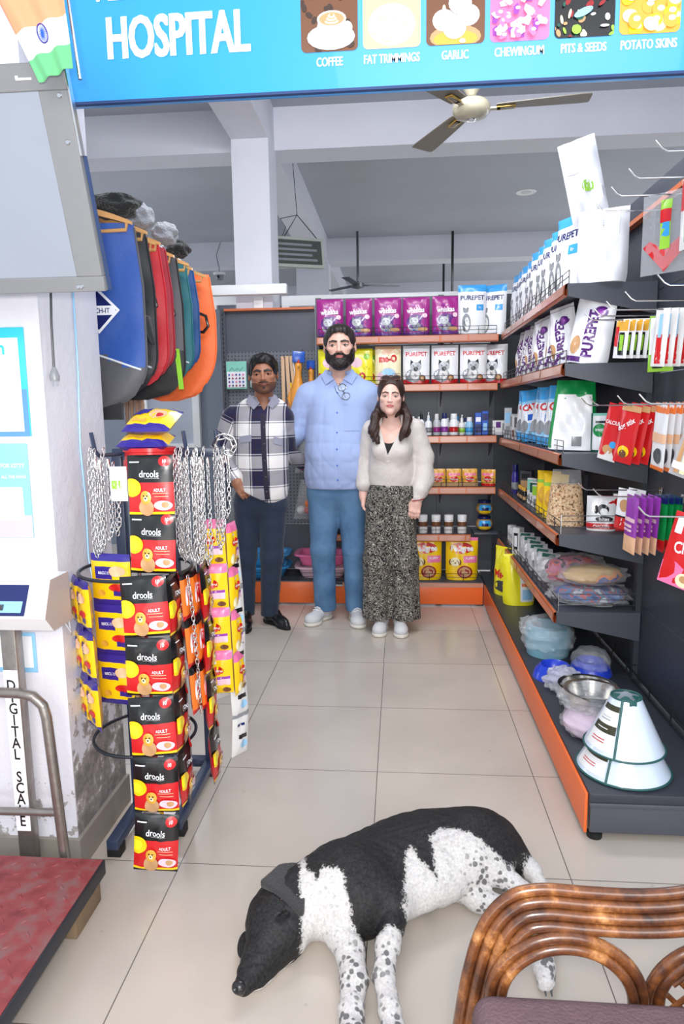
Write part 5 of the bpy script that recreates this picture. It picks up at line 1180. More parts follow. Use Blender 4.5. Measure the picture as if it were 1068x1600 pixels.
surf('shirt', nets(shirt1, A(-.84, 4.08, .86), A(.06, 4.62, 1.64), .006), 'shirt_blue', man)
R1 = lambda P: shirt1(P)
flap(R1, [(-.392, .90), (-.358, .90), (-.358, 1.51), (-.392, 1.51)], .0, 'shirt_blue', 'placket', man, 4.0, .003, 14)
for z in (1.48, 1.36, 1.24, 1.14, 1.04, .95): button(R1, -.375, z, 4.0, 'print_blue', man)
flap(R1, [(-.33, 1.25), (-.24, 1.25), (-.24, 1.37), (-.33, 1.37)], 0, 'shirt_blue', 'pocket', man, 4.0, .003, 6)
for e, pts in ((-1, [(-.452, 1.628), (-.398, 1.565), (-.452, 1.532), (-.482, 1.590)]), (1, [(-.288, 1.628), (-.342, 1.565), (-.288, 1.532), (-.258, 1.590)])):
    c = [A(p[0], march(R1, p[0], min(p[1], 1.56), 4.0)-.008, p[1]) for p in pts]; c[0][1] = 4.30; 
    mb = MB(); base_ = np.array(ref); P_ = [tuple(x-base_) for x in c]; P2 = [tuple(x-base_+A(0, .006, 0)) for x in c]
    mb.add(P_+P2, [(0, 1, 2, 3), (7, 6, 5, 4), (0, 4, 5, 1), (1, 5, 6, 2), (2, 6, 7, 3), (3, 7, 4, 0)], 'shirt_blue'); mb.build('collar', man)
mb = MB(); ring_ = [(-.372-ref.x+.083*math.cos(t), 4.352-ref.y+.083*math.sin(t), 1.612+.012*math.sin(t)) for t in np.linspace(-pi*.32, pi*1.32, 24)]; mb.tube(ring_, .012, 'shirt_blue', 8); mb.build('collar', man)
def pants(legs, hip, waist_z, m_, root, seed, amp, lo, hi, h=.0065):
    def f(P):
        D = None
        for L in legs:
            e = chain(P, L, .03); D = e if D is None else sm(D, e, .02)
        D = sm(D, el(P, *hip), .05)+wrink(P, amp, seed, 22, 6)
        D = np.maximum(D, P[:, 2]-waist_z); return np.maximum(D, lo[2]+.012-P[:, 2])
    surf('trousers', nets(f, lo, hi, h), m_, root); return f
pants([[((-.475, 4.355, .84), .112), ((-.492, 4.335, .48), .078), ((-.485, 4.37, .08), .068)], [((-.300, 4.355, .84), .112), ((-.283, 4.335, .48), .078), ((-.285, 4.37, .08), .068)]], ((-.388, 4.355, .88), (.185, .135, .14)), .98, 'jeans_blue', man, 11, .010, A(-.65, 4.15, .055), A(-.12, 4.56, 1.0))
lace_shoe((-.520, 4.335, 0), -.42, .30, .105, 'shoe_grey', 'sole_white', man); lace_shoe((-.275, 4.32, 0), .16, .30, .105, 'shoe_grey', 'sole_white', man)
# glasses hanging from the shirt
g = empty('eyeglasses', 'black framed eyeglasses hanging open from the neckline of the light blue shirt', 'glasses', (-.352, 4.160, 1.535))
mb = MB(); 
def rim(cx_, cz, r, m1_):
    m1_.tube([(cx_+r*math.cos(t), 0, cz+.85*r*math.sin(t)) for t in np.linspace(0, 2*pi, 20, endpoint=False)], .0022, 'glasses_frame', 6, closed=True)
rim(-.0, -.028, .024, mb); rim(.0, -.086, .024, mb); mb.tube([(0, 0, -.049), (0, -.002, -.056), (0, 0, -.065)], .002, 'glasses_frame', 6); fr_ = mb.build('frame', g)
for z in (-.028, -.086): MB().lathe([(0, 0), (.022, 0)], 'lens', 20, T(0, .001, z) @ rotx(pi/2)).build('lens', g)
MB().tube([(-.004, 0, -.004), (-.006, .012, .004), (-.008, .02, -.09)], .0018, 'glasses_frame', 6).build('temple', g); MB().tube([(.0, 0, -.110), (-.03, .006, -.09), (-.045, .010, -.03), (-.038, .010, .0)], .0018, 'glasses_frame', 6).build('temple', g)
g.rotation_euler = (0, -.42, 0)

# ---------------------------------------------------------------- man in plaid
mat('plaid', (120, 120, 140), .85, sheen=.2); nt = NT('plaid'); b = nt.nodes['Principled BSDF']; uvn = nt.nodes.new('ShaderNodeUVMap'); uvn.uv_map = 'cloth'; sp_ = nt.nodes.new('ShaderNodeSeparateXYZ'); nt.links.new(uvn.outputs[0], sp_.inputs[0])
navy, wht, mar = lin((42, 38, 88)), lin((240, 238, 236)), lin((70, 32, 52))
outs = []
for k, off in ((0, .37), (1, .23)):
    a_ = nt.nodes.new('ShaderNodeMath'); a_.operation = 'MULTIPLY_ADD'; a_.inputs[1].default_value = 1/.195; a_.inputs[2].default_value = off+5; nt.links.new(sp_.outputs[k], a_.inputs[0])
    f_ = nt.nodes.new('ShaderNodeMath'); f_.operation = 'FRACT'; nt.links.new(a_.outputs[0], f_.inputs[0])
    r_ = nt.nodes.new('ShaderNodeValToRGB'); r_.color_ramp.interpolation = 'CONSTANT'; E_ = r_.color_ramp.elements; E_[0].position = 0; E_[0].color = (*navy, 1); E_[1].position = .10; E_[1].color = (*mar, 1)
    for p, c in ((.13, navy), (.34, mar), (.37, navy), (.44, wht), (.475, navy), (.515, wht), (.90, navy), (.935, wht), (.97, navy)): x = E_.new(p); x.color = (*c, 1)
    nt.links.new(f_.outputs[0], r_.inputs[0]); outs.append(r_.outputs[0])
mx = nt.nodes.new('ShaderNodeMix'); mx.data_type = 'RGBA'; mx.inputs[0].default_value = .5; nt.links.new(outs[0], mx.inputs[6]); nt.links.new(outs[1], mx.inputs[7])
gm = nt.nodes.new('ShaderNodeGamma'); gm.inputs[1].default_value = 1.35; nt.links.new(mx.outputs[2], gm.inputs[0]); nt.links.new(gm.outputs[0], b.inputs['Base Color'])
ref2 = Vector((-.88, 4.22, 0)); pm = empty('person', 'dark haired person in a navy and white plaid shirt with a hand in the pocket', 'person', ref2)
H2 = Head((-.818, 4.155, 1.592), .232, yaw=.16, tilt=-.06, nod=.0, wide=1.12, jaw=1.1)
neck2 = lambda P: sm(rc(P, (-.825, 4.20, 1.54), (-.835, 4.23, 1.38), .055, .062), rc(P, (-.835, 4.23, 1.38), (-.84, 4.24, 1.28), .07, .11), .05)
V2 = nets(lambda P: sm(H2.fn(P), neck2(P), .03), A(-1.0, 3.98, 1.34), A(-.62, 4.40, 1.76), .0034)
wr = (-1.000, 4.10, .955); arm2 = [((-1.03, 4.24, 1.335), .058), ((-1.13, 4.24, 1.115), .042), (wr, .029)]; arm2b = [((-.72, 4.25, 1.33), .056), ((-.71, 4.36, 1.10), .042), ((-.62, 4.47, 1.02), .028)]
hd2 = lambda P: hand(P, wr, (.50, -.04, -.62), (.25, -1, .12), -1, .98, .35, .05, 1.1)
def body2(P):
    D = sm(rc(P, (-.85, 4.24, 1.22), (-.87, 4.22, .95), .11, .12), rc(P, (-.99, 4.24, 1.33), (-.74, 4.24, 1.33), .048, .048), .05)
    D = sm(D, chain(P, arm2), .03); D = sm(D, chain(P, arm2b), .03); D = sm(D, hand(P, (-.62, 4.47, 1.02), (.8, .0, -.2), (0, 1, .1), 1, .95, .6), .02)
    for x, x2 in ((-.955, -.985), (-.80, -.835)): D = sm(D, chain(P, [((x, 4.22, .84), .075), ((x-.01, 4.20, .48), .05), ((x2, 4.24, .10), .04)]), .03)
    return D
surf('body', merge(V2, nets(body2, A(-1.25, 4.0, .02), A(-.40, 4.62, 1.40), .0075), nets(hd2, A(*wr)-A(.05, .10, .17), A(*wr)+A(.16, .08, .05), .0028)), ['skin_brown', 'skin_brown_lip'], pm, matfn=lambda C: H2.lipmask(C)*1)
H2.eyes(pm); H2.brows(pm, 'hair_black', .013, .010)
def hair2(P):
    Q = H2.loc(P); D = el(Q, (0, .075, .165), (.362, .45, .40)); D = sm(D, el(Q, (.03, -.17, .37), (.27, .20, .16)), .08)
    D = np.maximum(D, -el(Q, (0, -.45, -.05), (.292, .50, .345))); D = np.maximum(D, -(Q[:, 2]+.14))
    for e in (-1, 1): D = np.maximum(D, -el(Q, (e*.34, .03, -.09), (.12, .09, .14)))
    return (D+.016*np.sin(Q[:, 0]*26+2*np.sin(Q[:, 1]*14))*np.sin(Q[:, 1]*22+Q[:, 2]*18))*H2.s
surf('hair', nets(hair2, *H2.bounds(), .003), 'hair_black', pm)
def stache2(P):
    Q = H2.loc(P); a = H2.face(Q)-.009; r1_ = sm(el(Q, (-.055, -.36, -.203), (.075, .12, .018), rotm(0, -.12, 0)), el(Q, (.055, -.36, -.203), (.075, .12, .018), rotm(0, .12, 0)), .01); r2_ = el(Q, (0, -.34, -.34), (.028, .16, .032)); r3 = r2_
    D = np.maximum(a, np.minimum(np.minimum(r1_, r2_), r3)); return D*H2.s
surf('moustache', nets(stache2, *H2.bounds(), .0025), 'hair_black', pm)
mat('stubble', (40, 26, 22), .7, alpha=.42)
def stub2(P):
    Q = H2.loc(P); D = np.maximum(H2.face(Q)-.0045, np.maximum(Q[:, 2]-(-.20-.35*np.clip(.20-np.abs(Q[:, 0]), 0, .1)), Q[:, 1]-.02)); D = np.maximum(D, -el(Q, (0, -.42, -.258), (.095, .14, .034))); D = np.maximum(D, -.50-Q[:, 2]); return D*H2.s
surf('stubble', nets(stub2, *H2.bounds(), .003), 'stubble', pm)
def shirt2(P):
    D = sm(el(P, (-.86, 4.215, 1.20), (.170, .135, .25)), el(P, (-.862, 4.205, 1.02), (.172, .140, .24)), .06)
    D = sm(D, rc(P, (-1.00, 4.24, 1.345), (-.735, 4.24, 1.345), .068, .066), .06); D = sm(D, rc(P, (-.925, 4.235, 1.405), (-.755, 4.235, 1.405), .046, .046), .05); D = sm(D, rc(P, (-.832, 4.235, 1.40), (-.828, 4.21, 1.455), .076, .066), .025)
    D = sm(D, el(P, (-.862, 4.21, .88), (.168, .130, .16)), .05)
    D = sm(D, chain(P, [((-1.025, 4.24, 1.335), .076), ((-1.125, 4.24, 1.125), .060), ((-1.035, 4.135, 1.00), .046), ((-1.012, 4.110, .972), .036)], .02), .02)
    D = sm(D, chain(P, [((-.725, 4.25, 1.33), .072), ((-.712, 4.34, 1.12), .056), ((-.64, 4.45, 1.04), .045)], .02), .02)
    D = D+wrink(P, .012, 7, 24, 6)
    hem = .815+.34*np.clip(-.80-P[:, 0], 0, .2)*1.5; hem = np.where(P[:, 0] > -.735, .815+0*hem, hem); arm = (P[:, 0] < -.985) & (P[:, 2] > .9)
    D = np.maximum(D, np.where(arm, -9, hem-P[:, 2]))
    D = np.maximum(D, -rc(P, (-.825, 4.200, 1.60), (-.832, 4.22, 1.39), .062, .058)); D = np.maximum(D, P[:, 2]-1.468-.1*np.clip(P[:, 1]-4.2, -.2, .1)); D = np.maximum(D, -np.maximum(np.abs(P[:, 0]+.817)-.55*np.clip(P[:, 2]-1.375, 0, .2), P[:, 1]-4.20)); return D
Vs, Fs = nets(shirt2, A(-1.26, 3.98, .80), A(-.52, 4.56, 1.50), .0055)
surf('shirt', (Vs, Fs), 'plaid', pm, uv=layer_uv(Vs, [((-1.025, 4.24, 1.335), (-1.125, 4.24, 1.125), .07, .085), ((-1.125, 4.24, 1.125), (-1.012, 4.110, .972), .05, .07)], -.81))
fabric_noise('plaid_dark', (34, 30, 50), .1, 40)
fabric_noise('collar_grey', (150, 150, 168), .1, 60)
flap(shirt2, [(-.815, .84), (-.785, .84), (-.805, 1.36), (-.832, 1.36)], 0, 'plaid_dark', 'placket', pm, 3.9, .003, 12)
for z in (1.28, 1.18, 1.08, .98, .89): button(shirt2, -.80-.012*(z-.84)/.5, z, 3.9, 'print_darkgrey', pm)
for pts in ([(-.965, 1.185), (-.885, 1.195), (-.885, 1.235), (-.965, 1.225)], [(-.755, 1.18), (-.705, 1.165), (-.705, 1.205), (-.755, 1.225)]): flap(shirt2, pts, .002, 'collar_grey', 'pocket_flap', pm, 3.9, .003, 5)
for pts in ([(-.905, 1.478), (-.845, 1.418), (-.875, 1.385), (-.928, 1.432)], [(-.752, 1.475), (-.795, 1.412), (-.765, 1.388), (-.722, 1.435)]):
    c = [A(p[0], march(shirt2, p[0], min(p[1], 1.405), 3.9)-.008, p[1]) for p in pts]; c[0][1] = 4.150; base_ = np.array(ref2)
    P_ = [tuple(x-base_) for x in c]; P2 = [tuple(x-base_+A(0, .006, 0)) for x in c]
    MB().add(P_+P2, [(0, 1, 2, 3), (7, 6, 5, 4), (0, 4, 5, 1), (1, 5, 6, 2), (2, 6, 7, 3), (3, 7, 4, 0)], 'collar_grey').build('collar', pm)
MB().tube([(-.828-ref2.x+.071*math.cos(t), 4.208-ref2.y+.068*math.sin(t), 1.458+.012*math.sin(t)) for t in np.linspace(-pi*.30, pi*1.30, 24)], .011, 'collar_grey', 8).build('collar', pm)
pants([[((-.945, 4.215, .78), .092), ((-.975, 4.20, .46), .066), ((-.992, 4.235, .07), .056)], [((-.795, 4.215, .78), .092), ((-.805, 4.20, .46), .068), ((-.838, 4.235, .07), .056)]], ((-.865, 4.215, .84), (.162, .115, .13)), .94, 'jeans_navy', pm, 13, .009, A(-1.08, 4.02, .055), A(-.66, 4.42, .96))
lace_shoe((-.985, 4.19, 0), .22, .28, .092, 'boot_black', 'black_rubber', pm, None, 'boot', .12, .9); lace_shoe((-.80, 4.235, 0), .75, .28, .092, 'boot_black', 'black_rubber', pm, None, 'boot', .12, .9)

# ---------------------------------------------------------------- woman
fabric_noise('cardigan', (214, 206, 200), .05, 60, .5, 260); mat('top_black', (18, 18, 20), .8)
mat('squiggle', (24, 24, 26), .8); nt = NT('squiggle'); b = nt.nodes['Principled BSDF']; tc = nt.nodes.new('ShaderNodeTexCoord'); n_ = nt.nodes.new('ShaderNodeTexNoise'); n_.inputs['Scale'].default_value = 44; n_.inputs['Detail'].default_value = .6; n_.inputs['Distortion'].default_value = 1.4
nt.links.new(tc.outputs['Object'], n_.inputs['Vector']); blk, cr = lin((24, 24, 26)), lin((206, 200, 186))
c_ = ramp(nt, n_.outputs['Fac'], [(.405, blk), (.412, cr), (.437, cr), (.444, blk), (.545, blk), (.552, cr), (.578, cr), (.585, blk)]); nt.links.new(c_, b.inputs['Base Color'])
ref3 = Vector((-.05, 4.16, 0)); wm = empty('person', 'dark haired person in a cream cardigan and patterned wide trousers, a hand at the side', 'person', ref3)
H3 = Head((-.048, 4.095, 1.452), .222, yaw=-.03, tilt=.03, wide=1.02, nose=.92, jaw=.9, female=True)
neck3 = lambda P: sm(rc(P, (-.046, 4.14, 1.40), (-.045, 4.17, 1.26), .044, .048), rc(P, (-.045, 4.17, 1.25), (-.045, 4.17, 1.17), .06, .085), .05)
V3 = nets(lambda P: sm(H3.fn(P), neck3(P), .025), A(-.22, 3.95, 1.14), A(.14, 4.33, 1.60), .0032)
w3 = (.108, 4.08, .835); arm3 = [((.105, 4.19, 1.245), .046), ((.150, 4.20, 1.02), .036), (w3, .024)]; arm3b = [((-.175, 4.20, 1.245), .046), ((-.20, 4.27, 1.03), .036), ((-.22, 4.20, .86), .024)]
hd3 = lambda P: hand(P, w3, (-.22, -.05, -1), (-.15, -1, .06), 1, .90, .45, .07, .8)
def body3(P):
    D = sm(rc(P, (-.045, 4.17, 1.18), (-.045, 4.17, .90), .095, .085), rc(P, (-.14, 4.18, 1.245), (.07, 4.18, 1.245), .045, .045), .06)
    D = sm(D, chain(P, arm3), .03); D = sm(D, chain(P, arm3b), .03); D = sm(D, hand(P, (-.22, 4.20, .86), (0, 0, -1), (-1, 0, 0), 1, .9, .5), .02)
    for x in (-.115, .015): D = sm(D, chain(P, [((x, 4.17, .80), .07), ((x, 4.16, .44), .045), ((x, 4.18, .08), .035)]), .03)
    return D
surf('body', merge(V3, nets(body3, A(-.36, 3.98, .02), A(.26, 4.40, 1.32), .007), nets(hd3, A(*w3)-A(.10, .08, .19), A(*w3)+A(.08, .06, .05), .0026)), ['skin_fair_woman', 'skin_fair_woman_lip'], wm, matfn=lambda C: H3.lipmask(C)*1)
H3.eyes(wm); H3.brows(wm, 'hair_brown', .008, .010)
def hair3(P):
    Q = H3.loc(P); D = el(Q, (0, .085, .150), (.362, .46, .405)); D = sm(D, el(Q, (.0, .16, -.20), (.345, .30, .40)), .1)
    D = np.maximum(D, -el(Q, (0, -.46, -.08), (.285, .52, .42))); D = np.maximum(D, -el(Q, (0, -.42, -.42), (.34, .54, .40))); D = np.maximum(D, -rc(Q, (0, -.25, -.55), (0, -.10, -1.2), .27, .30)); D = D*H3.s
    L = chain(P, [((-.118, 4.135, 1.40), .016), ((-.140, 4.115, 1.33), .028), ((-.150, 4.080, 1.25), .030), ((-.125, 4.055, 1.185), .014)], .02)
    L2 = chain(P, [((-.130, 4.15, 1.36), .022), ((-.160, 4.12, 1.26), .022), ((-.150, 4.08, 1.19), .008)], .02)
    Rr = chain(P, [((.028, 4.135, 1.40), .016), ((.052, 4.105, 1.32), .026), ((.036, 4.065, 1.245), .028), ((.008, 4.045, 1.20), .012)], .02)
    D = sm(sm(sm(D, L, .02), Rr, .02), L2, .015)
    lo_ = np.clip((1.42-P[:, 2])*12, .15, 1)
    return D+(.0022*np.sin(P[:, 0]*230+10*np.sin(P[:, 2]*13))+.0015*np.sin(P[:, 1]*190))*lo_
surf('hair', nets(hair3, A(-.26, 3.98, 1.09), A(.16, 4.32, 1.60), .0034), 'hair_brown', wm)
def card3(P):
    D = sm(el(P, (-.045, 4.17, 1.14), (.135, .110, .20)), el(P, (-.045, 4.175, .98), (.140, .105, .16)), .05)
    for e in (-1, 1): D = sm(D, el(P, (-.045+e*.055, 4.095, 1.13), (.055, .05, .055)), .04)
    D = sm(D, rc(P, (-.145, 4.18, 1.265), (.075, 4.18, 1.265), .052, .054), .05); D = sm(D, rc(P, (-.11, 4.175, 1.30), (.025, 4.175, 1.30), .036, .036), .03)
    D = sm(D, chain(P, [((.098, 4.185, 1.255), .060), ((.148, 4.19, 1.08), .062), ((.150, 4.16, .95), .060), ((.125, 4.10, .885), .044), ((.112, 4.085, .850), .034)], .02), .018)
    D = sm(D, chain(P, [((-.165, 4.19, 1.255), .058), ((-.205, 4.24, 1.05), .055), ((-.215, 4.20, .92), .05)], .02), .018)
    D = D+wrink(P, .008, 17, 24, 5); slv = (P[:, 0] > .083) | (P[:, 0] < -.172); D = np.maximum(D, np.where(slv, -9, .912-P[:, 2]))
    t = np.clip((1.30-P[:, 2])/.19, 0, 1); wv = .075*(1-t)+.0*t; V_ = np.abs(P[:, 0]-(-.066+.02*(1-t)))-wv; V_ = np.maximum(np.maximum(V_, P[:, 1]-4.145), 1.105-P[:, 2]); D = np.maximum(D, -V_); D = np.maximum(D, -rc(P, (-.046, 4.14, 1.40), (-.045, 4.16, 1.28), .058, .056)); return D
surf('cardigan', nets(card3, A(-.30, 3.98, .80), A(.25, 4.36, 1.37), .0052), 'cardigan', wm)
flap(card3, [(-.082, .915), (-.050, .915), (-.050, 1.10), (-.082, 1.10)], 0, 'cardigan', 'placket', wm, 3.9, .003, 8)
for z in (1.07, 1.00, .935): button(card3, -.066, z, 3.9, 'cardigan', wm, .007)
top3 = lambda P: np.maximum(np.maximum(sm(el(P, (-.045, 4.17, 1.14), (.125, .100, .16)), sm(el(P, (-.10, 4.10, 1.13), (.05, .045, .055)), el(P, (.01, 4.10, 1.13), (.05, .045, .055)), .03), .03), P[:, 2]-1.175-1.2*np.maximum(0, (P[:, 0]+.06)**2*8)), .95-P[:, 2])
surf('top', nets(top3, A(-.20, 4.02, .94), A(.12, 4.32, 1.26), .005), 'top_black', wm)
def tr3(P):
    legs = [[((-.115, 4.165, .80), .088), ((-.128, 4.15, .45), .088), ((-.135, 4.15, .10), .090)], [((.010, 4.165, .80), .088), ((.030, 4.15, .45), .088), ((.040, 4.15, .10), .092)]]
    D = sm(chain(P, legs[0], .03), chain(P, legs[1], .03), .015); D = sm(D, el(P, (-.048, 4.17, .86), (.142, .106, .14)), .04)
    th = np.arctan2(P[:, 1]-4.15, P[:, 0]-np.where(P[:, 0] < -.05, -.13, .035)); D = D+.006*np.sin(th*7+P[:, 2]*2)*np.clip(1-P[:, 2], 0, 1); return np.maximum(np.maximum(D, P[:, 2]-.975), .088-P[:, 2])
surf('trousers', nets(tr3, A(-.27, 4.0, .07), A(.17, 4.32, 1.0), .006), 'squiggle', wm)
lace_shoe((-.112, 4.13, 0), -.12, .25, .088, 'shoe_grey', 'sole_white', wm, 'print_offwhite', high=.07); lace_shoe((.008, 4.12, 0), .05, .25, .088, 'shoe_grey', 'sole_white', wm, 'print_offwhite', high=.07)
mb = MB(); mb.tube([(.112-ref3.x+.036*math.cos(t), 4.083-ref3.y+.036*math.sin(t), .838+.006*math.cos(t)) for t in np.linspace(0, 2*pi, 20, endpoint=False)], .0035, 'print_darkred', 6, closed=True); mb.build('bracelet', wm)
sg = empty('sunglasses', 'brown sunglasses pushed up on the head of the person in the cream cardigan', 'glasses', tuple(H3.world((0, -.17, .485))))
mb = MB()
for e in (-1, 1): mb.tube([(e*.030+.026*math.cos(t), .004*abs(math.cos(t)), .018*math.sin(t)) for t in np.linspace(0, 2*pi, 18, endpoint=False)], .0022, 'print_brown', 6, closed=True)
mb.tube([(-.006, 0, .004), (.006, 0, .004)], .002, 'print_brown', 6); mb.build('frame', sg)
mat('lens_dark', (48, 34, 30), .08, coat=1)
for e in (-1, 1): MB().lathe([(0, 0), (.024, 0)], 'lens_dark', 18, T(e*.030, .001, 0) @ rotx(pi/2)).build('lens', sg); MB().tube([(e*.057, .002, .004), (e*.072, .05, -.012), (e*.074, .12, -.03)], .0018, 'print_brown', 6).build('temple', sg)
sg.rotation_euler = (-.75, 0, 0)
# ================================================================== the sleeping dog
mat('dog_fur', (20, 20, 20), .62, spec=.3)
nt = NT('dog_fur'); b = nt.nodes['Principled BSDF']; at_ = nt.nodes.new('ShaderNodeAttribute'); at_.attribute_name = 'black'; as_ = nt.nodes.new('ShaderNodeAttribute'); as_.attribute_name = 'spots'; ap_ = nt.nodes.new('ShaderNodeAttribute'); ap_.attribute_name = 'pinkish'
tc = nt.nodes.new('ShaderNodeTexCoord')
def tex(kind, sc, **kw):
    n = nt.nodes.new(kind); n.inputs['Scale'].default_value = sc
    for k, v in kw.items(): n.inputs[k].default_value = v
    nt.links.new(tc.outputs['Object'], n.inputs['Vector']); return n
def mth(op, a, b_=None, c=None):
    n = nt.nodes.new('ShaderNodeMath'); n.operation = op
    for i, v in enumerate((a, b_, c)):
        if v is None: continue
        if isinstance(v, (int, float)): n.inputs[i].default_value = v
        else: nt.links.new(v, n.inputs[i])
    return n.outputs[0]
nfur = tex('ShaderNodeTexNoise', 150, Detail=4); nbig = tex('ShaderNodeTexNoise', 22, Detail=3)
edge = mth('ADD', at_.outputs['Fac'], mth('MULTIPLY', mth('SUBTRACT', nfur.outputs['Fac'], .5), .035))
edge = mth('ADD', edge, mth('MULTIPLY', mth('SUBTRACT', nbig.outputs['Fac'], .5), .02))
blackf = ramp(nt, mth('MULTIPLY_ADD', edge, 1, .5), [(.497, (0, 0, 0)), (.503, (1, 1, 1))])
vor = tex('ShaderNodeTexVoronoi', 58, Randomness=1.0); sz = tex('ShaderNodeTexNoise', 30, Detail=1)
spd = mth('ADD', vor.outputs['Distance'], mth('MULTIPLY', sz.outputs['Fac'], -.62)); spd = mth('ADD', spd, mth('MULTIPLY', nfur.outputs['Fac'], .2)); spd = mth('SUBTRACT', spd, mth('MULTIPLY', as_.outputs['Fac'], .22))
spot = ramp(nt, mth('ADD', spd, .5), [(.46, (1, 1, 1)), (.56, (0, 0, 0))])
spotf = mth('MULTIPLY', spot, mth('MINIMUM', as_.outputs['Fac'], 1.0))
whitec = ramp(nt, nfur.outputs['Fac'], [(.3, lin((188, 183, 180))), (.7, lin((216, 212, 210)))]); blackc = ramp(nt, nfur.outputs['Fac'], [(.3, lin((17, 17, 18))), (.7, lin((46, 45, 46)))])
m1 = nt.nodes.new('ShaderNodeMix'); m1.data_type = 'RGBA'; nt.links.new(spotf, m1.inputs[0]); nt.links.new(whitec, m1.inputs[6]); m1.inputs[7].default_value = (*lin((60, 58, 60)), 1)
mp_ = nt.nodes.new('ShaderNodeMix'); mp_.data_type = 'RGBA'; nt.links.new(ap_.outputs['Fac'], mp_.inputs[0]); nt.links.new(m1.outputs[2], mp_.inputs[6]); mp_.inputs[7].default_value = (*lin((120, 92, 88)), 1)
m2 = nt.nodes.new('ShaderNodeMix'); m2.data_type = 'RGBA'; nt.links.new(blackf, m2.inputs[0]); nt.links.new(mp_.outputs[2], m2.inputs[6]); nt.links.new(blackc, m2.inputs[7]); nt.links.new(m2.outputs[2], b.inputs['Base Color'])
bp = nt.nodes.new('ShaderNodeBump'); bp.inputs['Strength'].default_value = .35; bp.inputs['Distance'].default_value = .003; nt.links.new(nfur.outputs['Fac'], bp.inputs['Height']); nt.links.new(bp.outputs[0], b.inputs['Normal'])
mat('dog_ear', (44, 42, 43), .7, vary=.25, vscale=120, bump=.4, bscale=200, sheen=.2); mat('dog_nose', (22, 20, 22), .3, coat=.4)
dref = Vector((0, 1.70, 0)); dog = empty('dog', 'black and white spotted dog asleep on its side on the tiled floor', 'dog', dref)
def dogf(P):
    R14 = rotm(0, 0, .36)
    D = sm(el(P, (-.10, 1.705, .088), (.150, .155, .088), rotm(0, 0, .5)), el(P, (.02, 1.795, .088), (.16, .170, .090), rotm(0, 0, .45)), .06)
    D = sm(D, el(P, (.135, 1.860, .090), (.15, .150, .090), rotm(0, 0, .25)), .07)
    D = sm(D, el(P, (.245, 1.885, .088), (.115, .120, .092), rotm(0, 0, -.2)), .06)
    D = sm(D, el(P, (-.10, 1.650, .095), (.10, .09, .078), rotm(0, 0, .9)), .04)            # shoulder
    D = sm(D, rc(P, (-.16, 1.665, .090), (-.262, 1.630, .078), .115, .090), .06)           # neck
    D = sm(D, el(P, (-.305, 1.575, .074), (.088, .092, .074), rotm(0, 0, .3)), .04)        # skull
    D = sm(D, rc(P, (-.315, 1.535, .064), (-.352, 1.435, .040), .066, .036), .035)         # muzzle
    D = sm(D, rc(P, (-.300, 1.540, .040), (-.335, 1.440, .022), .055, .022), .025)         # jaw
    D = sm(D, el(P, (-.362, 1.400, .040), (.022, .024, .024)), .015)
    D = ss(D, el(P, (-.288, 1.512, .128), (.020, .010, .006), rotm(0, 0, .9)), .008)
    # upper (right) front leg
    D = sm(D, chain(P, [((-.07, 1.640, .125), .052), ((-.010, 1.605, .105), .040)]), .03)
    D = sm(D, chain(P, [((-.014, 1.585, .090), .036), ((-.028, 1.505, .072), .029), ((-.036, 1.430, .054), .024), ((-.022, 1.350, .042), .024), ((-.008, 1.285, .032), .027), ((.0, 1.245, .024), .022)], .015), .010)
    # lower (left) front leg
    D = sm(D, chain(P, [((-.170, 1.590, .062), .052), ((-.122, 1.510, .050), .036), ((-.106, 1.425, .042), .032), ((-.108, 1.350, .036), .027), ((-.100, 1.285, .030), .029), ((-.096, 1.235, .024), .024)], .015), .014)
    # thighs and hind legs
    D = sm(D, chain(P, [((.225, 1.865, .110), .085), ((.190, 1.800, .110), .066)]), .04)
    D = sm(D, chain(P, [((.170, 1.815, .112), .054), ((.258, 1.785, .090), .036), ((.345, 1.730, .058), .024)], .02), .03)
    D = sm(D, chain(P, [((.345, 1.730, .058), .024), ((.395, 1.685, .045), .020), ((.365, 1.570, .030), .020), ((.350, 1.515, .026), .026), ((.347, 1.475, .022), .022)], .012), .012)
    D = sm(D, chain(P, [((.150, 1.790, .050), .048), ((.215, 1.728, .036), .032), ((.300, 1.705, .030), .022), ((.38, 1.705, .024), .018), ((.44, 1.67, .022), .022)], .02), .012)
    D = sm(D, chain(P, [((.330, 1.880, .070), .045), ((.380, 1.850, .040), .028), ((.405, 1.800, .022), .018), ((.415, 1.755, .014), .010)], .02), .03)
    D = sm(D, el(P, (.185, 1.770, .075), (.024, .030, .022)), .015)
    for (x, y) in ((-.010, 1.245), (.012, 1.248), (-.108, 1.232), (-.084, 1.232)): D = sm(D, el(P, (x, y-.012, .020), (.012, .022, .016)), .006)
    D = D+.0016*np.sin(P[:, 0]*95+5*np.sin(P[:, 1]*33))*np.sin(P[:, 1]*80+P[:, 2]*60)
    return np.maximum(D, .0015-P[:, 2])
Vd, Fd = nets(dogf, A(-.44, 1.17, -.01), A(.50, 2.09, .24), .0042)
def polyd(P, poly):
    x, y = P[:, 0], P[:, 1]; n = len(poly); d = np.full(len(P), 9.); ins = np.zeros(len(P), bool)
    for i in range(n):
        a, c = A(*poly[i]), A(*poly[(i+1) % n]); e = c-a; w = np.stack([x-a[0], y-a[1]], 1); t = np.clip(w@e/(e@e), 0, 1); d = np.minimum(d, np.linalg.norm(w-t[:, None]*e, axis=1))
        k = ((a[1] > y) != (c[1] > y)) & (x < (c[0]-a[0])*(y-a[1])/((c[1]-a[1]) if abs(c[1]-a[1]) > 1e-9 else 1e-9)+a[0]); ins ^= k
    return np.where(ins, d, -d)
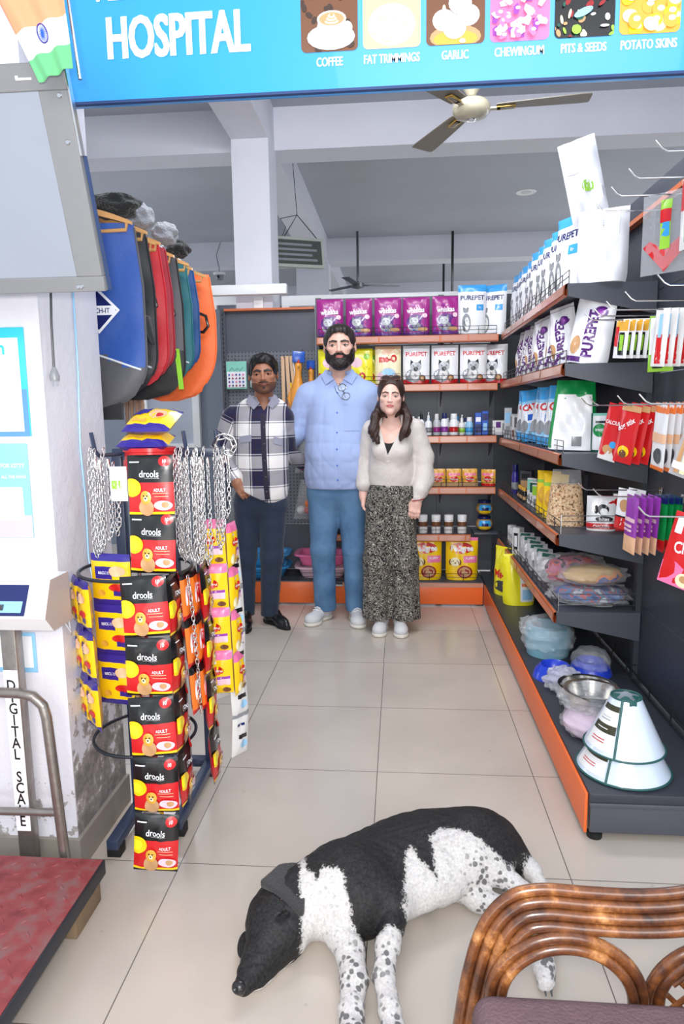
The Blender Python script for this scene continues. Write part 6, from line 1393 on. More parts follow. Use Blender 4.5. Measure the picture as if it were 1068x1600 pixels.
SADDLE = [(-0.294, 1.766), (-0.259, 1.693), (-0.245, 1.637), (-0.21, 1.591), (-0.198, 1.623), (-0.176, 1.618), (-0.151, 1.604), (-0.12, 1.54), (-0.08, 1.497), (-0.037, 1.516), (-0.028, 1.524), (0.007, 1.522), (0.023, 1.549), (0.02, 1.568), (0.007, 1.572), (0.013, 1.635), (0.018, 1.721), (0.031, 1.744), (0.054, 1.703), (0.102, 1.666), (0.092, 1.726), (0.087, 1.776), (0.114, 1.815), (0.149, 1.816), (0.218, 1.788), (0.295, 1.763), (0.341, 1.801), (0.382, 1.866), (0.442, 1.961), (0.376, 2.154), (0.036, 2.193), (-0.211, 2.007)]
HEADP = [(-0.271, 1.681), (-0.286, 1.753), (-0.42, 1.651), (-0.416, 1.428), (-0.379, 1.312), (-0.338, 1.323), (-0.301, 1.357), (-0.272, 1.399), (-0.242, 1.42), (-0.236, 1.46), (-0.244, 1.522)]
low = Vd[:, 2] < .03
sad = polyd(Vd, SADDLE); back_ = polyd(Vd, [(-.23, 1.90), (-.16, 1.78), (-.05, 1.88), (.10, 1.97), (.26, 1.96), (.34, 1.87), (.5, 1.9), (.5, 2.3), (-.23, 2.3)])
bl = np.maximum(np.maximum(sad, back_), polyd(Vd, HEADP)-.0)
bl = np.where((Vd[:, 0] < -.2) & (Vd[:, 1] < 1.50) & (Vd[:, 2] < .022), np.minimum(bl, -.01), bl)
bl = np.maximum(bl, .026-np.linalg.norm(Vd-A(-.005, 1.600, .12), axis=1))
pos = np.stack([Vd[:, 0], Vd[:, 1]], 1)
def near(x, y, r): return np.clip(1.4-np.hypot(pos[:, 0]-x, pos[:, 1]-y)/r, 0, 1)
sp = np.zeros(len(Vd))
for a in ((-.10, 1.42, .10), (-.10, 1.30, .08), (-.01, 1.28, .09), (-.03, 1.45, .05), (.285, 1.755, .05), (.225, 1.715, .055), (.36, 1.5, .06)): sp = np.maximum(sp, near(*a))
sp = sp*.8; sp = np.maximum(sp, .22*near(-.15, 1.60, .12)); sp = np.maximum(sp, .25*near(.07, 1.73, .09))
pk = np.clip(1.3-np.linalg.norm(Vd-A(.185, 1.765, .085), axis=1)/.028, 0, 1)
surf('body', (Vd, Fd), 'dog_fur', dog, attrs={'black': bl, 'spots': sp, 'pinkish': pk})
# ears, nose, closed eye, claws, scab
EARP = [(-.352, 1.600), (-.318, 1.655), (-.280, 1.672), (-.262, 1.640), (-.250, 1.585), (-.246, 1.530), (-.268, 1.540), (-.300, 1.562)]
def earf(P):
    u = np.clip((P[:, 0]+.352)/.105, 0, 1); zc = .151+.010*np.sin(u*pi)-.016*u-.10*np.clip(1.56-P[:, 1], 0, .05)
    a_ = -polyd(P, EARP)-.006; b_ = np.abs(P[:, 2]-zc)-.006; return np.minimum(np.maximum(a_, b_), 0)+np.sqrt(np.maximum(a_, 0)**2+np.maximum(b_, 0)**2)-.003
V_, F_ = nets(earf, A(-.37, 1.47, .06), A(-.19, 1.70, .20), .003); surf('ear', (V_, F_), 'dog_ear', dog)
V_, F_ = nets(lambda P: el(P, (-.392, 1.530, .030), (.018, .045, .012), rotm(0, 0, .1)), A(-.43, 1.46, .0), A(-.35, 1.60, .06), .003); surf('ear', (V_, F_), 'dog_fur', dog, attrs={'black': np.ones(len(V_)), 'spots': np.zeros(len(V_)), 'pinkish': np.zeros(len(V_))})
nf = lambda P: ss(sm(el(P, (-.371, 1.385, .046), (.018, .016, .016)), el(P, (-.365, 1.392, .034), (.014, .014, .012)), .01), el(P, (-.378, 1.372, .050), (.005, .006, .005)), .004)
surf('nose', nets(nf, A(-.40, 1.35, .01), A(-.33, 1.42, .075), .002), 'dog_nose', dog)
for x, y in ((-.016, 1.214), (.004, 1.211), (.022, 1.216), (-.112, 1.203), (-.092, 1.202), (.342, 1.452), (.356, 1.452)): MB().tube([(x-dref.x, y-dref.y+.01, .016), (x-dref.x, y-dref.y-.004, .008)], [.004, .0015], 'print_darkgrey', 6).build('claw', dog)
mat('scab', (120, 84, 84), .6, vary=.3, vscale=200)
mb = MB()
for x, y, z, r in ((-.345, 1.632, .122, .008), (-.328, 1.628, .128, .006), (-.336, 1.622, .129, .005), (-.318, 1.566, .145, .004), (-.298, 1.548, .146, .003)): mb.ell((x-dref.x, y-dref.y, z), (r, r*.6, .003), 'scab', 8)
mb.build('scab', dog)
# ================================================================== sign over the entrance
mat('sign_blue', (46, 156, 232), .35, coat=.3, vary=.03, vscale=2); mat('frame_dark2', (90, 92, 96), .5); mat('sign_edge', (30, 60, 110), .5); mat('sign_white', (246, 246, 248), .4)
SY = 1.72
sg_ = empty('shop_sign', 'big blue shop sign with white lettering and a row of food pictures above the entrance', 'sign', (0.4, SY, 2.112))
def L_(o, root): o.location = -Vector(root.location); o.parent = root; return o
L_(MB().bbox((-.79, SY, 2.112), (2.1, 1.826, 2.95), 'sign_blue', .004).build('sign_box'), sg_) if False else None
ob = MB().bbox((-.79, SY, 2.112), (2.1, SY+.028, 3.34), 'sign_blue', .002).build('sign_box', sg_); ob.location = -Vector(sg_.location)
ob = MB().box((-.79, SY-.002, 2.110), (2.1, SY+.01, 2.116), 'sign_edge').build('edge_strip', sg_); ob.location = -Vector(sg_.location)
def stext(t, x, z, size, cond, bold, align='C', nm='lettering'):
    mb = MB(); [mb.text(t, size, 'sign_white', T(x+dx*size, SY-.0012-q*.0004, z) @ rotx(pi/2), bold, cond, align) for q, dx in enumerate((-.018, 0, .018))]; o = mb.build(nm, sg_, smooth=0); o.location = -Vector(sg_.location)
stext('HOSPITAL', -.518, 2.209, .127, .60, .018); stext('VETERINARY', -.518, 2.336, .127, .58, .018)
for x in (-.70, .6, 1.9): ob = MB().box((x, SY+.029, 2.6), (x+.04, 1.829, 3.5), 'frame_dark2').build('mount_bar', sg_); ob.location = -Vector(sg_.location)
names = ['COFFEE', 'FAT TRIMMINGS', 'GARLIC', 'CHEWINGUM', 'PITS & SEEDS', 'POTATO SKINS']
xs = [-.160, -.016, .129, .273, .416, .558]
bg = ['print_brown', 'print_peach', 'print_brown', 'print_pink', 'print_black', 'print_gold']
def pic(i, cx, z0, w, h, sub):
    mb = MB(); e = SY-.0015; r = .012; pts = []
    for (ax, az, a0) in ((cx+w/2-r, z0+r, -pi/2), (cx+w/2-r, z0+h-r, 0), (cx-w/2+r, z0+h-r, pi/2), (cx-w/2+r, z0+r, pi)):
        for k in range(6): t = a0+pi/2*k/5; pts.append((ax+r*math.cos(t), e, az+r*math.sin(t)))
    mb.add(pts, [tuple(range(len(pts)))], sub); rs = random.Random(i+3)
    n_ = [0]
    def E2(x, z, rx, rz, m_, rot=0, pts_=18):
        n_[0] += 1; V = []
        for k in range(pts_):
            a = 2*pi*k/pts_; dx, dz = rx*math.cos(a), rz*math.sin(a); X_ = x+dx*math.cos(rot)-dz*math.sin(rot); Z_ = z+dx*math.sin(rot)+dz*math.cos(rot)
            V.append((min(max(X_, cx-w/2+.001), cx+w/2-.001), e-.00015*n_[0], min(max(Z_, z0+.001), z0+h-.001)))
        mb.add(V, [tuple(range(pts_))], m_)
    if i == 0:
        for k in range(14): E2(cx-w/2+rs.random()*w, z0+rs.random()*h, .009, .006, 'print_darkbrown', rs.random()*3)
        E2(cx+.004, z0+.030, .056, .028, 'print_lightgrey'); E2(cx+.004, z0+.034, .050, .024, 'print_white'); E2(cx+.006, z0+.050, .034, .030, 'print_white'); E2(cx+.042, z0+.048, .012, .014, 'print_white')
        E2(cx+.006, z0+.068, .034, .018, 'print_offwhite'); E2(cx+.006, z0+.068, .029, .014, 'print_tan'); 
        for q in range(3): E2(cx+.006, z0+.062+.006*q, .016-.004*q, .005, 'print_cream'); E2(cx+.006, z0+.064+.006*q, .012-.004*q, .003, 'print_tan')
    elif i == 1:
        E2(cx, z0+.05, .055, .045, 'print_cream')
        for k in range(26): a = rs.random()*6.28; q = rs.random()**.6; E2(cx+.040*q*math.cos(a), z0+.05+.032*q*math.sin(a), .012, .008, ['print_white', 'print_palepink', 'print_offwhite'][k % 3], rs.random()*3, 7)
    elif i == 2:
        E2(cx, z0+.016, .058, .026, 'print_tan'); E2(cx, z0+.012, .05, .018, 'print_gold')
        for x, z in ((-.026, .052), (.028, .06), (-.002, .034), (.01, .085)):
            E2(cx+x, z0+z, .026, .023, 'print_white'); E2(cx+x-.008, z0+z, .008, .019, 'print_offwhite'); E2(cx+x+.010, z0+z, .006, .018, 'print_lightgrey'); E2(cx+x, z0+z+.022, .004, .010, 'print_cream')
        E2(cx+.016, z0+.006, .007, .005, 'print_white')
    elif i == 3:
        for k in range(46): x = cx-w/2+.008+rs.random()*(w-.016); z = z0+.006+rs.random()*(h-.01); m_ = ['print_pink', 'print_palepink', 'print_violet', 'print_offwhite'][rs.choice((0, 0, 1, 1, 2, 3))]; E2(x, z, .013, .008, m_, rs.random()*3, 5); E2(x+.003, z+.003, .006, .004, 'print_palepink', 0, 6)
    elif i == 4:
        for k in range(34): E2(cx-w/2+rs.random()*w, z0+rs.random()*h, .003+.010*rs.random()**2, .003+.008*rs.random()**2, ['print_offwhite', 'print_darkgreen', 'print_tan', 'print_darkred', 'print_lime', 'print_cream'][k % 6], rs.random()*3, 9)
        E2(cx-.004, z0+.05, .022, .008, 'print_paleblue', .4)
    else:
        for k in range(20): x = cx-w/2+.01+rs.random()*(w-.02); z = z0+.01+rs.random()*(h-.02); E2(x, z, .017, .014, ['print_gold', 'print_cream', 'print_yellow'][k % 3], rs.random()*3); E2(x+.004, z+.004, .008, .006, 'print_cream')
    o = mb.build('food_picture', sg_, smooth=0); o.location = -Vector(sg_.location)
for i, (n_, x) in enumerate(zip(names, xs)):
    pic(i, x, 2.196, .132, .125, bg[i]); stext(n_, x, 2.1655, .027, .66, .008, nm='caption')
# ================================================================== metal framed screen on the left, tilted
mat('brushed_frame', (132, 132, 134), .42, metal=.3, vary=.06, vscale=40); mat('screen_glass', (206, 206, 212), .16, metal=.95, vary=.10, vscale=3, bump=.10, bscale=4)
tvr = empty('wall_screen', 'large silver framed screen tilted down from the shop front wall at the left edge', 'screen', (-.681, 1.60, 1.653))
TH = math.atan2(.15, .43)
b1 = MB(); w, h = 1.0, .452
for a, c in (((-w, 0, 0), (0, .03, .034)), ((-w, 0, h-.05), (0, .03, h)), ((-.062, 0, .034), (0, .03, h-.05)), ((-w, 0, .034), (-w+.05, .03, h-.05))): b1.bbox(a, c, 'brushed_frame', .0015, seg=1)
b1.build('bezel', tvr)
MB().box((-w+.05, .006, .034), (-.062, .028, h-.05), 'screen_glass').build('screen', tvr)
MB().box((-w+.01, .03, .01), (-.004, .034, h-.01), 'black_plastic').box((0.0005, .018, .0), (.003, .032, h*.62), 'sign_edge').box((0.0005, .004, h*.62), (.004, .02, h), 'chrome').build('back_cover', tvr)
mb = MB(); mb.box((-.098, -.0012, h-.030), (-.070, -.0002, h-.026), 'print_white').box((-.104, -.0012, h-.030), (-.098, -.0002, h-.022), 'print_white'); mb.build('maker_mark', tvr, smooth=0)
MB().bbox((-.30, .045, .12), (-.18, .19, .30), 'black_plastic', .004).build('wall_bracket', tvr)
for x, z in ((-.012, h-.06), (-.014, h-.145), (-.05, .012), (-.058, .012)): MB().lathe([(0, -.003), (.004, -.003), (.006, 0)], 'chrome', 12, T(x-.006, 0, z) @ rotx(-pi/2) @ T(0, 0, 0)).build('screw', tvr)
tvr.rotation_euler = (TH, 0, 0)
# flag
mat('flag_cloth', (240, 240, 240), .8, sheen=.2)
for n_, c in (('flag_orange', (240, 150, 110)), ('flag_white', (238, 238, 244)), ('flag_green', (96, 178, 120))): mat(n_, c, .75, sheen=.2)
fl = MB()
P00, P10, P01, P11 = A(-.710, 1.41, 2.022), A(-.636, 1.40, 2.042), A(-.785, 1.40, 2.185), A(-.652, 1.41, 2.225)
ff = lambda u, v: tuple((P00*(1-u)+P10*u)*(1-v)+(P01*(1-u)+P11*u)*v+A(0, .005*math.sin(u*14+v*3), 0))
fl.grid(ff, 24, 24, 'flag_white', mfn=lambda u, v: 'flag_green' if v < .27 else ('flag_orange' if v > .56 else 'flag_white'))
fo = fl.build('hanging_flag'); tag(fo, 'small tricolour cloth flag hanging in front of the silver framed screen', 'flag')
mod = fo.modifiers.new('thickness', 'SOLIDIFY'); mod.thickness = .0008
wl = MB(); c0 = A(*ff(.52, .41)); ux = (P10-P00); ux /= np.linalg.norm(ux); uz = P01-P00; uz = uz-ux*(uz@ux); uz /= np.linalg.norm(uz)
for k in range(24):
    a = 2*pi*k/24; a2 = 2*pi*(k+1)/24
    wl.tube([tuple(c0+(ux*math.cos(a)*.6+uz*math.sin(a))*.017+A(0, -.012, 0)), tuple(c0+(ux*math.cos(a2)*.6+uz*math.sin(a2))*.017+A(0, -.012, 0))], .0013, 'print_indigo', 5)
    wl.tube([tuple(c0+A(0, -.012, 0)), tuple(c0+(ux*math.cos(a)*.6+uz*math.sin(a))*.015+A(0, -.012, 0))], .0005, 'print_blue', 4)
w_ = wl.build('flag_wheel', fo)
fo2 = MB().tube([(-.632, 1.425, 2.03), (-.66, 1.42, 2.36)], .004, 'chrome').build('flag_stick', fo)

# ================================================================== posters and cables on the pillar
mat('poster_cyan', (60, 200, 214), .35); mat('poster_blue', (96, 150, 214), .35); mat('poster_lilac', (206, 190, 224), .35); mat('poster_sky', (140, 196, 232), .35)
PY = 1.829
o = MB().bbox((-1.27, PY-.006, 1.312), (-1.014, PY-.0005, 1.606), 'poster_cyan', .002).build('payment_poster')
MB().box((-1.262, PY-.007, 1.312), (-1.016, PY-.0061, 1.44), 'poster_blue').bbox((-1.25, PY-.009, 1.325), (-1.030, PY-.0072, 1.578), 'print_white', .001).build('white_panel', o); tag(o, 'cyan and blue bordered payment poster under the silver screen', 'poster'); mb0 = MB(); mb0.text('m', .05, 'poster_cyan', T(-1.085, PY-.0095, 1.535) @ rotx(pi/2), .03, .9); mb0.build('lettering', o, smooth=0)
o = MB().bbox((-1.29, PY-.004, 1.025), (-1.030, PY-.0005, 1.292), 'poster_sky', .001).box((-1.289, PY-.0045, 1.026), (-1.031, PY-.0041, 1.09), 'poster_lilac').build('poster')
mb = MB(); mb.text('FOR KITTY', .016, 'print_white', T(-1.075, PY-.006, 1.225) @ rotx(pi/2), .02, .9); mb.text('ALL THE PAWS', .012, 'print_white', T(-1.075, PY-.006, 1.195) @ rotx(pi/2), .02, .9); mb.build('lettering', o, smooth=0)
MB().bbox((-1.17, PY-.006, 1.075), (-1.052, PY-.0045, 1.17), 'print_white', .001).build('white_panel', o); tag(o, 'sky blue poster fading to lilac, below the cyan bordered one', 'poster')
o = MB().bbox((-1.30, PY-.004, .625), (-1.052, PY-.0005, .745), 'poster_sky', .001).build('poster'); MB().box((-1.25, PY-.005, .64), (-1.062, PY-.0042, .735), 'print_white').build('white_panel', o); tag(o, 'small pale blue poster low on the pillar behind the scale pole', 'poster')
o = MB().tube([(-.945, 1.86, 1.72), (-.95, 1.858, 1.62), (-.95, 1.855, 1.54), (-.948, 1.85, 1.495)], .0035, 'print_darkgrey', 8).build('power_cable'); mb = MB(); mb.tube([(-.948, 1.85, 1.50), (-.948, 1.85, 1.49), (-.948, 1.85, 1.475), (-.948, 1.85, 1.462)], [.004, .009, .014, .012], 'print_grey', 12)
mb.build('plug', o); MB().tube([(-.954, 1.85, 1.464), (-.954, 1.85, 1.448)], .002, 'chrome', 6).tube([(-.942, 1.85, 1.464), (-.942, 1.85, 1.448)], .002, 'chrome', 6).build('pins', o); tag(o, 'short dark power cable with a two pin plug hanging by the pillar corner', 'cable')
o = MB().tube([(-.966, 2.035, 1.74), (-.965, 2.03, 1.50), (-.966, 2.012, 1.27), (-.964, 2.02, 1.1), (-.964, 2.012, .93), (-.95, 2.0, .86)], .0028, 'print_paleblue', 8).build('thin_cable'); tag(o, 'thin pale blue cable running down the side of the pillar', 'cable')
# ================================================================== platform scale
mat('checker_red', (150, 62, 62), .5); nt = NT('checker_red'); b = nt.nodes['Principled BSDF']; geo = nt.nodes.new('ShaderNodeNewGeometry'); nz = nt.nodes.new('ShaderNodeTexNoise'); nz.inputs['Scale'].default_value = 22; nz.inputs['Detail'].default_value = 8
nt.links.new(geo.outputs['Position'], nz.inputs['Vector']); nt.links.new(ramp(nt, nz.outputs['Fac'], [(.30, lin((118, 44, 48))), (.50, lin((146, 62, 64))), (.62, lin((138, 84, 84))), (.78, lin((128, 96, 96)))]), b.inputs['Base Color'])
mat('frame_dark', (40, 44, 52), .5, vary=.15, vscale=30); mat('worn_pipe', (150, 142, 136), .3, metal=.75, vary=.3, vscale=25, bump=.1, bscale=80)
sc = empty('platform_scale', 'platform weighing scale with a worn red checker plate and a steel rail', 'scale', (-1.1, 1.4, 0))
def SL(o): o.location = -Vector(sc.location); o.parent = sc; return o
mb = MB(); mb.bbox((-1.55, 1.02, .075), (-.832, 1.712, .118), 'frame_dark', .003); SL(mb.build('platform_frame'))
mb = MB(); mb.box((-1.545, 1.025, .118), (-.837, 1.707, .1205), 'checker_red')
rr_ = 0
y = 1.045
while y < 1.70:
    x = -1.53+(.03 if rr_ % 2 else 0)
    while x < -.845:
        a = pi/4 if (round(x/.06)+rr_) % 2 else -pi/4
        mb.ell((0, 0, 0), (.012, .0035, .0024), 'checker_red', 8, T(x, y, .1205) @ rotz(a)); x += .06
    y += .042; rr_ += 1
SL(mb.build('checker_plate'))
for x, y in ((-1.45, 1.12), (-.90, 1.12), (-1.45, 1.62)): SL(MB().bbox((x-.03, y-.03, 0), (x+.03, y+.03, .075), 'black_rubber', .004).build('foot'))
mat('wood_block', (130, 108, 84), .8, vary=.2, vscale=20); SL(MB().bbox((-.90, 1.55, 0), (-.845, 1.70, .075), 'wood_block', .004).build('wood_block'))
RY = 1.735
SL(MB().tube([(-1.50, RY, .10), (-1.50, RY, .58), (-1.47, RY, .605), (-1.42, RY, .605), (-1.06, RY, .600), (-1.02, RY, .592), (-.993, RY, .565), (-.985, RY, .53), (-.962, RY, .08)], .0145, 'worn_pipe', 14).build('hand_rail'))
SL(MB().tube([(-1.50, RY, .235), (-.972, RY, .243)], .0115, 'worn_pipe', 12).build('cross_rail'))
SL(MB().bbox((-1.112, 1.752, .04), (-1.068, 1.79, .84), 'worn_pipe', .003).build('pole'))
mb = MB(); mb.box((-1.111, 1.7505, .17), (-1.069, 1.752, .66), 'print_white'); SL(mb.build('pole_label'))
mb = MB()
for i, ch in enumerate('DIGITAL SCALE'): mb.text(ch, .046, 'print_black', T(-1.090, 1.7498, .600-.0345*i) @ rotx(pi/2), .015, .8)
SL(mb.build('lettering', smooth=0))
mb = MB(); X = T(0, 1.70, 0)
prof = [(1.70, .935), (1.66, .84), (1.70, .795), (1.80, .795), (1.80, .935)]
V = [(-1.30, y, z) for y, z in prof]+[(-.925, y, z) for y, z in prof]; n = 5
mb.add(V, [tuple(range(n)), tuple(range(n, 2*n))[::-1]]+[(i, n+i, n+(i+1) % n, (i+1) % n) for i in range(n)], 'white_plastic'); SL(mb.build('display_head'))
mat('end_cap', (186, 170, 164), .5); SL(MB().add([(-.9245, y, z) for y, z in prof], [tuple(range(5))[::-1]], 'end_cap').build('side_plate'))
mb = MB(); f2 = lambda u, v: (-1.25+.27*u, 1.699-.004-.04*(1-v)*.98, .848+.075*v); mb.grid(f2, 2, 2, 'print_navy'); f3 = lambda u, v: (-1.24+.25*u, 1.699-.0055-.036*(1-v)*.98, .856+.060*v); mb.grid(f3, 6, 6, 'print_gold', mfn=lambda u, v: 'print_paleblue' if v < .4+.2*u else ('print_red' if v < .5+.2*u else 'print_yellow'))
mb.box((-1.16, 1.66, .862), (-1.04, 1.668, .876), 'print_darkgrey'); SL(mb.build('display_label'))
SL(MB().tube([(-.94, 1.78, .80), (-.93, 1.80, .76), (-.945, 1.83, .74), (-.955, 1.84, .80)], .003, 'print_lightgrey', 6).build('cable'))

# ================================================================== dog coats on a rail
for n_, c in dict(coat_blue=(38, 80, 158), coat_grey=(86, 86, 90), coat_black=(34, 34, 36), coat_red=(196, 30, 44), coat_darkred=(158, 28, 46), coat_teal=(28, 104, 112), coat_orange=(250, 112, 50), coat_lime=(150, 220, 50), coat_navy=(26, 74, 130)).items(): mat(n_, c, .55, vary=.05, bump=.35, bscale=18, sheen=.1)
mat('reflective', (222, 226, 228), .3); mat('hanger_wood', (212, 158, 96), .4, coat=.3, vary=.12, vscale=18); mat('fleece_grey', (150, 152, 158), .95, vary=.25, vscale=90, bump=.9, bscale=130, sheen=.4); mat('fleece_black', (26, 27, 26), .95, vary=.3, vscale=90, bump=.9, bscale=130, sheen=.3)
RZ = 2.10; CX = -1.06
o = MB().tube([(CX, 2.24, RZ), (CX, 3.45, RZ)], .012, 'chrome', 12).build('rail_bar')
rl = empty('clothes_rail', 'chrome rail carrying the row of dog coats behind the pillar', 'clothes rail', (CX, 2.85, 0)); o.parent = rl; o.location = (-CX, -2.85, 0)
for y in (2.24, 3.45): q = MB().tube([(CX-.32, y, 0), (CX-.32, y, RZ), (CX, y, RZ)], .012, 'chrome', 12).build('upright', rl); q.location = (-CX, -2.85, 0)
def dogcoat(name, w, h, top, low, split=.35, slant=.12, t=.028, bottom_r=.45, seed=0, line=True, lean=0):
    """hangs under z=0, broad, rounded bottom; front faces -Y"""
    rs = np.random.default_rng(seed); ph = rs.uniform(0, 6, 6)
    def S(u, v, sd, off=0):
        # v 0 top .. 1 bottom
        e = 1.0
        if v > 1-bottom_r: k = (v-(1-bottom_r))/bottom_r; e = (max(1-k**2.6, 0))**.5
        wd = w/2*(.90+.10*min(1, v*3))*(.18+.82*e) if v > .9 else w/2*(.90+.10*min(1, v*3))*e
        x = (u*2-1)*max(wd, .02); q = max(1-abs(2*u-1)**6, 0)**.5
        y = sd*(t/2*q+off)+.006*math.sin(9*u+ph[0]+6*v)*q+.005*math.sin(15*v+ph[1]+4*u)*q
        return (x+lean*v, y, -h*v)
    mb = MB(); mf = lambda u, v: low if (v > 1-split+slant*(u-.5)*2*1) else top
    mb.grid(lambda u, v: S(u, v, -1), 16, 26, top, mfn=mf, flip=True); mb.grid(lambda u, v: S(u, v, 1), 16, 26, top, mfn=mf)
    o = mb.build(name); mod = o.data
    if line:
        m2_ = MB(); m2_.tube([S(u, 1-split+slant*(u-.5)*2, -1, .002) for u in np.linspace(.03, .97, 14)], .0035, 'reflective', 6); m2_.build('reflective_piping', o)
    for e_ in (.001, .999): MB().tube([S(e_, v, 0) for v in np.linspace(.02, .86, 20)], .004, low, 6).build('edge_binding', o)
    return o
def hanger(w=.40):
    pts = []
    o = MB(); N = 14
    for i in range(N+1):
        u = i/N*2-1; z = -.055*abs(u)**1.4; hh = .020 if abs(u) > .1 else .018
        pts.append((u*w/2, z, hh*(1-.5*abs(u)**3)))
    V = []; F = []
    for x, z, hh in pts:
        for dy, dz in ((-.007, -hh/2), (.007, -hh/2), (.007, hh/2), (-.007, hh/2)): V.append((x, dy, z+dz))
    for i in range(N): 
        for k in range(4): F.append((i*4+k, i*4+(k+1) % 4, (i+1)*4+(k+1) % 4, (i+1)*4+k))
    F += [(0, 1, 2, 3), (N*4+3, N*4+2, N*4+1, N*4)]
    o.add(V, F, 'hanger_wood'); r = o.build('wooden_hanger')
    MB().tube([(-w/2*.92, 0, -.052), (-w/2*.90, 0, -.075), (w/2*.90, 0, -.075), (w/2*.92, 0, -.052)], .006, 'hanger_wood', 8).build('trouser_bar', r)
    MB().tube([(0, 0, 0), (0, 0, .05)]+[(.018*math.sin(a), 0, .068-.018*math.cos(a)) for a in np.linspace(0, 4.2, 10)], .0022, 'chrome', 6).build('hook', r)
    return r
hg = hanger(); hg['category'] = 'hanger'
coats = [(2.29, .43, .60, 'coat_blue', 'coat_grey', .33, 'royal blue dog coat with a grey lower part and white piping, nearest on the rail', 0),
         (2.41, .42, .56, 'coat_black', 'coat_black', .3, 'black dog coat hanging behind the royal blue one', .01),
         (2.53, .42, .53, 'coat_red', 'coat_red', .3, 'bright red dog coat behind the black one', 0),
         (2.62, .41, .50, 'coat_darkred', 'coat_darkred', .3, 'dark red dog coat behind the bright red one', 0),
         (2.76, .40, .56, 'coat_grey', 'coat_black', .45, 'grey and black dog coat with a lime edge in the middle of the row', 0),
         (2.88, .40, .50, 'coat_teal', 'coat_teal', .3, 'teal dog coat behind the grey and black one', 0),
         (2.98, .40, .46, 'coat_navy', 'coat_navy', .3, 'narrow blue dog coat between the teal and the orange ones', 0),
         (3.14, .46, .56, 'coat_orange', 'coat_orange', .3, 'bright orange dog coat with a black handle, last on the rail', 0)]
for i, (y, w, h, a, b_, sp2, l, ln) in enumerate(coats):
    o = dogcoat('dog_coat', w, h, a, b_, sp2, seed=i, line=(i in (0, 1, 5)), bottom_r=.30 if i != 7 else .5); o.location = (CX, y, 1.985); tag(o, l, 'dog coat', 'dog coats on the rail')
    if i == 0:
        mb = MB(); mb.add([(-.03, -.024, -.20), (.045, -.024, -.275), (-.03, -.024, -.35), (-.105, -.024, -.275)], [(3, 2, 1, 0)], 'print_white'); mb.add([(-.03, -.0246, -.212), (.033, -.0246, -.275), (-.03, -.0246, -.338), (-.093, -.0246, -.275)], [(3, 2, 1, 0)], 'print_navy')
        mb.box((-.088, -.0252, -.29), (.03, -.0247, -.26), 'print_white'); mb.text('FETCH-IT', .022, 'print_navy', T(-.030, -.0256, -.283) @ rotx(pi/2), .02, .9); q = mb.build('size_tag', o); q.location = (.095, 0, 0)
        MB().box((-.14, -.010, -h-.035), (.12, .008, -h+.05), 'coat_black').build('belly_strap', o)
    if i == 4: MB().grid(lambda u, v: (w/2*(1-.05*v)-.022*(1-v)+.004+.0*u-.02*u, -.017-.001*u, -.36-.16*v), 2, 6, 'coat_lime', flip=True).build('lime_trim', o)
    if i in (2, 4, 7): MB().tube([(w/2-.07, -.020, -.17), (w/2-.035, -.034, -.185), (w/2-.025, -.036, -.23), (w/2-.05, -.030, -.255), (w/2-.085, -.02, -.25)], .007, 'print_black', 8).build('handle_strap', o)
    if i == 1: MB().tube([(w/2-.12, -.02, -.26), (w/2-.02, -.045, -.30), (w/2-.01, -.04, -.36), (w/2-.08, -.03, -.35)], .022, 'coat_black', 10).build('rolled_hood', o)
for i, (y, z) in enumerate([(2.262, 2.035), (2.35, 2.03), (2.44, 2.02), (2.50, 2.025), (2.66, 2.02), (2.80, 2.02), (2.92, 2.02), (3.06, 2.02)]):
    put(hg, (CX+.01*(i % 2), y+.015, z), .10*((i % 3)-1), f'pale wooden hanger, {ORD[i]} from the pillar on the coat rail', 'wooden hangers on the coat rail')
for i, (x, y, z, r, m_, l) in enumerate([(-.945, 2.33, 2.055, (.085, .05, .04), 'fleece_black', 'black fluffy collar lying over the nearest hangers'), (-.925, 2.52, 2.07, (.045, .05, .045), 'fleece_grey', 'grey fleece hood on top of the row, nearer one'), (-.90, 2.70, 2.055, (.05, .05, .04), 'fleece_grey', 'grey fleece hood on top of the row, farther one'), (-.935, 2.97, 2.06, (.05, .05, .035), 'fleece_black', 'black fluffy collar above the teal coat')]):
    o = crumple(MB(), (0, 0, 0), r, m_, 300+i, .16, n=44, k=(4, 5, 6), jag=.12).build('coat_collar'); o.location = (x, y, z); tag(o, l, 'collar', 'fluffy coat collars on the rail')
mat('hanger_reflection_tan', (170, 140, 116), .8)
o = empty('hanger_reflection', 'tan strips drawn for a blurred reflection of hangers below the coats', 'tan_strips', (-1.29, 3.25, 1.50))  # made-up strips standing in for a blurred reflection of the hangers
for i in range(5): MB().tube([(-.045+.022*i, 0, .0), (-.048+.024*i, .004*i, -.09), (-.05+.025*i, 0, -.16-.02*(i % 2))], [.012, .012, .008], 'hanger_reflection_tan', 8).build('tan_strip', o)
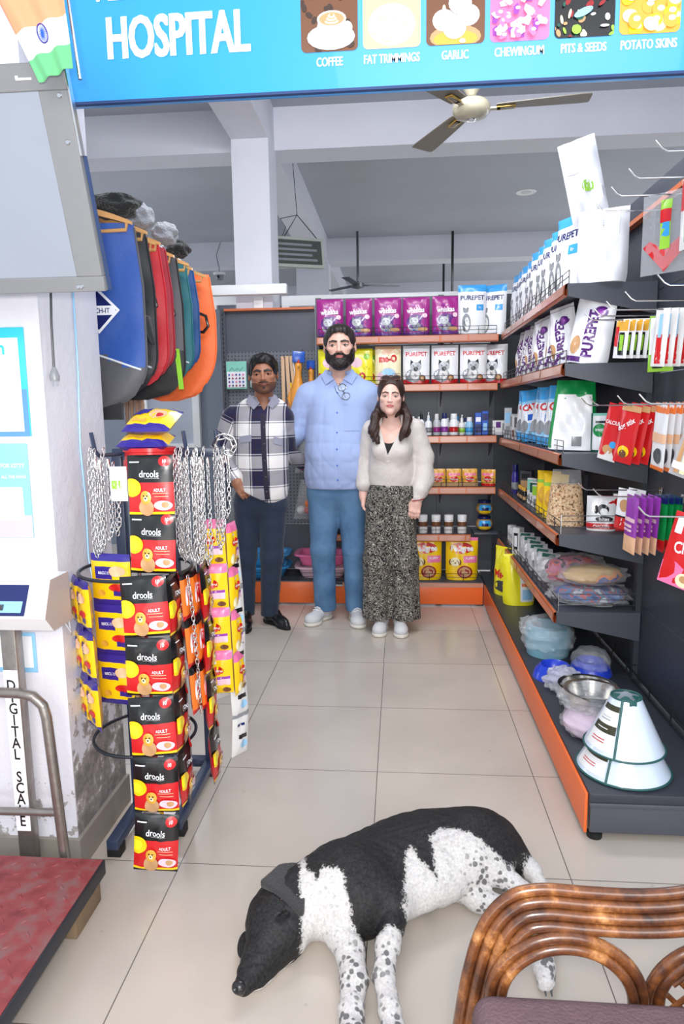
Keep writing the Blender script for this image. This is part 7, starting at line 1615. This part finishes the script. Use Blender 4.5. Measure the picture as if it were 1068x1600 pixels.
# ================================================================== treat stand
SX, SYc = -.795, 1.968
st = empty('display_stand', 'dark blue steel display stand with rings and pegs, hung with sachets and chains', 'display stand', (SX, SYc, 0))
def TL(o): o.location = -Vector(st.location); o.parent = st; return o
TL(MB().bbox((-.905, 1.875, .03), (-.868, 2.42, .062), 'frame_blue', .003).build('base_rail')); TL(MB().bbox((-.738, 1.99, .03), (-.702, 2.42, .062), 'frame_blue', .003).build('base_rail'))
TL(MB().bbox((-.868, 2.385, .03), (-.738, 2.42, .062), 'frame_blue', .003).build('cross_rail'))
for x, y in ((-.887, 1.905), (-.72, 2.02), (-.887, 2.39), (-.72, 2.39)): TL(MB().bbox((x-.022, y-.022, 0), (x+.022, y+.022, .034), 'black_rubber', .003).build('foot'))
for x, y, z in ((-.887, 2.10, 1.25), (-.72, 2.10, 1.25), (-.72, 2.40, 1.10)): TL(MB().bbox((x-.016, y-.016, .06), (x+.016, y+.016, z), 'frame_blue', .003).build('post'))
TL(MB().bbox((-.90, 2.085, 1.235), (-.54, 2.115, 1.262), 'frame_blue', .003).build('top_bar'))
mat('ring_steel', (70, 74, 82), .3, metal=.8)
ringp = lambda z, r: [(SX+r*math.cos(a), SYc+r*math.sin(a), z) for a in np.linspace(0, 2*pi, 48, endpoint=False)]
TL(MB().tube(ringp(.905, .165), .0052, 'ring_steel', 8, closed=True).build('ring')); TL(MB().tube(ringp(.375, .155), .0052, 'ring_steel', 8, closed=True).build('ring'))
TL(MB().tube([(-.72, 2.10, .905), (-.70, 2.10, .905)], .005, 'ring_steel', 6).tube([(-.887, 2.10, .905), (-.885, 2.11, .905)], .005, 'ring_steel', 6).build('ring_weld'))
for z in (.905, .375): TL(MB().tube([(SX, 2.125, z), (SX, 2.085, z), (-.887, 2.09, z)], .005, 'ring_steel', 6).build('ring_arm')); TL(MB().tube([(SX, 2.125, z), (-.72, 2.09, z)], .005, 'ring_steel', 6).build('ring_arm'))
pegs = [(-.872, 1.93), (-.79, 2.13), (-.615, 1.97), (-.555, 2.10)]
for x, y in pegs: TL(MB().tube([(x, 2.10, 1.245), (x, y, 1.25), (x-.002, y-.02, 1.265), (x-.006, y-.03, 1.318)], .006, 'frame_blue', 8).build('peg'))
# orange-red tub hung on the stand with packets on top
o = MB().lathe([(0, 0), (.062, 0), (.070, .12), (.078, .122), (.078, .148), (.073, .150), (.073, .172), (.078, .174), (.078, .185), (0, .185)], 'print_red', 32).build('plastic_tub'); o.location = (-.745, 2.0, 1.085); tag(o, 'round red plastic tub near the top of the display stand', 'tub')
pkb = pouch('snack_packet', .15, .12, .05, 'print_yellow', [(0, .14, 'print_indigo'), (.86, 1.01, 'print_indigo')], seed=301, stand=False, nu=10, nv=10, art=[('ell', .15, .55, .18, .2, 'print_peach'), ('ell', .2, .5, .07, .1, 'print_red'), ('rect', -.4, .5, -.05, .85, 'print_indigo'), ('rect', -.3, .2, .0, .3, 'print_gold')])
put(pkb, (-.742, 1.925, 1.275), 0, 'yellow and indigo snack packet lying on the red tub, lower one', 'yellow snack packets on the red tub', rot=(-1.35, 0, .1)); put(pkb, (-.735, 1.935, 1.318), 0, 'yellow and indigo snack packet lying on the red tub, top one', 'yellow snack packets on the red tub', rot=(-1.1, 0, -.15))
# strips of joined sachets
def sachet_black(w, h, full=True):
    art = [('rect', -.5, .0, .5, .045, 'print_black'), ('rect', -.5, .045, .5, .085, 'print_yellow'), ('text', 'drools', .0, .70, .019, 'print_white', .80, 0, .012), ('rect', -.1, .625, .22, .635, 'print_grey'), ('ell', .34, .90, .13, .085, 'print_red'), ('text', '10', .34, .90, .010, 'print_white'),
           ('ell', -.40, .48, .22, .15, 'print_yellow'), ('ell', -.42, .48, .13, .09, 'print_lemon'), ('text', 'ADULT', .22, .44, .009, 'print_white'), ('rect', .06, .38, .40, .39, 'print_peach'), ('rect', .1, .33, .40, .34, 'print_peach'), ('ell', .28, .19, .20, .08, 'print_palepink'), ('ell', .33, .2, .08, .05, 'print_tan'),
           ('ell', -.08, .16, .16, .14, 'print_tan'), ('ell', -.08, .32, .12, .11, 'print_gold'), ('ell', -.08, .30, .05, .04, 'print_cream'), ('ell', -.12, .35, .018, .014, 'print_black'), ('ell', -.04, .35, .018, .014, 'print_black'), ('ell', -.08, .31, .022, .014, 'print_black'), ('rect', -.42, .88, -.2, .90, 'print_white')]
    return dict(name='sachet', base='print_red', bands=[(.56, 1.01, 'print_black'), (0, .045, 'print_black')], art=art, back='print_red')
def sachet_yellow(): return dict(name='sachet', base='print_yellow', bands=[(.86, 1.01, 'print_indigo'), (0, .12, 'print_indigo')], art=[('rect', -.35, .52, .10, .76, 'print_indigo'), ('text', 'BISCUITS', -.12, .64, .008, 'print_white'), ('ell', .22, .68, .2, .1, 'print_peach'), ('ell', .2, .36, .2, .08, 'print_red'), ('ell', -.2, .25, .1, .06, 'print_gold'), ('rect', .1, .2, .4, .3, 'print_indigo')], back='print_gold')
def sachet_pedi(): return dict(name='sachet', base='print_yellow', bands=[(.80, 1.01, 'print_pink')], art=[('ell', -.05, .56, .22, .10, 'print_red'), ('text', 'Pedigree', -.05, .56, .008, 'print_white'), ('rect', -.1, .22, .4, .42, 'print_palepink'), ('rect', -.1, .36, .4, .42, 'print_violet'), ('ell', -.28, .2, .14, .12, 'print_cream'), ('ell', .25, .1, .16, .06, 'print_brown'), ('rect', -.3, .72, -.1, .77, 'print_white')], back='print_gold')
def sachet_white(): return dict(name='sachet', base='print_offwhite', bands=[(.9, 1.01, 'print_grey')], art=[('rect', -.3, .7, .1, .76, 'print_navy'), ('rect', -.2, .4, .3, .5, 'print_black'), ('ell', .1, .25, .2, .1, 'print_paleblue')], back='print_lightgrey')
def sachet_orange(): return dict(name='sachet', base='print_orange', bands=[(.85, 1.01, 'print_black'), (0, .1, 'print_red')], art=[('rect', -.3, .3, .3, .7, 'print_white'), ('ell', 0, .5, .2, .15, 'print_red')], back='print_red')
_pc = {}
def strip(spec, w, h, d, path, label, cat='sachet strip', grp=None, yaw=0, name='sachet_strip'):
    """path: list of (x,y,z) tops, sachet i hangs from path[i] to path[i+1]"""
    r = empty(name, label, cat, path[0], 0, grp); k = (spec['name'], spec['base'], w, h, d)
    if k not in _pc:
        p = pouch('sachet', w, h, d, spec['base'], spec['bands'], art=spec['art'], stand=False, seed=17, nu=8, nv=12, back=spec['back'], wr=.003); p.pop('category', None) if hasattr(p, 'pop') else None
        if 'category' in p: del p['category']
        _pc[k] = p; first = True
    else: first = False
    p0 = _pc[k]
    for i in range(len(path)-1):
        a, b_ = A(*path[i]), A(*path[i+1]); q = p0 if (first and i == 0) else copy_tree(p0)
        q.parent = r; up = (a-b_)/np.linalg.norm(a-b_); side = A(math.cos(yaw), math.sin(yaw), 0); side = side-up*(side@up); side /= np.linalg.norm(side); bk = np.cross(up, side)
        q.matrix_local = Matrix(((side[0], bk[0], up[0], b_[0]-path[0][0]), (side[1], bk[1], up[1], b_[1]-path[0][1]), (side[2], bk[2], up[2], b_[2]-path[0][2]), (0, 0, 0, 1)))
    return r
h_ = .172
def down(x, y, z, n, h, dx=0, dy=0, wob=0): return [(x+dx*i, y+dy*i+wob*math.sin(i*1.7), z-h*i) for i in range(n+1)]
strip(sachet_black(.118, h_), .128, h_, .026, [(-.685, 1.835, 1.235), (-.684, 1.830, 1.085), (-.688, 1.825, .925)], 'two joined black and red sachets hanging above the ring of the stand', grp='black and red sachet strips', yaw=.02)
strip(sachet_black(.118, h_), .128, h_, .026, [(-.708, 1.792, .930), (-.698, 1.780, .755), (-.703, 1.786, .580), (-.692, 1.770, .405), (-.697, 1.776, .230), (-.708, 1.764, .052)], 'long front strip of five black and red sachets, the one showing their fronts', grp='black and red sachet strips', yaw=.08)
strip(sachet_black(.118, h_), .128, h_, .026, down(-.762, 1.852, .88, 4, h_, .006, 0, .006), 'black and red sachet strip hanging just behind the long front strip', grp='black and red sachet strips', yaw=-.75)
strip(sachet_black(.118, h_), .128, h_, .026, down(-.650, 1.86, .915, 4, h_, .004, 0, .006), 'black and red sachet strip seen edge-on right of the front strip', grp='black and red sachet strips', yaw=1.62)
strip(sachet_black(.118, h_), .128, h_, .026, down(-.598, 2.0, .915, 4, h_, .004, 0, .014), 'farthest right black and red sachet strip, twisted edge-on', grp='black and red sachet strips', yaw=1.68)
for i, (x, y, yw) in enumerate([(-.632, 1.92, 1.45), (-.618, 1.955, 1.6)]): strip(sachet_orange(), .07, .145, .02, down(x, y, .91, 3, .145, .008), ['orange and white sachet strip right of the front strip', 'orange and white sachet strip next to the rightmost chains'][i], grp='orange sachet strips', yaw=yw)
for i, (x, y, yw, n) in enumerate([(-.948, 1.90, -.95, 3), (-.905, 1.855, -.85, 3)]): strip(sachet_yellow(), .095, .150, .030, down(x+.0, y-.012, .90, n, .150, .004), ['yellow sachet strip hanging leftmost from the ring', 'yellow sachet strip second from the left, seen edge-on'][i], grp='yellow sachet strips', yaw=yw)
strip(sachet_yellow(), .13, .155, .026, down(-.845, 1.90, .965, 3, .155, 0, 0), 'yellow and indigo sachet strip facing forward left of the black ones', grp='yellow sachet strips', yaw=-.18)
for i, (x, y, yw, n) in enumerate([(-.597, 2.10, .15, 4), (-.548, 2.16, 1.45, 4)]): strip(sachet_pedi(), .085, .145, .026, down(x, y, 1.035-.02*i, n, .145, .003), ['gold and pink sachet strip facing forward on the right of the stand', 'gold and pink sachet strip seen edge-on at the right of the stand'][i], grp='gold and pink sachet strips', yaw=yw)
strip(sachet_white(), .08, .15, .018, [(-.555, 2.17, .95), (-.545, 2.17, .80), (-.54, 2.165, .65), (-.545, 2.17, .50), (-.538, 2.165, .35), (-.545, 2.16, .21)], 'white sachet strip hanging at the far right of the stand', yaw=1.05)
strip(sachet_white(), .07, .15, .018, down(-.605, 2.19, .55, 1, .15), 'single white sachet hanging low behind the red strips', yaw=.9)
o = pouch('hang_tag', .05, .10, .004, 'print_white', None, stand=False, seed=9, nu=8, nv=8, art=[('rect', -.4, .35, .2, .6, 'print_lime')]); o['category'] = 'tag'; o.location = (-.805, 1.90, 1.12); tag(o, 'white rounded hang tag with a lime square beside the left chains', 'tag')
# chains
LK = None
def link_mesh():
    pts = []; a, r = .0055, .0062
    for k in range(7): t = -pi/2+pi*k/6; pts.append((r*math.cos(t)+0, 0, 0)) if False else None
    for k in range(6): t = pi*k/5; pts.append((r*math.cos(t), 0, a+r*math.sin(t)))
    for k in range(6): t = pi+pi*k/5; pts.append((r*math.cos(t), 0, -a+r*math.sin(t)))
    mb = MB(); mb.tube(pts, .0021, 'chain_steel', 5, closed=True); return mb.V[0], mb.F
LV, LF = link_mesh()
def chain_obj(path, label, grp, name='dog_chain', s=1.0):
    P = [A(*p) for p in path]; L = [0]
    for a, b_ in zip(P[:-1], P[1:]): L.append(L[-1]+np.linalg.norm(b_-a))
    s = s*.78; pitch = .0175*s; n = int(L[-1]/pitch); mb = MB(); org = P[0]
    for i in range(n):
        d = (i+.5)*pitch; k = max(j for j in range(len(L)) if L[j] <= d); k = min(k, len(P)-2); t = (d-L[k])/(L[k+1]-L[k]); c = P[k]*(1-t)+P[k+1]*t; dr = (P[k+1]-P[k]); dr /= np.linalg.norm(dr)
        q = Vector(dr).to_track_quat('Z', 'Y').to_matrix().to_4x4(); tw = Matrix.Rotation((pi/2 if i % 2 else 0)+.5+RNG.uniform(-.25, .25), 4, 'Z')
        mb.add(LV*s, LF, 'chain_steel', Matrix.Translation(Vector(c-org)) @ q @ tw)
    o = mb.build(name, smooth=80); o.location = org
    MB().tube([tuple(A(*path[-1])-org+A(0, 0, -.002-.0)), tuple(A(*path[-1])-org+A(.004, 0, -.03))], [.005, .003], 'chain_steel', 8).build('snap_clasp', o)
    return tag(o, label, 'chain', grp)
def loop(x, y, ztop, zb, w, yy=0):
    w = w*.8
    return [(x-w/2*.3, y, ztop)]+[(x-w/2, y-.002, ztop-.03), (x-w/2*1.05, y-.004, (ztop+zb)/2), (x-w/2, y-.004, zb+.03), (x, y-.004, zb), (x+w/2, y-.004+yy, zb+.03), (x+w/2, y-.002+yy, (ztop+zb)/2), (x+w/2*.8, y+yy, ztop-.03)]
for i, (x, y, zt, zb_, w) in enumerate([(-.882, 1.905, 1.275, .95, .022), (-.866, 1.895, 1.27, .97, .024), (-.850, 1.92, 1.272, 1.0, .022), (-.83, 1.935, 1.23, 1.02, .018), (-.874, 1.915, 1.26, .96, .02)]): chain_obj(loop(x, y, zt, zb_, w), f'steel dog chain on the left peg of the stand, {ORD[i]} from the left', 'steel dog chains on the left peg')
for i, (x, y, zt, zb_, w) in enumerate([(-.648, 1.955, 1.265, .955, .018), (-.628, 1.945, 1.272, .94, .02), (-.607, 1.945, 1.275, .935, .02), (-.588, 1.955, 1.272, .93, .018), (-.568, 1.97, 1.27, .92, .02), (-.552, 2.05, 1.275, .95, .022), (-.530, 2.06, 1.27, 1.05, .02), (-.640, 1.968, 1.26, .93, .02), (-.598, 1.968, 1.26, .92, .02), (-.578, 1.935, 1.27, .96, .02), (-.541, 2.03, 1.265, 1.0, .02)]): chain_obj(loop(x, y, zt, zb_, w), f'steel dog chain on the right pegs of the stand, {ORD[i]} from the left', 'steel dog chains on the right pegs')
chain_obj([(-.56, 2.06, 1.275), (-.545, 2.05, 1.295), (-.525, 2.05, 1.30), (-.505, 2.05, 1.29), (-.497, 2.05, 1.265), (-.51, 2.05, 1.245), (-.53, 2.05, 1.25)], 'thick steel chain piled on the rightmost peg beside the plaid sleeve', None, s=1.7)
chain_obj([(-.785, 2.10, 1.325), (-.79, 2.09, 1.30), (-.80, 2.09, 1.275), (-.815, 2.09, 1.25)], 'short steel chain on the small back peg of the stand', None)
chain_obj([(-.615, 1.90, .90), (-.605, 1.90, .80), (-.600, 1.91, .62), (-.598, 1.91, .5)], 'steel chain hanging down between the red and orange sachets', None)

# ================================================================== rattan chair
mat('rattan', (132, 82, 44), .28, coat=.55); nt = NT('rattan'); b = nt.nodes['Principled BSDF']; tc = nt.nodes.new('ShaderNodeTexCoord'); nz = nt.nodes.new('ShaderNodeTexNoise'); nz.inputs['Scale'].default_value = 9; nz.inputs['Detail'].default_value = 9; nz.inputs['Roughness'].default_value = .72
nt.links.new(tc.outputs['Object'], nz.inputs['Vector']); nt.links.new(ramp(nt, nz.outputs['Fac'], [(.38, lin((40, 25, 20))), (.47, lin((82, 46, 26))), (.56, lin((116, 68, 34))), (.62, lin((158, 104, 58))), (.69, lin((200, 152, 100)))]), b.inputs['Base Color'])
mat('cushion_purple', (102, 78, 84), .85, vary=.15, vscale=60, bump=.3, bscale=200)
ch = empty('rattan_chair', 'glossy brown rattan armchair with a dull purple seat cushion at the lower right', 'chair', (.36, .72, 0))
def CL(o): o.location = -Vector(ch.location); o.parent = ch; return o
def spline(P, n=60):
    P = [A(*p) for p in P]; out = []; m = len(P)
    for s in range(n+1):
        t = s/n*(m-1); i = min(int(t), m-2); f = t-i; p0, p1, p2, p3 = P[max(i-1, 0)], P[i], P[i+1], P[min(i+2, m-1)]
        out.append(tuple(.5*((2*p1)+(-p0+p2)*f+(2*p0-5*p1+4*p2-p3)*f*f+(-p0+3*p1-3*p2+p3)*f**3)))
    return out
AY = .95
outer = [(.060, AY+.01, .02), (.075, AY, .25), (.092, AY, .42), (.108, AY, .525), (.130, AY, .598), (.165, AY, .642), (.213, AY, .657), (.28, AY, .655), (.355, AY, .655), (.42, AY, .664), (.50, AY, .69), (.58, AY, .72)]
def arm_side(y, sgn):
    n = 4
    for k in range(n):
        pts = []; sp_ = spline(outer, 70)
        for i, p in enumerate(sp_):
            a = A(*sp_[max(i-1, 0)]); c = A(*sp_[min(i+1, len(sp_)-1)]); d = c-a; d /= np.linalg.norm(d); nrm = A(d[2], 0, -d[0]); off = .0155*k
            pts.append(tuple(A(p[0], y, p[2])+nrm*off+A(0, -sgn*.006*k, 0)))
        CL(MB().tube(pts, .0088, 'rattan', 12).build('rattan_pole'))
    for rr, dy in ((.112, 0), (.096, -.004)):
        CL(MB().tube([(.247+rr*1.0*math.cos(a), y-sgn*.028+dy, .497+rr*.94*math.sin(a)) for a in np.linspace(0, 2*pi, 56, endpoint=False)], .0085, 'rattan', 12, closed=True).build('rattan_ring'))
    for rr in (.112, .096): CL(MB().tube([(.487+rr*1.08*math.cos(a), y-sgn*.02, .495+rr*.94*math.sin(a)) for a in np.linspace(0, 2*pi, 56, endpoint=False)], .0085, 'rattan', 12, closed=True).build('rattan_ring'))
    m1 = MB(); m2_ = MB()
    for k in range(-3, 4):
        c = k*.028; L = math.sqrt(max(.092**2-c*c, 0))
        s2 = .7071; m1.tube([(.487+s2*(c-L), y-sgn*.02-.002, .495+s2*(-c-L)), (.487+s2*(c+L), y-sgn*.02-.002, .495+s2*(-c+L))], .0042, 'rattan', 8)
        m2_.tube([(.487+s2*(c-L), y-sgn*.02+.002, .495+s2*(c+L)), (.487+s2*(c+L), y-sgn*.02+.002, .495+s2*(c-L))], .0042, 'rattan', 8)
    m1.V += []; CL(m1.add(np.concatenate(m2_.V), m2_.F, 'rattan').build('lattice'))
    CL(MB().tube([(.075, y, .395), (.62, y, .395)], .013, 'rattan', 12).build('seat_rail')); CL(MB().tube([(.60, y, .02), (.60, y, .40), (.60, y, .72)], .013, 'rattan', 12).build('leg'))
arm_side(AY, 1); arm_side(.42, -1)
for x in (.08, .60): CL(MB().tube([(x, .42, .395), (x, AY, .395)], .013, 'rattan', 12).build('seat_rail')); 
CL(MB().tube(spline([(.60, .42, .72), (.64, .46, .86), (.66, .685, .95), (.64, .91, .86), (.60, AY, .72)], 40), .013, 'rattan', 12).build('back_rail'))
for i in range(5): CL(MB().tube([(.60, .50+.093*i, .40), (.645, .50+.093*i, .88)], .007, 'rattan', 10).build('back_spindle'))
CL(MB().bbox((.105, .455, .41), (.585, .905, .530), 'cushion_purple', .028, seg=4).build('cushion'))

# ================================================================== ceiling fan, lamps, camera, hanging board
mat('fan_cream', (184, 176, 152), .3, coat=.3); mat('fan_blade', (128, 122, 106), .4); mat('fan_gold', (196, 160, 80), .25, metal=.7)
fn_ = empty('ceiling_fan', 'cream three bladed ceiling fan with brass blade trims', 'fan', (.385, 3.95, 2.95))
MB().lathe([(0, -.055), (.02, -.055), (.028, -.05), (.05, -.048), (.085, -.035), (.10, -.015), (.10, .01), (.085, .03), (.045, .042), (.03, .05), (0, .05)], 'fan_cream', 40).build('motor', fn_)
MB().lathe([(.0, -.058), (.018, -.058), (.024, -.053)], 'chrome', 20).build('cap', fn_); MB().tube([(0, 0, .05), (0, 0, .65)], .013, 'fan_cream', 12).lathe([(.02, .06), (.045, .10), (.03, .13)], 'fan_cream', 20).build('down_rod', fn_)
for a in (math.radians(-6), math.radians(114), math.radians(234)):
    bl_ = MB(); X = rotz(a); prof = [(.13, .045), (.22, .052), (.40, .062), (.56, .070), (.60, .066), (.605, .05)]
    V = []; 
    for x, hw in prof: V += [(x, -hw, -.006), (x, hw, .006), (x, hw, .010), (x, -hw, -.002)]
    F = [(0, 1, 2, 3), (20, 23, 22, 21)]+[(i*4+k, (i+1)*4+k, (i+1)*4+(k+1) % 4, i*4+(k+1) % 4) for i in range(5) for k in range(4)]
    q = bl_.add(V, F, 'fan_blade', X).build('blade', fn_)
    MB().box((.09, -.014, -.012), (.17, .014, -.004), 'fan_cream', X).bbox((.13, -.022, -.012), (.23, .022, -.004), 'fan_gold', .003, X).bbox((.15, -.010, -.014), (.22, .010, -.011), 'fan_blade', .001, X).build('blade_bracket', q)
def downlight(x, y, l):
    o = MB().lathe([(.055, 0), (.10, -.004), (.105, 0)], 'white_plastic', 28).build('ceiling_light'); MB().lathe([(0, .0), (.055, 0), (.055, -.001), (0, -.001)], 'print_lightgrey', 24).build('lens_plate', o); o.location = (x, y, ZC-.001); tag(o, l, 'ceiling light', 'round ceiling lights')
downlight(1.32, 7.66, 'round white ceiling light above the row of blue topped pouches'); downlight(2.71, 8.80, 'round white ceiling light seen past the plain white bag')
o = MB().lathe([(0, 0), (.05, 0), (.05, .02), (.0, .02)], 'white_plastic', 20).build('security_camera'); MB().ell((0, 0, -.012), (.036, .036, .03), 'print_grey', 16).build('dome', o); MB().tube([(0, 0, .02), (.0, 0, .06), (-.02, 0, .16), (.02, 0, .26)], .003, 'print_darkgrey', 6).build('cable', o); MB().ell((.0, -.032, -.018), (.012, .01, .012), 'print_black', 10).build('eye_lens', o)
o.location = (-2.37, 9.25, 3.17); o.scale = (1.6, 1.6, 1.6); tag(o, 'small white dome camera hanging from the far beam left of the column', 'camera')
mat('board_screen', (72, 78, 72), .5, vary=.4, vscale=40); mat('board_frame', (176, 182, 172), .5)
o = empty('hanging_board', 'grey framed electronic board hung by wires right of the column', 'board', (-.86, 5.9, 2.68)); 
MB().bbox((-.30, -.03, -.12), (.28, .03, .12), 'board_frame', .006).build('board_case', o); MB().box((-.27, -.034, -.095), (.25, -.031, .095), 'board_screen').build('board_face', o)
mb = MB()
for k in range(4): mb.box((-.25, -.036, -.07+.04*k), (.20-.05*(k % 2), -.0345, -.052+.04*k), 'print_grey')
mb.build('text_rows', o); MB().tube([(-.10, 0, .12), (.05, 0, .30), (.24, 0, .12)], .004, 'wire_black', 6).tube([(.05, 0, .30), (.05, 0, .92)], .003, 'wire_black', 6).tube([(-.12, 0, .12), (-.06, .02, .2), (-.12, .0, .26), (.05, 0, .30)], .003, 'wire_black', 6).build('wire', o); o.rotation_euler = (0, -.08, .75)
for i, (x, y, z) in enumerate([(-1.66, 7.6, 2.60)]):
    o = MB().lathe([(.0, 0), (.10, .0), (.07, .12), (0, .13)], 'print_lightgrey', 20).build('pendant_lamp'); MB().tube([(0, 0, .13), (0, 0, 1.0)], .006, 'print_grey', 6).build('cord', o); o.location = (x, y, z); tag(o, 'small grey pendant shade hanging beyond the orange coat', 'lamp')
for i, (x, y, l) in enumerate([(-.33, 7.4, 'dark wall fan rod seen between the second column and the rods')]):
    o = empty('wall_fan', 'small dark fan hanging from the ceiling beyond the magenta pouches', 'fan', (-.52, 9.0, 2.95)); MB().tube([(0, 0, 0), (0, 0, .65)], .015, 'print_darkgrey', 8).build('rod', o); MB().lathe([(0, -.05), (.08, -.03), (.08, .02), (0, .05)], 'print_darkgrey', 20).build('motor', o)
    for a in (.3, 2.4, 4.5): MB().bbox((.08, -.05, -.004), (.55, .05, .004), 'print_darkgrey', .002, rotz(a), seg=1).build('blade', o)
